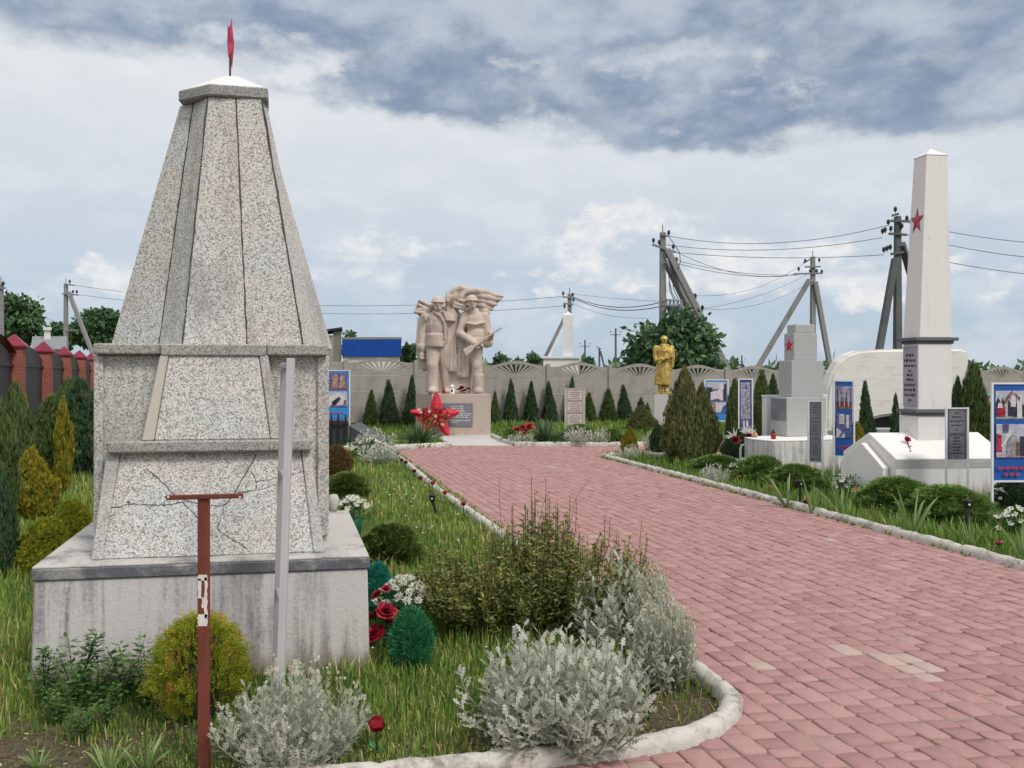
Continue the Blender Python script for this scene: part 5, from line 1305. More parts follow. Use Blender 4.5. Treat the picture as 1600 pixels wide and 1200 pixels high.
def flowers(name, label, cat, base, blooms, petal, r, layers, per, leaf_n=120, leaf_m='l_greenf', spread=.1, leaf_l=.05, group=None, stem=True, cup=.35, w=.62):
    """a bunch: every bloom its own part, one part of leaves, one of stems"""
    base = Vector(base); t = thing(name, label, cat, base, group); sb = MB()
    for bx, by, bz_, rr in blooms:
        c = (bx, by, bz_); nrm = np.array([bx * 2.2 + R.gauss(0, .25), by * 2.2 - .45 + R.gauss(0, .2), .75]); nrm /= np.linalg.norm(nrm)
        V = np.array(bloom_quads(c, r * rr, nrm, layers, per, w, cup)); quads('bloom', V, np.clip(RN.random(len(V)), 0, 1), M[petal], t)
        if stem: sb.tube([base + Vector((bx * .15, by * .15, 0)), base + Vector((bx * .6, by * .6, bz_ * .6)), base + Vector(c)], .003 + .004 * r, 5)
    if stem: sb.build('stems', M['l_greenf'], t)
    if leaf_n:
        P = np.stack([RN.normal(size=leaf_n) * spread * .6, RN.normal(size=leaf_n) * spread * .5, RN.random(leaf_n) * max(b_[2] for b_ in blooms) * .95], 1)
        D = unit(RN.normal(size=(leaf_n, 3)) + np.array([0, -.2, .5])); Sd = perp(D)
        quads('leaves', diamonds(P, D, Sd, RN.uniform(.6, 1.2, leaf_n) * leaf_l, RN.uniform(.3, .5, leaf_n) * leaf_l), RN.random(leaf_n), M[leaf_m], t)
    return t
def ring_blooms(n, rx, ry, z0, z1, rr=(.8, 1.15), seed=1):
    rg = random.Random(seed); o = []
    for i in range(n):
        a = i * 2.4; q = math.sqrt((i + .5) / n); o.append((rx * q * math.cos(a), ry * q * math.sin(a), z1 - (z1 - z0) * q ** 1.5 * rg.uniform(.6, 1.1), rg.uniform(*rr)))
    return o
flowers('flower_bunch', 'white artificial chrysanthemums with red roses at the right side of the white plinth', 'flowers', gd(631, 4.45, -.03), ring_blooms(26, .155, .12, .22, .36, seed=3), 'l_petal_w', .034, 3, 9, 260, 'l_greenf', .15, .04, 'white artificial flowers', cup=.12, w=.4)
flowers('rose_bunch', 'large dark red artificial roses beside the white plinth and plastic cypress', 'flowers', gd(602, 4.28, -.03), [(.005, -.03, .215, 1.25), (-.045, -.035, .10, 1.25), (-.065, .03, .17, .9), (.03, .05, .14, 1.0), (-.05, .05, .29, .7), (.0, .03, .33, .5)], 'l_petal_r', .058, 5, 6, 60, 'l_greenf', .08, .05, None, cup=.3, w=1.0)
plant('plastic_cypress', 'bright green plastic cypress in the grass beside the red roses', 'artificial plant', gd(643, 3.98, -.03), [('crown', crown_mesh('crown', 'l_plastic', .30, .088, 'egg', 1500, (.055, .007), 5, seed=51, wob=.14, up=1.2, out=.5, core=.4)), ('trunk', trunk_mesh(.2, .012))], group='plastic cypresses')
plant('plastic_cypress', 'teal plastic cypress partly hidden by the plinth corner', 'artificial plant', gd(590, 4.75, -.03), [('crown', crown_mesh('crown', 'l_teal', .36, .10, 'egg', 1200, (.04, .006), 5, seed=52, wob=.08, up=1.1, out=.5, core=.5)), ('trunk', trunk_mesh(.2, .012))], group='plastic cypresses')
vz = gd(551, 5.65, -.03)
vt = flowers('flower_vase', 'green vase of white daisies behind the right edge of the white plinth', 'vase', vz, [(x, y, z + .50, r_) for x, y, z, r_ in ring_blooms(18, .125, .09, .04, .14, seed=8)], 'l_petal_w', .030, 2, 9, 0, stem=False, cup=.12, w=.42)
b = MB(); b.lathe(vz, [(.05, .0), (.055, .02), (.04, .10), (.05, .25), (.068, .42), (.075, .48), (.066, .482)], 16); b.build('vase', M['l_plastic'], vt)
lv = 130; P = np.stack([RN.normal(size=lv) * .055, RN.normal(size=lv) * .05, .47 + RN.random(lv) * .10], 1); D = unit(RN.normal(size=(lv, 3)) + np.array([0, 0, .8]))
quads('leaves', diamonds(P, D, perp(D), np.full(lv, .05), np.full(lv, .016)), RN.random(lv), M['l_greenf'], vt)
b = MB(); p = at(521, 787, 5.25); bell = thing('clay_pot', 'small pale overturned pot on the back corner of the plinth slab', 'pot', Vector((p.x, p.y, .573))); b.lathe(Vector((p.x, p.y, .573)), [(.022, 0), (.024, .02), (.036, .045), (.040, .08), (.026, .11), (.008, .114)], 14); b.build('body', M['slab_top'], bell)
GW = 'white flowers along the right-hand bed'
flowers('flower_bunch', 'white flowers at the foot of the white gabled plinth', 'flowers', gd(1319, 9.6, -.03), ring_blooms(16, .16, .10, .12, .30, seed=4), 'l_petal_w', .042, 2, 6, 200, 'l_greenf', .16, .055, GW, cup=.25)
flowers('flower_bunch', 'white flowers below the two dark red artificial flowers', 'flowers', gd(1158, 11.3, -.03), ring_blooms(11, .15, .10, .14, .30, seed=5), 'l_petal_w', .042, 2, 6, 160, 'l_greenf', .16, .055, GW, cup=.25)
flowers('flower_bunch', 'white flowers at the right picture edge under the excavator poster', 'flowers', gd(1588, 7.35, -.03), ring_blooms(26, .20, .12, .08, .27, seed=6), 'l_petal_w', .036, 2, 6, 220, 'l_greenf', .18, .05, GW, cup=.25)
flowers('flower_bunch', 'small white blossoms behind the left post of the excavator poster', 'flowers', gd(1562, 8.55, -.03), ring_blooms(8, .07, .07, .16, .27, seed=9), 'l_petal_w', .03, 2, 6, 50, 'l_greenf', .07, .05, GW, cup=.25)
flowers('flower_bunch', 'white daisies at the head of the left lawn beside the granite slab', 'flowers', gd(575, 14.2, -.03), ring_blooms(22, .42, .2, .14, .36, seed=7), 'l_petal_w', .06, 2, 6, 240, 'l_greenf', .38, .09, GW, cup=.25)
plant('plastic_cypress', 'tiny green plastic cypress beside the white flowers at the gabled plinth', 'artificial plant', gd(1352, 9.0, -.03), [('crown', crown_mesh('crown', 'l_plastic', .24, .075, 'egg', 500, (.04, .008), 4, seed=53, wob=.1, core=.5)), ('trunk', trunk_mesh(.2, .012))], group='plastic cypresses')
flowers('faded_flowers', 'faded orange artificial blossoms next to the tiny plastic cypress', 'flowers', gd(1337, 9.3, -.03), ring_blooms(5, .05, .04, .08, .17, seed=10), 'l_petal_o', .04, 2, 6, 30, 'l_greenf', .06, .04, cup=.3)
# dark red artificial flowers on a bent white pipe
rp = gd(1157, 12.2, -.03); rt = flowers('red_flowers', 'two dark red artificial blooms on a white bent pipe by the grey monument base', 'flowers', rp, [(-.10, -.05, .49, 1.1), (.11, -.02, .55, 1.0)], 'l_petal_d', .10, 4, 8, 0, stem=False, cup=.2, w=.8)
b = MB(); b.tube([rp, rp + Vector((0, 0, .36)), rp + Vector((.02, 0, .42)), rp + Vector((.06, 0, .42))], .018, 8); b.build('pipe', M['white_clean'], rt)
V = []
for cx, cz in ((-.10, .52), (.11, .58), (-.10, .55), (.12, .60)):
    for k in range(3):
        a = R.uniform(.2, 2.9); p0 = np.array([cx, -.02, cz]); D = np.array([math.cos(a), -.1, math.sin(a) * .6]); D /= np.linalg.norm(D); V.append(diamonds(p0[None], D[None], np.array([[-D[2], 0, D[0]]]), np.array([.17]), np.array([.03]))[0])
quads('spikes', np.array(V), np.full(len(V), .9), M['l_petal_w'], rt)
# red rose lying on the gable roof of the white plinth
ro = C0 + e1 * .16 + e2 * .10 + Vector((0, 0, .583)); rr_ = thing('red_rose', 'single red artificial rose lying on the white plinth roof', 'rose', ro)
sb = MB(); pts = [at(1425, 716, 9.12), at(1424, 706, 9.2), at(1420, 698, 9.28), at(1418, 690, 9.34)]; sb.tube(pts, .006, 6); sb.build('stem', M['twig'], rr_)
hc = np.array(at(1417.5, 686.5, 9.34) - ro); V = np.array(bloom_quads(hc, .045, (-.05, -.9, .4), 4, 7, .9, .2)); quads('bloom', V, RN.random(len(V)), M['l_petal_r'], rr_)
V = np.array([diamonds(np.array(pts[1 + k % 2] - ro)[None], unit(np.array([[s, -.2, .2]])), unit(np.array([[0, -.5, 1.]])), np.array([.04]), np.array([.02]))[0] for k, s in enumerate((-1, 1, -1, 1))]); quads('leaves', V, RN.random(len(V)), M['l_greenf'], rr_)
# tulip-like red blooms: near one, those along the kerbs
def tulip(label, px, y, h, r, petal='l_petal_r', group=None, name='red_tulip', lean=0.0, pbase=None):
    p = gr(px, y, -.02) if pbase is None else pbase; t = thing(name, label, 'tulip', p, group)
    sb = MB(); sb.tube([p, p + Vector((lean * h * .5, 0, h * .6)), p + Vector((lean * h, 0, h - r * .6))], .0035 + r * .03, 6); sb.build('stem', M['l_greenf'], t)
    V = []
    c = np.array([lean * h, 0, h - r * .8])
    for l, (rr, ht) in enumerate(((1.0, 1.55), (.8, 1.6))):
        for k in range(4):
            a = 1.5708 * k + l * .785 + .3; dr = np.array([math.cos(a), math.sin(a), 0]); tn = np.array([-math.sin(a), math.cos(a), 0]); rw = r * rr
            m1, m2, tp = c + dr * rw * .62 + np.array([0, 0, r * .2]), c + dr * rw * .92 + np.array([0, 0, r * ht * .55]), c + dr * rw * .80 + np.array([0, 0, r * ht])
            V.append([c, m1 + tn * rw * .5, m2 + tn * rw * .66, m2]); V.append([c, m2, m2 - tn * rw * .66, m1 - tn * rw * .5])
            V.append([m2, m2 + tn * rw * .66, tp + tn * rw * .30, tp]); V.append([m2, tp, tp - tn * rw * .30, m2 - tn * rw * .66])
    quads('bloom', np.array(V), np.repeat(RN.random(8), 4), M[petal], t, smooth=False)
    V = [diamonds(np.array([[0, 0, .01]]), unit(np.array([[math.cos(a), math.sin(a) - .3, .55]])), unit(np.array([[-math.sin(a), math.cos(a), .1]])), np.array([h * .55]), np.array([r * .7]))[0] for a in (.3, 2.2, 4.1, 5.3)]
    quads('leaves', np.array(V), RN.random(4), M['l_plastic'], t)
tulip('red artificial rose standing in bare soil at the bottom, right of the rusty post', 588.5, 1177, .115, .034, group='red blooms on short stems')
GT = 'red blooms on short stems'
for lb, px, y, h, r, pt, ln in [('dark red bud at the right edge of the largest silver plant', 1013, 1124, .075, .018, 'l_petal_d', .1), ('red bud hidden between two silver plants', 990, 1030, .12, .02, 'l_petal_d', 0),
    ('red bloom by the lower right kerb end near the picture edge', 1561, 872, .13, .030, 'l_petal_o', 0), ('dull red bloom at the foot of the pale iris clump', 1430, 838, .07, .030, 'l_petal_d', 0), ('small red bloom between the third and fourth iris clumps', 1351, 814, .11, .022, 'l_petal_o', 0),
    ('red bloom left of the first iris clump', 1200, 778, .13, .030, 'l_petal_o', .2), ('faded bloom under the first round shrub', 1155, 760, .13, .024, 'l_petal_o', 0), ('dull red bloom lying behind the kerb at the second iris clump', 1256, 796, .08, .032, 'l_petal_d', .4)]:
    tulip(lb, px, y, h, r, pt, GT, lean=ln)
GK = 'small dark red blooms leaning over the left kerb'
for lb, px, y, h, r in [('red bloom leaning on the left kerb, nearest the big bush', 724, 806, .13, .028), ('red bloom on the left kerb, second from the big bush', 695, 787, .13, .027), ('red bloom on the left kerb next to the tilted garden lamp', 676, 772, .14, .030), ('dark bloom on the left kerb beyond the tilted garden lamp', 657, 762, .13, .03),
    ('dark bloom on the left kerb about halfway to the far end', 647, 750, .13, .032), ('pair-like dark bloom near the far end of the left kerb', 634, 736, .14, .034), ('small dark bloom, third from the far end of the left kerb', 628, 731, .13, .03), ('dark bloom at the far end of the left kerb by the silver plant', 612, 718, .15, .04), ('dark bloom second from the far end of the left kerb', 620, 721, .14, .038)]:
    tulip(lb, px, y, h, r, 'l_petal_d' if px < 670 else 'l_petal_r', GK)
flowers('red_flowers', 'bright red artificial flowers in the far bed beside the yucca', 'flowers', gd(818, 16.7, -.03), [(-.14, 0, .32, 1.0), (.12, -.02, .40, 1.0), (.02, -.06, .30, .9), (-.02, .04, .38, .7)], 'l_petal_r', .13, 4, 7, 50, 'l_greenf', .14, .10, cup=.25, w=.8)
# ------------------------------------------------------------ statues
def fuse(name, mb, m, parent, voxel, smooth=4, off=None):
    """melt overlapping solids into one continuous carved surface"""
    me = bpy.data.meshes.new('tmp'); me.from_pydata([tuple(p) for p in mb.v], [], mb.f)
    bm = bmesh.new(); bm.from_mesh(me); bmesh.ops.recalc_face_normals(bm, faces=bm.faces); bm.to_mesh(me); bm.free()
    o = bpy.data.objects.new('tmp', me); COL.objects.link(o)
    md = o.modifiers.new('r', 'REMESH'); md.mode = 'VOXEL'; md.voxel_size = voxel; md.use_smooth_shade = True
    ms = o.modifiers.new('s', 'SMOOTH'); ms.factor = .5; ms.iterations = smooth
    dg = bpy.context.evaluated_depsgraph_get(); dg.update()
    ne = bpy.data.meshes.new_from_object(o.evaluated_get(dg)); bpy.data.objects.remove(o)
    ne.name = name; ne.materials.clear(); ne.materials.append(m)
    ne.polygons.foreach_set('use_smooth', [True] * len(ne.polygons))
    c = bpy.data.objects.new(name, ne); COL.objects.link(c)
    if parent is not None: c.parent = parent
    return c
def limb(mb, pts, rs, n=10):
    pts = [Vector(p) for p in pts]
    mb.tube(pts, rs, n)
    for p, r in zip(pts, rs): mb.ell(p, r, 0, 10, 8)
def helmet_head(mb, c, s, yaw=0.0):
    """helmeted head with brow, nose, jaw; c = head centre, s = head half-height"""
    c = Vector(c); Mz = Matrix.Rotation(yaw, 3, 'Z'); P = lambda x, y, z: c + Mz @ Vector((x, y, z)) * s
    mb.ell(P(0, .02, -.05), (.70 * s, .78 * s, .98 * s), 0, 14, 10)          # skull and face
    mb.ell(P(0, -.30, -.62), (.40 * s, .36 * s, .36 * s))                    # jaw
    mb.ell(P(0, -.82, -.18), (.12 * s, .20 * s, .24 * s))                    # nose
    mb.ell(P(0, -.68, .14), (.52 * s, .16 * s, .09 * s))                     # brow
    mb.ell(P(0, -.66, -.52), (.26 * s, .12 * s, .07 * s))                    # mouth
    for sx in (-1, 1): mb.ell(P(.38 * sx, -.52, -.28), (.18 * s, .18 * s, .16 * s)); mb.ell(P(.72 * sx, .05, -.15), (.10 * s, .2 * s, .28 * s))
    mb.lathe(c, [(1.02 * s, .10 * s), (1.12 * s, .16 * s), (.98 * s, .36 * s), (.90 * s, .62 * s), (.70 * s, .92 * s), (.38 * s, 1.12 * s), (.05 * s, 1.18 * s)], 18)   # helmet
    for sx in (-1, 1): mb.tube([P(.80 * sx, -.1, .2), P(.66 * sx, -.42, -.45), P(.2 * sx, -.55, -.98)], .09 * s, 6)   # chin strap
def hand(mb, c, d, n, s, sx=1):
    """closed hand: palm, four unequal curled fingers, thumb from the side; d along the fingers, n out of the palm"""
    c, d, n = Vector(c), Vector(d).normalized(), Vector(n).normalized(); q = d.cross(n)
    mb.ell(c, (s * .5, s * .5, s * .5))
    for k, l in enumerate((.85, 1.0, .95, .75)):
        p = c + q * (k - 1.5) * s * .26 + d * s * .35
        limb(mb, [p, p + d * s * .42 * l, p + d * s * .5 * l + n * s * .34 * l, p + d * s * .18 + n * s * .5], [s * .155, s * .15, s * .14, s * .12], 6)
    p = c + q * (-.55) * s * sx
    limb(mb, [p, p + d * s * .3 + n * s * .25, p + d * s * .5 + n * s * .45 + q * s * .15 * sx], [s * .17, s * .15, s * .12], 6)

# ---- two soldiers and a banner, carved from one sandy block
D1 = 19.2; pzb = gd(708, D1); zt1 = zat(615.5, D1)
sol = thing('soldiers_statue', 'sandy stone statue of two helmeted soldiers with rifle, capes and a streaming banner', 'statue', gd(708, D1))
A, B = gd(674.5, D1), gd(767, D1 + .02); eb = (B - A).normalized(); nb = Vector((-eb.y, eb.x, 0))
Bk = slide(A, dirv(112), 649.5)
dep = (Bk - A)
b = MB(); b.prism(setz([A, B, B + dep, Bk], -.05), setz([A, B, B + dep, Bk], zt1)); b.build('plinth', M['statue_plinth'], sol, .012)
oc = at(720, 654, D1 - .012)
b = MB(); x0, x1, z0, z1 = at(704, 654, D1).x, at(738.5, 654, D1).x, zat(666, D1), zat(630, D1)
b.plate([(at(690, 0, D1).x, z0), (x1, z0), (x1, z1), (at(690, 0, D1).x, z1)], Vector((0, D1 - .004, 0)), (1, 0, 0), (0, 0, 1), .014); pq = b.build('inscribed_plaque', M['plaque'], sol)
b = MB(); xs = (at(690, 0, D1).x + x1) / 2 + .1
word_lines(b, Vector((xs, D1 - .019, 0)), Vector((1, 0, 0)), Vector((0, 0, 1)), (x1 - xs) * 1.75, [z1 - (z1 - z0) * f for f in (.14, .22, .30, .37, .45, .52, .60, .75, .82)], .022, 0, .003, False, [.62, .60, .64, .70, 1, .92, .88, .98, .35], 3); b.build('lettering', M['ink_white'], pq)
b = MB(); b.box((at(658, 0, D1).x, D1 + .35, zat(640, D1)), (.03, .03, .7)); 
def sp(zx, zy, y=0.0): return Vector((((zx - 432) / 360.6) , y, (1050 - zy) / 360.6))
f = MB()
# backing rock, capes and folds
def slabz(pts, y0, y1):
    f.plate([(sp(a, c).x, sp(a, c).z) for a, c in pts], Vector((0, y0, 0)), (1, 0, 0), (0, 0, 1), -(y1 - y0))
slabz([(330, 190), (420, 190), (445, 300), (520, 340), (520, 620), (560, 1050), (300, 1050), (320, 820)], .04, .42)
slabz([(75, 185), (110, 195), (200, 230), (330, 250), (330, 420), (160, 420), (160, 840), (118, 850), (70, 640), (58, 560), (84, 340), (30, 300)], .06, .34)
slabz([(290, 835), (430, 865), (415, 500), (440, 330), (400, 270), (335, 300)], -.06, .2)
slabz([(425, 905), (535, 920), (580, 700), (560, 480), (430, 470), (410, 700)], -.04, .25)
slabz([(330, 195), (352, 105), (425, 68), (520, 78), (640, 100), (640, 260), (500, 250), (420, 240)], .02, .34)
slabz([(600, 100), (770, 138), (850, 160), (790, 230), (740, 280), (700, 340), (640, 330)], .06, .30)
# the banner: broad overlapping folds that sweep right and end in ragged tips
for k, (st, mdl, en, r0) in enumerate([((345, 150), (470, 78), (600, 112), .085), ((560, 108), (700, 122), (864, 160), .080), ((420, 140), (560, 108), (700, 150), .09), ((600, 150), (720, 170), (852, 186), .075), ((620, 195), (720, 214), (806, 236), .080), ((628, 240), (710, 258), (766, 276), .075), ((640, 285), (700, 296), (742, 316), .068), ((650, 325), (700, 338), (728, 354), .06), ((350, 200), (420, 150), (500, 150), .10), ((352, 120), (345, 200), (340, 290), .07)]):
    m1 = sp((st[0] + mdl[0]) / 2, (st[1] + mdl[1]) / 2 - 4, .02 - .02 * (k % 2)); m2 = sp((mdl[0] + en[0]) / 2, (mdl[1] + en[1]) / 2 + 4, .04 + .03 * (k % 2))
    f.tube([sp(*st, .06), m1, sp(*mdl, -.02 + .03 * (k % 3)), m2, sp(*en, .02)], [r0, r0 * 1.1, r0, r0 * .85, r0 * .28], 10)
for a, c, r in (((430, 75), (385, 235), .06), ((520, 85), (425, 230), .06)):
    f.tube([sp(*a, .0), sp((a[0] + c[0]) / 2, (a[1] + c[1]) / 2 + 8, -.03), sp(*c, .02)], [r, r * 1.2, r * .7], 8)
for xs_, ys_ in ((345, (300, 820)), (375, (300, 845)), (408, (330, 855)), (450, (520, 890)), (490, (520, 905)), (525, (560, 905))):
    f.tube([sp(xs_ + 30, ys_[0], .05), sp(xs_ + 8, sum(ys_) / 2, -.06), sp(xs_, ys_[1], -.04)], [.04, .055, .05], 8)
for a, c in (((80, 190), (215, 262)), ((72, 230), (190, 300)), ((35, 300), (150, 318)), ((60, 280), (180, 285))): f.tube([sp(*a, .02), sp(*c, -.06)], [.04, .06], 8)
for a, c in (((395, 250), (540, 290)), ((410, 225), (520, 262)), ((440, 190), (520, 215))): f.tube([sp(*a, -.02), sp(*c, -.14)], [.045, .055], 8)
for xx in (90, 120, 145): f.tube([sp(xx, 350, .02), sp(xx - 15, 600, -.02), sp(xx, 830, .05)], [.06, .07, .05], 8)
# left soldier
helmet_head(f, sp(263, 232, -.20), .165, .12)
limb(f, [sp(262, 290, -.10), sp(260, 330, -.08)], [.10, .13])
f.ell(sp(245, 430, -.06), (.285, .20, .40)); f.ell(sp(240, 545, -.07), (.265, .20, .28)); f.ell(sp(165, 350, -.04), (.13, .14, .12)); f.ell(sp(330, 355, -.04), (.15, .14, .14))
f.lathe(sp(237, 620, -.06), [(.27, -.02), (.275, .03), (.255, .20), (.25, .3)], 18)
f.tube([sp(215, 300, -.20), sp(290, 350, -.27), sp(325, 420, -.24), sp(330, 600, -.20)], [.028, .03, .03, .026], 8)      # cape edge
for k in range(4): f.tube([sp(300 + 10 * k, 300 + 25 * k, -.18), sp(360 + 14 * k, 330 + 18 * k, -.14), sp(412, 345 + 14 * k, -.02)], [.035, .04, .03], 8)
f.plate([(sp(130, 330).x, sp(130, 330).z), (sp(185, 345).x, sp(185, 345).z), (sp(150, 395).x, sp(150, 395).z)], Vector((0, -.24, 0)), (1, 0, 0), (0, 0, 1), -.2)
limb(f, [sp(140, 350, -.02), sp(115, 500, -.02), sp(110, 650, -.08)], [.12, .115, .10]); f.lathe(sp(110, 640, -.08), [(.115, -.02), (.12, .06), (.11, .1)], 12)
hand(f, sp(110, 700, -.10), (0, -.1, -1), (1, -.3, 0), .15)
limb(f, [sp(212, 630, -.08), sp(210, 790, -.16), sp(212, 880, -.12), sp(208, 1010, -.10)], [.185, .155, .15, .14]); f.lathe(sp(208, 1005, -.10), [(.165, -.1), (.16, 0), (.155, .2), (.165, .37), (.15, .375)], 14); f.ell(sp(222, 1030, -.28), (.14, .22, .11))
f.ell(sp(212, 790, -.26), (.11, .05, .14))
limb(f, [sp(300, 640, .0), sp(315, 830, .06), sp(335, 1020, .14)], [.17, .14, .13]); f.ell(sp(340, 1035, .02), (.12, .2, .09))
# right soldier
helmet_head(f, sp(573, 218, -.22), .158, .18)
limb(f, [sp(580, 285, -.12), sp(592, 320, -.08)], [.10, .13])
f.ell(sp(604, 400, -.06), (.27, .20, .30)); f.ell(sp(606, 520, -.07), (.255, .195, .28)); f.ell(sp(515, 345, -.04), (.13, .13, .12)); f.ell(sp(678, 345, -.04), (.12, .13, .12))
f.tube([sp(520, 410, -.22), sp(600, 425, -.28), sp(690, 405, -.22)], [.04, .035, .04], 8)
f.lathe(sp(606, 620, -.06), [(.255, -.03), (.26, .02), (.25, .2)], 18); f.tube([sp(515, 555, -.2), sp(606, 575, -.275), sp(690, 552, -.2)], .03, 8)
limb(f, [sp(508, 345, -.05), sp(460, 500, -.14), sp(600, 600, -.36)], [.125, .115, .09])
limb(f, [sp(690, 345, -.05), sp(728, 590, -.10), sp(748, 515, -.30)], [.115, .11, .085])
hand(f, sp(612, 603, -.40), (.6, -.1, -.5), (0, .8, -.3), .15); hand(f, sp(752, 510, -.36), (-.4, -.2, .5), (0, .7, -.4), .14)
limb(f, [sp(612, 640, -.06), sp(618, 790, -.12), sp(622, 880, -.10), sp(628, 1010, -.10)], [.165, .14, .135, .13]); f.lathe(sp(628, 1000, -.10), [(.15, -.13), (.15, -.04), (.14, .15), (.15, .33), (.14, .34)], 14); f.ell(sp(630, 1032, -.26), (.13, .2, .1)); f.ell(sp(618, 790, -.22), (.1, .05, .14))
limb(f, [sp(560, 650, .02), sp(520, 850, .12), sp(500, 1030, .2)], [.16, .14, .13])
f.ell(sp(708, 600, -.12), (.11, .12, .10))
so_ = fuse('soldiers', f, M['statue'], sol, .014, 1); so_.location = (gd(712, D1).x - sol.location.x, .48, zt1 + .012)
g_ = MB()
g_.beam(sp(575, 645, -.45), sp(705, 548, -.46), .07, .075); g_.beam(sp(690, 560, -.46), sp(845, 455, -.46), .05, .05); g_.plate([(sp(495, 655).x, sp(495, 655).z), (sp(528, 720).x, sp(528, 720).z), (sp(592, 660).x, sp(592, 660).z), (sp(575, 612).x, sp(575, 612).z)], Vector((0, -.40, 0)), (1, 0, 0), (0, 0, 1), .10)
g_.tube([sp(655, 600, -.44), sp(675, 628, -.44), sp(680, 632, -.44)], .03, 8)
ri = fuse('rifle', g_, M['statue'], sol, .012, 2); ri.location = so_.location
# offerings on the plinth and the star wreath leaning on it
lx = lambda px, y=.12: Vector((gd(px, D1).x, D1 + y, zt1 + .001))
lamp('grave_lamp', 'dark red grave lamp between the boots of the stone soldiers', lx(692.5), .17, .045, 'glass_red', 'glass_red')
p = lx(706); lt = thing('lantern', 'white house-shaped memorial lantern on the soldiers statue plinth', 'lantern', p)
b = MB(); b.lathe(p, [(.062, 0), (.066, .015), (.06, .02), (.06, .165)], 16); b.build('body', M['white_clean'], lt)
b = MB(); b.lathe(p, [(.075, .166), (.066, .185), (.04, .215), (.015, .235)], 16); b.build('lid', M['white_clean'], lt)
b = MB(); b.plate([(-.025, .05), (.0, .035), (.022, .06), (.028, .10), (.006, .125), (-.02, .10)], p + Vector((0, -.062, 0)), (1, 0, 0), (0, 0, 1), .003); b.build('ornament', M['black'], lt)
fl_ = flowers('red_flowers', 'dark red artificial flowers lying on the soldiers statue plinth', 'flowers', lx(722, .15), [(-.10, 0, .09, 1), (-.02, -.03, .14, 1.1), (.06, 0, .07, 1), (.14, 0, .12, .8), (.18, .02, .10, .6), (.0, .04, .05, .9)], 'l_petal_d', .075, 3, 7, 40, 'l_greenf', .12, .06, stem=False, cup=.3, w=.8)
wr_o = at(679, 650, D1 - .25); wr = thing('star_wreath', 'red five-pointed star wreath with flowers leaning on the soldiers statue plinth', 'wreath', Vector((wr_o.x, wr_o.y, .0)))
b = MB(); k19 = (D1 - .25) / F
tips = [(682, 612), (718, 644), (702, 681), (660, 676), (640, 643)]
cw = (681, 650)
for i, (px, py) in enumerate(tips):
    b = MB(); a = at(cw[0], cw[1], D1 - .30); t_ = at(px, py, D1 - .22); d_ = (t_ - a); nd = Vector((0, -1, 0)); s_ = d_.cross(nd).normalized(); l_ = d_.length
    ring = []
    for tt, ww in ((0, .06), (.3, .15), (.55, .135), (.8, .085), (.94, .045), (1.0, .012)):
        c_ = a + d_ * tt
        ring.append([c_ + s_ * ww + Vector((0, .03, 0)), c_ + Vector((0, -.02 - ww * .6, 0)), c_ - s_ * ww + Vector((0, .03, 0))])
    vs = [q for rg in ring for q in rg]; fs = []
    for r_i in range(5):
        for k in range(3): fs.append([r_i * 3 + k, r_i * 3 + (k + 1) % 3, r_i * 3 + 3 + (k + 1) % 3, r_i * 3 + 3 + k])
    fs += [[0, 2, 1], [15, 16, 17]]
    b.add(vs, fs, 0, False); b.build('star_ray', M['star_red'], wr, .006)
V, T = [], []
for k in range(60):
    a = R.random() * 6.28; q = R.random() ** .6 * .40; c = np.array([q * math.cos(a), -.12 - .1 * R.random(), .48 + q * math.sin(a) * .62 + .0])
    v_ = bloom_quads(c + np.array([0, 0, 0]), R.uniform(.04, .075), (R.gauss(0, .3), -1, R.gauss(.2, .3)), 2, 6, .6, .3); V += v_; T += [R.random()] * len(v_)
quads('flowers', np.array(V), np.array(T), M['l_petal_r'], wr)
V, T = [], []
for k in range(90):
    a = R.random() * 6.28; q = R.random() ** .6 * .40; c = np.array([[q * math.cos(a), -.2, .48 + q * math.sin(a) * .62]]); D = unit(np.array([[math.cos(a), -.5, math.sin(a)]]) + RN.normal(size=(1, 3)) * .4); V.append(diamonds(c, D, perp(D), np.array([.09]), np.array([.025]))[0]); T.append(R.random())
quads('leaves', np.array(V), np.array(T), M['l_gold'], wr)
V = []
for (dx, dz) in ((-.36, .66), (-.30, .60), (-.10, .62), (.22, .30), (.05, .50)):
    V += bloom_quads((dx, -.24, dz), .05, (0, -1, .2), 1, 6, .5, .2)
quads('pale_flowers', np.array(V), RN.random(len(V)), M['l_petal_w'], wr)
b = MB(); a = Vector((wr_o.x, D1 - .10, .55)); b.tube([Vector((wr_o.x, D1 - .3, .02)), Vector((wr_o.x, D1 - .06, 1.0))], .012, 6); b.build('stand', M['black'], wr)

# ---- gold soldier on a grey pedestal
DG = 22.6; gp = gd(1036, DG); zp = zat(614.5, DG)
gs_ = thing('soldier_statue', 'gold painted statue of a soldier in greatcoat and helmet holding a gun on a pedestal', 'statue', gp)
q = quad_px(1020.5, 1022, 1051, DG - .28, 3, 120); b = MB(); b.prism(setz(shrink(q, 1.04), -.1), setz(q, zp - .02)); b.build('pedestal', M['apron'], gs_, .01)
b = MB(); b.prism(setz(shrink(q, .98), zp - .019), setz(shrink(q, .98), zp + .03)); b.build('base_plate', M['gold'], gs_, .005)
def gq(zx, zy, y=0.0): return Vector(((zx - 224) / 298, y, (610 - zy) / 298))
f = MB()
helmet_head(f, gq(233, 152, -.02), .108, .1)
limb(f, [gq(233, 185, 0), gq(232, 205, 0)], [.065, .085])
f.ell(gq(230, 235, .0), (.235, .145, .14)); f.ell(gq(228, 290, -.01), (.205, .15, .20)); f.ell(gq(170, 225, 0), (.085, .095, .09)); f.ell(gq(292, 225, 0), (.085, .095, .09))
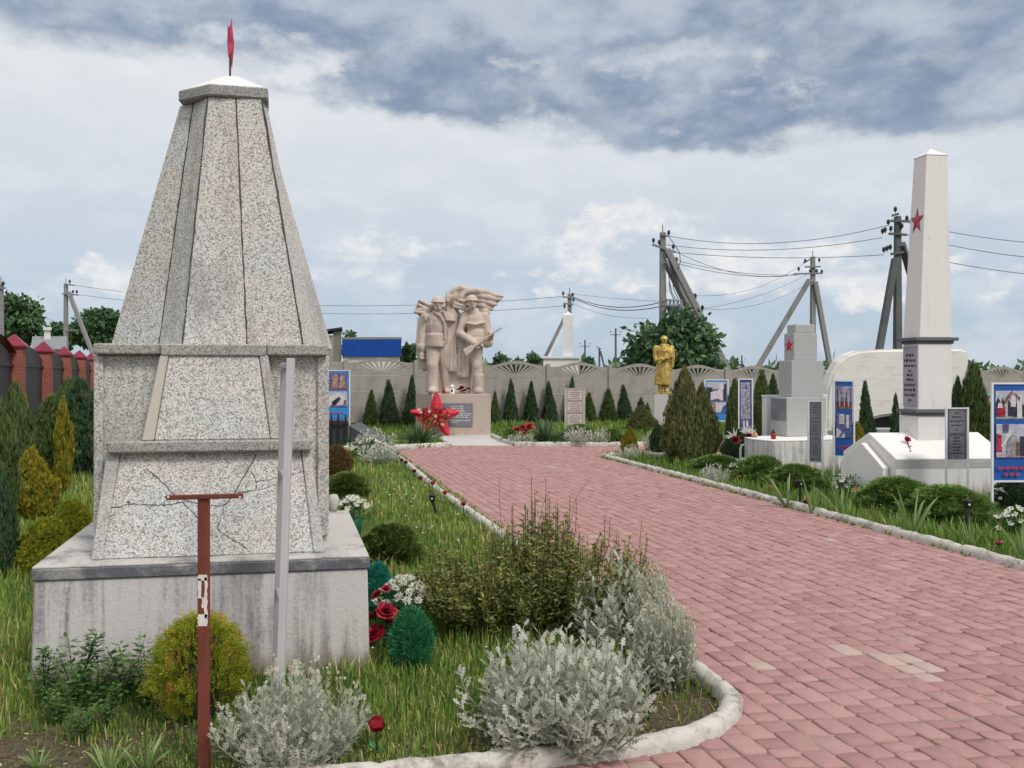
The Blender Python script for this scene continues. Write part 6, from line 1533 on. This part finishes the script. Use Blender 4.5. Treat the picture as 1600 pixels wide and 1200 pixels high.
f.lathe(gq(224, 545), [(.225, 0), (.228, .03), (.222, .12), (.205, .40), (.19, .68), (.20, .85), (.215, 1.0), (.19, 1.12)], 22)
for a in range(9):
    an = a * 6.2832 / 9 + .2; f.tube([Vector((.225 * math.cos(an), .19 * math.sin(an), .225)), Vector((.20 * math.cos(an), .17 * math.sin(an), .55)), Vector((.175 * math.cos(an), .15 * math.sin(an), .80))], [.035, .028, .015], 8)
f.tube([Vector((.02, -.215, .25)), Vector((.02, -.205, .6)), Vector((.01, -.19, 1.05))], .016, 6)                      # coat edge
f.tube([gq(205, 195, -.13), gq(228, 220, -.16), gq(238, 198, -.13)], .03, 8); f.ell(gq(208, 200, -.10), (.06, .05, .045)); f.ell(gq(255, 200, -.10), (.06, .05, .045))   # collar
f.tube([gq(165, 330, -.12), gq(228, 335, -.21), gq(288, 330, -.12)], .022, 8)                                              # belt
for zx in (212, 244):
    for zy in (250, 285, 320): f.ell(gq(zx, zy, -.185), .012)
limb(f, [gq(163, 222, 0), gq(158, 300, -.02), gq(162, 335, -.08), gq(200, 322, -.20)], [.085, .075, .07, .055]); hand(f, gq(205, 320, -.23), (.8, 0, .4), (0, .6, -.5), .075)
limb(f, [gq(300, 222, 0), gq(306, 310, -.01), gq(298, 385, -.03)], [.085, .075, .06]); hand(f, gq(294, 402, -.04), (0, -.1, -1), (-1, 0, 0), .075)
limb(f, [gq(290, 235, -.06), gq(285, 300, -.16), gq(262, 300, -.22)], [.06, .06, .05]); hand(f, gq(258, 298, -.24), (-.7, 0, .4), (0, .6, -.5), .075)
for zx, yy in ((200, -.02), (250, -.03)):
    limb(f, [gq(zx + 4, 540, 0), gq(zx, 590, yy)], [.085, .07]); f.ell(gq(zx, 602, yy - .06), (.07, .135, .045))
go_ = fuse('soldier', f, M['gold'], gs_, .0095, 2); go_.location = (0, 0, zp + .03); 
g_ = MB(); g_.beam(gq(170, 356, -.24), gq(228, 312, -.26), .05, .04); g_.beam(gq(222, 316, -.265), gq(326, 240, -.25), .026, .028); g_.lathe(gq(248, 318, -.28), [(.06, -.012), (.062, .0), (.06, .03)], 14); g_.plate([(gq(165, 345).x, gq(165, 345).z), (gq(182, 368).x, gq(182, 368).z), (gq(205, 340).x, gq(205, 340).z), (gq(198, 330).x, gq(198, 330).z)], Vector((0, -.22, 0)), (1, 0, 0), (0, 0, 1), .04)
rg_ = fuse('gun', g_, M['gold'], gs_, .007, 1); rg_.location = go_.location
# ------------------------------------------------------------ behind: concrete fence, brick fence, buildings, poles, wires, trees
th = rad(14.3); ef = Vector((math.cos(th), math.sin(th), 0)); nfv = Vector((ef.y, -ef.x, 0)); F0 = Vector((-4.867, 22.5, 0)); SPF = 2.06
fence = thing('concrete_fence', 'long grey precast concrete fence with sunburst openwork tops behind the memorial', 'fence', F0)
def drop(k): return -.22 * min(1, max(0, k / 6))
def fence_panel():
    b = MB(); W_ = SPF - .13; X = Vector((1, 0, 0)); Z = Vector((0, 0, 1)); o = Vector((0, .022, 0))
    for k in range(3):
        z0 = 1.505 - .463 * (k + 1); b.prism([(-W_ / 2, -.022, z0 + .004), (W_ / 2, -.022, z0 + .004), (W_ / 2, .022, z0 + .004), (-W_ / 2, .022, z0 + .004)], [(-W_ / 2, -.022, z0 + .459), (W_ / 2, -.022, z0 + .459), (W_ / 2, .022, z0 + .459), (-W_ / 2, .022, z0 + .459)])
    b.plate([(-W_ / 2, 1.507), (W_ / 2, 1.507), (W_ / 2, 1.545), (-W_ / 2, 1.545)], o, X, Z, .044)
    def ztop(x): return 1.885 + (.15 * (.5 + .5 * math.cos(math.pi * x / .86)) if abs(x) < .86 else 0)
    a_, b_ = .875, .385; N_ = 36
    inn = [(a_ * math.cos(math.pi * (1 - k / N_)), 1.545 + b_ * math.sin(math.pi * (1 - k / N_))) for k in range(N_ + 1)]
    outp = [(x, ztop(x)) for x, z in inn]
    for k in range(N_):
        b.plate([inn[k], inn[k + 1], outp[k + 1], outp[k]], o, X, Z, .044)
    for s in (-1, 1): b.plate([(s * a_, 1.545), (s * W_ / 2, 1.545), (s * W_ / 2, 1.885), (s * a_, 1.885)][::s], o, X, Z, .044)
    hub = [(.21 * math.cos(math.pi * k / 10), 1.545 + .09 * math.sin(math.pi * k / 10)) for k in range(11)]; b.plate(hub, o, X, Z, .044)
    nr = 15
    for k in range(nr):
        an = math.pi * (k + .5) / nr; c_, s_ = math.cos(an), math.sin(an); p0 = (.19 * c_, 1.545 + .08 * s_); p1 = (a_ * 1.01 * c_, 1.545 + b_ * 1.02 * s_)
        dx, dz = p1[0] - p0[0], p1[1] - p0[1]; l = math.hypot(dx, dz); nx, nz = -dz / l, dx / l; w0, w1 = .012, .030 + .016 * abs(c_)
        b.plate([(p0[0] - nx * w0, p0[1] - nz * w0), (p1[0] - nx * w1, p1[1] - nz * w1), (p1[0] + nx * w1, p1[1] + nz * w1), (p0[0] + nx * w0, p0[1] + nz * w0)][::-1], o + Vector((0, -.002, 0)), X, Z, .036)
    ob = b.build('panel', M['fence'], None); me = ob.data; bpy.data.objects.remove(ob); return me
pme = fence_panel()
b = MB(); b.box((0, 0, .93), (.13, .14, 2.04)); b.add([(-.065, -.07, 1.951), (.065, -.07, 1.951), (.065, .07, 1.951), (-.065, .07, 1.951), (0, 0, 1.985)], [[0, 1, 4], [1, 2, 4], [2, 3, 4], [3, 0, 4], [3, 2, 1, 0]])
ob = b.build('post', M['fence'], None, .008); qme = ob.data; bpy.data.objects.remove(ob)
for k in range(-2, 15):
    for nm, me, off in (('post', qme, 0), ('panel', pme, .5)):
        if nm == 'panel' and k == 14: continue
        c = bpy.data.objects.new(nm, me); COL.objects.link(c); c.parent = fence
        c.location = ef * SPF * (k + off) + Vector((0, 0, drop(k + off))); c.rotation_euler = (0, 0, th)

# ---- brick piers with red caps and dark metal panels
bfp = [Vector((-11.0 - 1.6 * k, 17 + 3.7 * k, 0)) for k in range(-1, 6)]
bf = thing('brick_fence', 'orange brick fence piers with red metal caps and dark arched panels at left', 'fence', bfp[0]); dbf = (bfp[1] - bfp[0]).normalized(); abf = math.atan2(dbf.y, dbf.x)
for k, p in enumerate(bfp):
    pr = None
    b = MB(); b.box((p.x, p.y, 1.03), (.38, .38, 2.16), rz=abf); b.build('pier', M['brick'], bf)
    b = MB(); Mz = Matrix.Rotation(abf, 3, 'Z'); cq = lambda s, z: [p + Mz @ Vector((x * s, y * s, 0)) + Vector((0, 0, z)) for x, y in ((-1, -1), (1, -1), (1, 1), (-1, 1))]
    b.prism(cq(.25, 2.111), cq(.25, 2.15)); b.prism(cq(.25, 2.1505), cq(.02, 2.40)); b.build('cap', M['roof_red'], bf)
    if k < len(bfp) - 1:
        q = bfp[k + 1]; b = MB(); L_ = (q - p).length
        pts = [(.2, -.05), (L_ - .2, -.05)] + [(L_ - .2 - (L_ - .4) * t, 1.92 + .26 * math.sin(math.pi * t)) for t in [i / 14 for i in range(15)]]
        b.plate(pts, p + Vector((-dbf.y, dbf.x, 0)) * .05, dbf, (0, 0, 1), .04); b.build('panel', M['dark_panel'], bf)
        b = MB(); ofs = Vector((-dbf.y, dbf.x, 0)) * .0; b.beam(p + dbf * .2 + ofs + Vector((0, 0, 1.72)), q - dbf * .2 + ofs + Vector((0, 0, 1.72)), .06, .05); b.build('rail', M['dark_panel'], bf)
        if k < 1:
            b = MB(); ar = [p + dbf * (.15 + (L_ - .3) * t) + Vector((0, 0, 1.98 + .34 * math.sin(math.pi * t))) + Vector((-dbf.y, dbf.x, 0)) * .2 for t in [i / 14 for i in range(15)]]
            s_ = Vector((dbf.y, -dbf.x, 0))
            for m_ in range(14): b.prism([ar[m_] - s_ * .28, ar[m_] + s_ * .28, ar[m_ + 1] + s_ * .28, ar[m_ + 1] - s_ * .28], [ar[m_] - s_ * .02 + Vector((0, 0, .14)), ar[m_] + s_ * .02 + Vector((0, 0, .14)), ar[m_ + 1] + s_ * .02 + Vector((0, 0, .14)), ar[m_ + 1] - s_ * .02 + Vector((0, 0, .14))])
            b.build('roof_ridge', M['roof_red'], bf)

# ---- buildings glimpsed over the fences
def wbox(px0, px1, d, z0, z1, dep, ang=0):
    a = gd(px0, d); e = dirv(ang); c = slide(a, e, px1); n = (c if px0 < 800 else a).normalized(); return setz([a, c, c + n * dep, a + n * dep], z0), setz([a, c, c + n * dep, a + n * dep], z1)
d = 46; bb = thing('blue_building', 'low building with a bright blue metal fascia between obelisk and soldiers statue', 'building', gd(580, d))
b = MB(); b.prism(*wbox(536, 625, d, -.1, zat(557, d), 5)); b.build('wall', M['wall_pale'], bb)
b = MB(); p0, p1 = wbox(534.5, 627, d - .15, zat(557, d) + .001, zat(530.5, d), 5.3); b.prism(p0, p1)
for k in range(46):
    q = p0[0].lerp(p0[1], (k + .5) / 46); b.box((q.x, q.y - .012, (p0[0].z + p1[0].z) / 2), (.035, .03, p1[0].z - p0[0].z - .02))
b.build('fascia', M['blue'], bb)
b = MB(); b.prism(*wbox(534, 627.5, d - .18, zat(530.5, d) + .001, zat(527, d), 5.4)); b.build('roof_edge', M['steel'], bb)
d = 33; sd_ = thing('wooden_shed', 'weathered grey board shed with a dark sloping roof beside the obelisk', 'shed', gd(515, d))
b = MB(); b.prism(*wbox(488, 520, d, -.1, zat(524, d), 2.2)); b.build('wall', M['fence'], sd_)
b = MB(); b.prism(*wbox(520.3, 533.5, d - .03, -.1, zat(517, d), 2.3)); b.build('board_wall', M['wood_grey'], sd_, .01)
b = MB(); q = wbox(483, 535, d - .2, 0, 0, 2.7)[0]; za = [zat(522, d), zat(514.5, d), zat(514.5, d), zat(522, d)]
b.prism([Vector((p.x, p.y, z)) for p, z in zip(q, za)], [Vector((p.x, p.y, z + .09)) for p, z in zip(q, za)]); b.build('roof', M['roof_dark'], sd_)
d = 42; hs = thing('house', 'pale house with grey roof and white chimney behind the brick fence', 'house', gd(75, d))
b = MB(); b.prism(*wbox(52, 101, d, -.1, zat(546, d), 4)); b.build('wall', M['wall_pale'], hs)
b = MB(); q0 = wbox(48, 104, d - .3, 0, 0, 4.6)[0]; z0 = zat(546, d) + .001; z1 = zat(523, d); mid = (q0[0] + q0[3]) / 2; mid2 = (q0[1] + q0[2]) / 2
b.add(setz(q0, z0) + [Vector((mid.x, mid.y, z1)), Vector((mid2.x, mid2.y, z1))], [[0, 1, 5, 4], [2, 3, 4, 5], [3, 0, 4], [1, 2, 5], [3, 2, 1, 0]]); rf = b.build('roof', M['steel'], hs)
b = MB(); b.prism(*wbox(69, 79, d + 1.2, zat(534, d), zat(514, d), .5)); b.prism(*wbox(67.5, 80.5, d + 1.1, zat(514, d) + .001, zat(509, d), .7)); b.build('chimney', M['white'], rf)
b = MB(); b.prism(*wbox(85, 100, d - .08, zat(544, d) - 1.1, zat(544, d) - .3, .05)); b.build('window', M['granite'], hs)
d = 44; kk = thing('transformer_kiosk', 'white transformer kiosk with a tall white duct up the pole behind the fence', 'kiosk', gd(876, d))
b = MB(); b.prism(*wbox(849, 905, d, -.3, zat(560, d), 2.0)); b.build('body', M['white'], kk)
b = MB(); b.prism(*wbox(846.5, 908, d - .1, zat(560, d) + .001, zat(556.5, d), 2.2)); b.build('roof', M['white_clean'], kk)
b = MB(); b.prism(*wbox(879.5, 895, d + .2, zat(556.5, d) + .002, zat(491.5, d), .5)); b.build('duct', M['white_clean'], kk)
b = MB(); q = wbox(879.5, 895, d + .2, 0, 0, .5)[0]; cc = sum(q, Vector((0, 0, 0))) / 4; zt_ = zat(491.4, d); b.add(setz(q, zt_) + [Vector((cc.x, cc.y, zt_ + .22))], [[3, 2, 1, 0], [0, 1, 4], [1, 2, 4], [2, 3, 4], [3, 0, 4]]); b.build('duct_cap', M['white_clean'], kk)
b = MB(); b.beam(at(856, 560, d + .1), at(883, 503, d + .3), .10, .10); b.build('stay', M['white_clean'], kk)
d = 17.5; pp = thing('painted_panel', 'curved pink panel with a green rim behind the excavator poster', 'panel', gd(1545, d))
M['pink_p'] = plain('pink_paint', (.55, .30, .25), .6); M['green_p'] = plain('green_paint', (.12, .36, .24), .6)
pl_ = [(1518, 622), (1530, 618), (1548, 622), (1566, 630), (1580, 640), (1580, 650), (1560, 642), (1518, 640)]
b = MB(); b.plate([((x - 800) / F * d, zat(y, d)) for x, y in pl_[::-1]], Vector((0, d, 0)), (1, 0, 0), (0, 0, 1), -.06); b.build('panel', M['pink_p'], pp)
b = MB(); b.tube([at(1514, 621, d), at(1530, 615, d), at(1550, 619, d), at(1570, 628, d), at(1584, 638, d)], .035, 8); b.build('rim', M['green_p'], pp)
b = MB(); b.box((gd(1550, d).x, d + .1, .3), (.5, .06, .75)); b.build('support', M['grey_paint'], pp)

# ---- power poles
def insulator(b, p, up=1, s=1.0):
    b.lathe(Vector(p), [(.02 * s, 0), (.025 * s, .05 * s), (.07 * s, .07 * s), (.045 * s, .11 * s), (.065 * s, .13 * s), (.03 * s, .2 * s)], 8)
def pole(label, px, yt, d, w=.24, braces=(), arms=(), insul=(), m='pole', group='concrete power poles', zb=-.4, name='power_pole', stub=True):
    t = thing(name, label, 'power pole', gd(px, d, -.3), group); p = gd(px, d); zt = zat(yt, d)
    b = MB(); b.prism([(p.x + sx * w * .6, d + sy * w * .6, zb) for sx, sy in ((-1, -1), (1, -1), (1, 1), (-1, 1))], [(p.x + sx * w * .42, d + sy * w * .42, zt) for sx, sy in ((-1, -1), (1, -1), (1, 1), (-1, 1))]); b.build('shaft', M[m], t, .02)
    if stub: b = MB(); b.tube([Vector((p.x, d, zt)), Vector((p.x, d, zt + .35))], .025, 6); b.build('spike', M['steel'], t)
    for (x0, y0, x1, y1, dd) in braces:
        a, c = at(x0, y0, d - .15), at(x1, y1, d - .15 + dd); dv = (c - a); k = (a.z + .4) / (a.z - c.z); b = MB(); b.beam(a, a + dv * k, w * .95, w * .95); b.build('brace', M[m], t, .02)
    for (x0, y0, x1, y1) in arms:
        b = MB(); b.beam(at(x0, y0, d - w * .6), at(x1, y1, d - w * .6), .10, .09); b.build('crossarm', M['steel'] if m == 'pole' else M['pole_dark'], t)
    for (x, y) in insul:
        b = MB(); insulator(b, at(x, y, d - w * .6), s=1.25); b.build('insulator', M['insul'], t)
    return t
pa = pole('tall concrete pole with two slanting props behind the gold soldier', 1035.5, 363, 37, .30, [(1042, 390, 1128, 560, 0), (1040.5, 408, 1096, 522, 1.5)], [(1019, 382, 1055, 394), (1034, 366.5, 1046, 369), (1040, 401, 1059, 412)], [(1021, 380), (1045, 368), (1052, 390), (1057, 410), (1030, 383)])
pa.children[0]
b = MB(); b.lathe(at(1054, 489, 36.5), [(.25, 0), (.32, .04), (.42, .30), (.42, .36)], 14); b.beam(at(1040, 478, 36.5), at(1067, 477, 36.5), .12, .10); b.beam(at(1040, 468, 36.4), at(1066, 470, 36.4), .05, .05)
for x in (1041, 1047, 1053, 1059, 1065): b.beam(at(x, 478, 36.45), at(x, 468.5, 36.45), .10, .10)
b.build('switch_rack', M['steel'], pa)
b = MB(); b.tube([at(1050.5, 487, 36.6), Vector((at(1050.5, 0, 36.6).x, 36.6, -.4))], .13, 8); b.build('rack_post', M['pole'], pa)
for i, pts in enumerate([[(1043, 397), (1040, 404), (1044, 420), (1047, 455), (1053, 468)], [(1043, 415), (1046, 440), (1050, 458), (1056, 468)], [(1050, 425), (1052, 450), (1060, 468)], [(1046, 371), (1052, 380), (1062, 395), (1063, 410), (1059, 420)]]):
    b = MB(); b.tube([at(x, y, 36.7) for x, y in pts], .02, 5); b.build('drop_cable', M['wire'], pa)
b = MB(); b.tube([at(1086, 480, 36.8), at(1086, 462, 36.8)], .06, 8); insulator(b, at(1086, 468, 36.8), s=1.5); insulator(b, at(1097.5, 486, 36.8), s=1.4); b.beam(at(1088, 486, 36.8), at(1098, 486.5, 36.8), .05, .05); b.build('side_insulators', M['insul'], pa)
pole('dark pole with one slanting prop and many insulators left of the white obelisk', 1402.5, 338, 33, .27, [(1399, 404, 1374, 545, 0), (1409, 381, 1432, 460, 2)], [(1389, 365, 1417, 367), (1392, 397, 1412, 394), (1392, 345, 1422, 346), (1394, 337, 1404, 334)], [(1388, 352), (1379, 366), (1383, 364), (1392, 362), (1381, 395), (1386, 393), (1391, 391), (1417, 346), (1409, 358), (1399, 332)], 'pole_dark', stub=False)
pole('concrete pole spread on two props behind the grey stepped monument', 1270, 401, 45, .27, [(1265, 437, 1187, 569, 0), (1273.5, 440, 1297, 573, 0)], [(1241, 428, 1285, 427), (1258, 417, 1282, 416.5), (1256, 411, 1266, 405), (1264, 444, 1272, 444)], [(1248, 424), (1258, 411), (1280, 410), (1266, 427), (1276, 427), (1284, 428)])
pole('grey pole with one prop beside the white transformer duct', 890, 459, 46, .26, [(887, 488, 853, 557, 0)], [(879, 464, 897, 465), (880, 474, 896, 476)], [(880, 462), (895, 464), (882, 482), (896, 472)])
pole('far pole with a slanting prop over the brick fence on the left', 103, 443, 52, .24, [(107, 456, 141, 543, 0)], [(97, 459, 122, 461), (104, 444, 116, 446), (104, 516, 122, 516)], [(109, 443), (114, 459), (120, 459)])
pole('wooden-looking pole at the very left picture edge', 1.5, 443, 40, .22, [], [(-4, 450, 8, 450)], [(5, 447)])
for lb, px, yt, d, wa in [('small far pole with one crossarm, left of a pair beyond the fence', 914, 531, 120, 8), ('taller far pole with a crossarm near the green tree', 962, 513, 100, 8), ('tiny far pole with a crossarm left of the grey stepped monument', 1159, 555, 150, 5)]:
    pole(lb, px, yt, d, .26, [], [(px - wa, yt + 10, px + wa, yt + 10)], [(px - wa, yt + 7), (px + wa, yt + 7)], 'pole_dark', 'far power poles beyond the fence', stub=False)
pole('far short pole with a slanting prop between two others beyond the fence', 936.5, 543, 110, .26, [(938, 548, 944, 572, 0)], [(933, 544, 940, 545)], [(933, 543)], 'pole_dark', 'far power poles beyond the fence', stub=False)
# ---- wires
def wire(label, a, c, sag, r=.013, n=18):
    A_, C_ = at(*a), at(*c); t = thing('power_line', label, 'wire', A_, 'overhead power lines')
    pts = [A_.lerp(C_, k / n) - Vector((0, 0, sag * 4 * (k / n) * (1 - k / n))) for k in range(n + 1)]
    b = MB(); b.tube(pts, r, 5, 0, True, False); b.build('conductor', M['wire'], t)
wire('uppermost wire between the tall propped pole and the dark pole', (1045, 369, 37), (1388, 352, 33), .55)
wire('second wire between the tall propped pole and the dark pole', (1037, 382, 37), (1379, 371, 33), .40)
wire('third wire between the tall propped pole and the dark pole', (1052, 394, 37), (1382, 398, 33), .20)
wire('uppermost wire leaving the dark pole towards the right picture edge', (1420, 349, 33), (1800, 383, 30), .35)
wire('middle wire leaving the dark pole towards the right picture edge', (1417, 367, 33), (1800, 407, 30), .40)
wire('lowest wire leaving the dark pole towards the right picture edge', (1412, 394, 33), (1800, 436, 30), .35)
wire('upper wire from the tall propped pole down to the pole on two props', (1055, 393, 37), (1243, 428, 45), .55)
wire('middle wire from the tall propped pole down to the pole on two props', (1057, 407, 37), (1245, 429, 45), .25)
wire('lower wire from the tall propped pole down to the pole on two props', (1059, 412, 37), (1247, 430, 45), .30)
wire('thin wire rising from the side insulators to the pole on two props', (1088, 462, 37), (1256, 411, 45), .55, .009)
wire('thin middle wire rising behind the tall propped pole', (1098, 482, 37), (1262, 428, 45), .30, .009)
wire('thin lowest wire rising behind the tall propped pole', (1099, 483, 37), (1268, 440, 45), .50, .009)
wire('bundled upper cable from the kiosk pole to the switch rack', (896, 464, 46), (1042, 470, 36.5), .45, .022)
wire('bundled lower cable from the kiosk pole to the switch rack', (896, 466, 46), (1041, 477, 36.5), .45, .022)
wire('straight thin wire from the kiosk pole top to the tall propped pole', (893, 459, 46), (1033, 471, 37), .05, .009)
wire('slack thin wire from the kiosk pole vanishing into the green tree', (896, 474, 46), (1010, 497, 34), .25, .009)
wire('upper long wire crossing behind the obelisk and soldiers statue', (112, 445, 52), (882, 463, 46), .95)
wire('lower long wire crossing behind the obelisk and soldiers statue', (120, 460, 52), (882, 478, 46), .85)
wire('thin wire between the left edge pole and the propped pole by the house', (4, 446, 40), (100, 508, 52), .3, .009)

# ---- trees
def tree(label, px, ytop, ybot, wpx, d, nleaf, leaf, m='l_tree', clumps=26, seed=1, name='leafy_tree', group=None, gap=.0, dep=.7):
    rng = np.random.default_rng(seed); base = gd(px, d, -.3); t = thing(name, label, 'tree', base, group)
    zt, zb = zat(ytop, d) + .3, zat(ybot, d) + .3; rx = wpx / F * d / 2; cz, rz = (zt + zb) / 2, (zt - zb) / 2
    cs = []
    while len(cs) < clumps:
        v = rng.normal(size=3); v /= np.linalg.norm(v); v *= rng.uniform(.35, .86)
        cs.append(v * np.array([rx, rx * dep, rz]) + np.array([0, 0, cz]))
    cs = np.array(cs); sz = rng.uniform(.20, .38, clumps) * min(rx, rz) * 1.25
    k = rng.integers(0, clumps, nleaf); u = randdir(nleaf) * (rng.random(nleaf) ** .45)[:, None] * sz[k][:, None] * np.array([1.15, 1.1, .85])
    P = cs[k] + u; D = unit(u * .6 + rng.normal(size=(nleaf, 3)) + np.array([0, 0, -.3])); tn = np.clip(.5 * rng.random(clumps)[k] + .5 * rng.random(nleaf), 0, 1)
    quads('crown', diamonds(P, D, perp(D), rng.uniform(.7, 1.2, nleaf) * leaf, rng.uniform(.5, .7, nleaf) * leaf), tn, M[m], t)
    b = MB(); o = base; b.tube([o, o + Vector((.05, 0, zb * .6)), o + Vector((0, 0, cz))], [rx * .07, rx * .055, rx * .03], 8)
    for c_ in cs[:12]: b.tube([o + Vector((0, 0, max(zb * .7, cz * .45))), o + Vector((0, 0, cz * .8)).lerp(Vector(c_), .5), o + Vector(c_)] if False else [o + Vector((0, 0, cz * .55)), o + (Vector((0, 0, cz * .7)) + Vector(c_)) / 2, o + Vector(c_)], [rx * .035, rx * .025, rx * .008], 5)
    b.build('trunk', M['bark'], t); return t
tree('broad-leaved green tree behind the gold soldier statue', 1058, 482, 598, 160, 29.5, 3000, .32, clumps=48, seed=3, dep=.6)
tree('low broad-leaved sapling at the fence foot of the slanting prop', 1112, 556, 590, 46, 28, 260, .30, clumps=9, seed=4, name='leafy_shrub')
GTt = 'trees behind the brick fence on the left'
tree('rounded dark tree at the left picture edge above the brick fence', 28, 459, 545, 84, 55, 4200, .42, clumps=40, seed=5, group=GTt)
tree('dark tree between the far left pole and the obelisk', 156, 476, 552, 88, 56, 4200, .42, clumps=40, seed=6, group=GTt)
tree('lower tree between the pale house and the far left pole', 92, 503, 550, 56, 60, 1800, .42, clumps=22, seed=16, group=GTt)
GTf = 'far trees and bushes peeping over the concrete fence'
for lb, px, yt, yb, wp, d, sd_2 in [('small bluish bush between the blue building and the soldiers statue', 640, 538, 580, 28, 50, 7), ('dark far trees just right of the soldiers statue', 784, 552, 585, 42, 75, 8), ('dark rounded far tree left of the transformer kiosk', 832, 552, 585, 32, 75, 9),
    ('far treetop above the blue building roof', 553, 519, 560, 46, 80, 10), ('small far bush right of the white duct', 917, 558, 585, 26, 90, 11), ('thin far treetop between two far poles', 805, 556, 590, 34, 110, 12)]:
    tree(lb, px, yt, yb, wp, d, 900, .5, clumps=14, seed=sd_2, name='far_tree', group=GTf)
wood = []
for k in range(3500):
    a = R.uniform(-42, 42); dd_ = R.uniform(300, 420); wood.append((dd_ * math.tan(rad(a)), dd_, R.random() ** .7 * (4.5 + 2.5 * math.sin(a * 1.7) + 1.5 * math.sin(a * 5.1))))
P = np.array(wood); D = randdir(len(P)); o = quads('far_wood', diamonds(P, D, perp(D), np.full(len(P), 5.0), np.full(len(P), 3.2)), RN.random(len(P)), M['l_tree']); tag(o, kind='stuff')
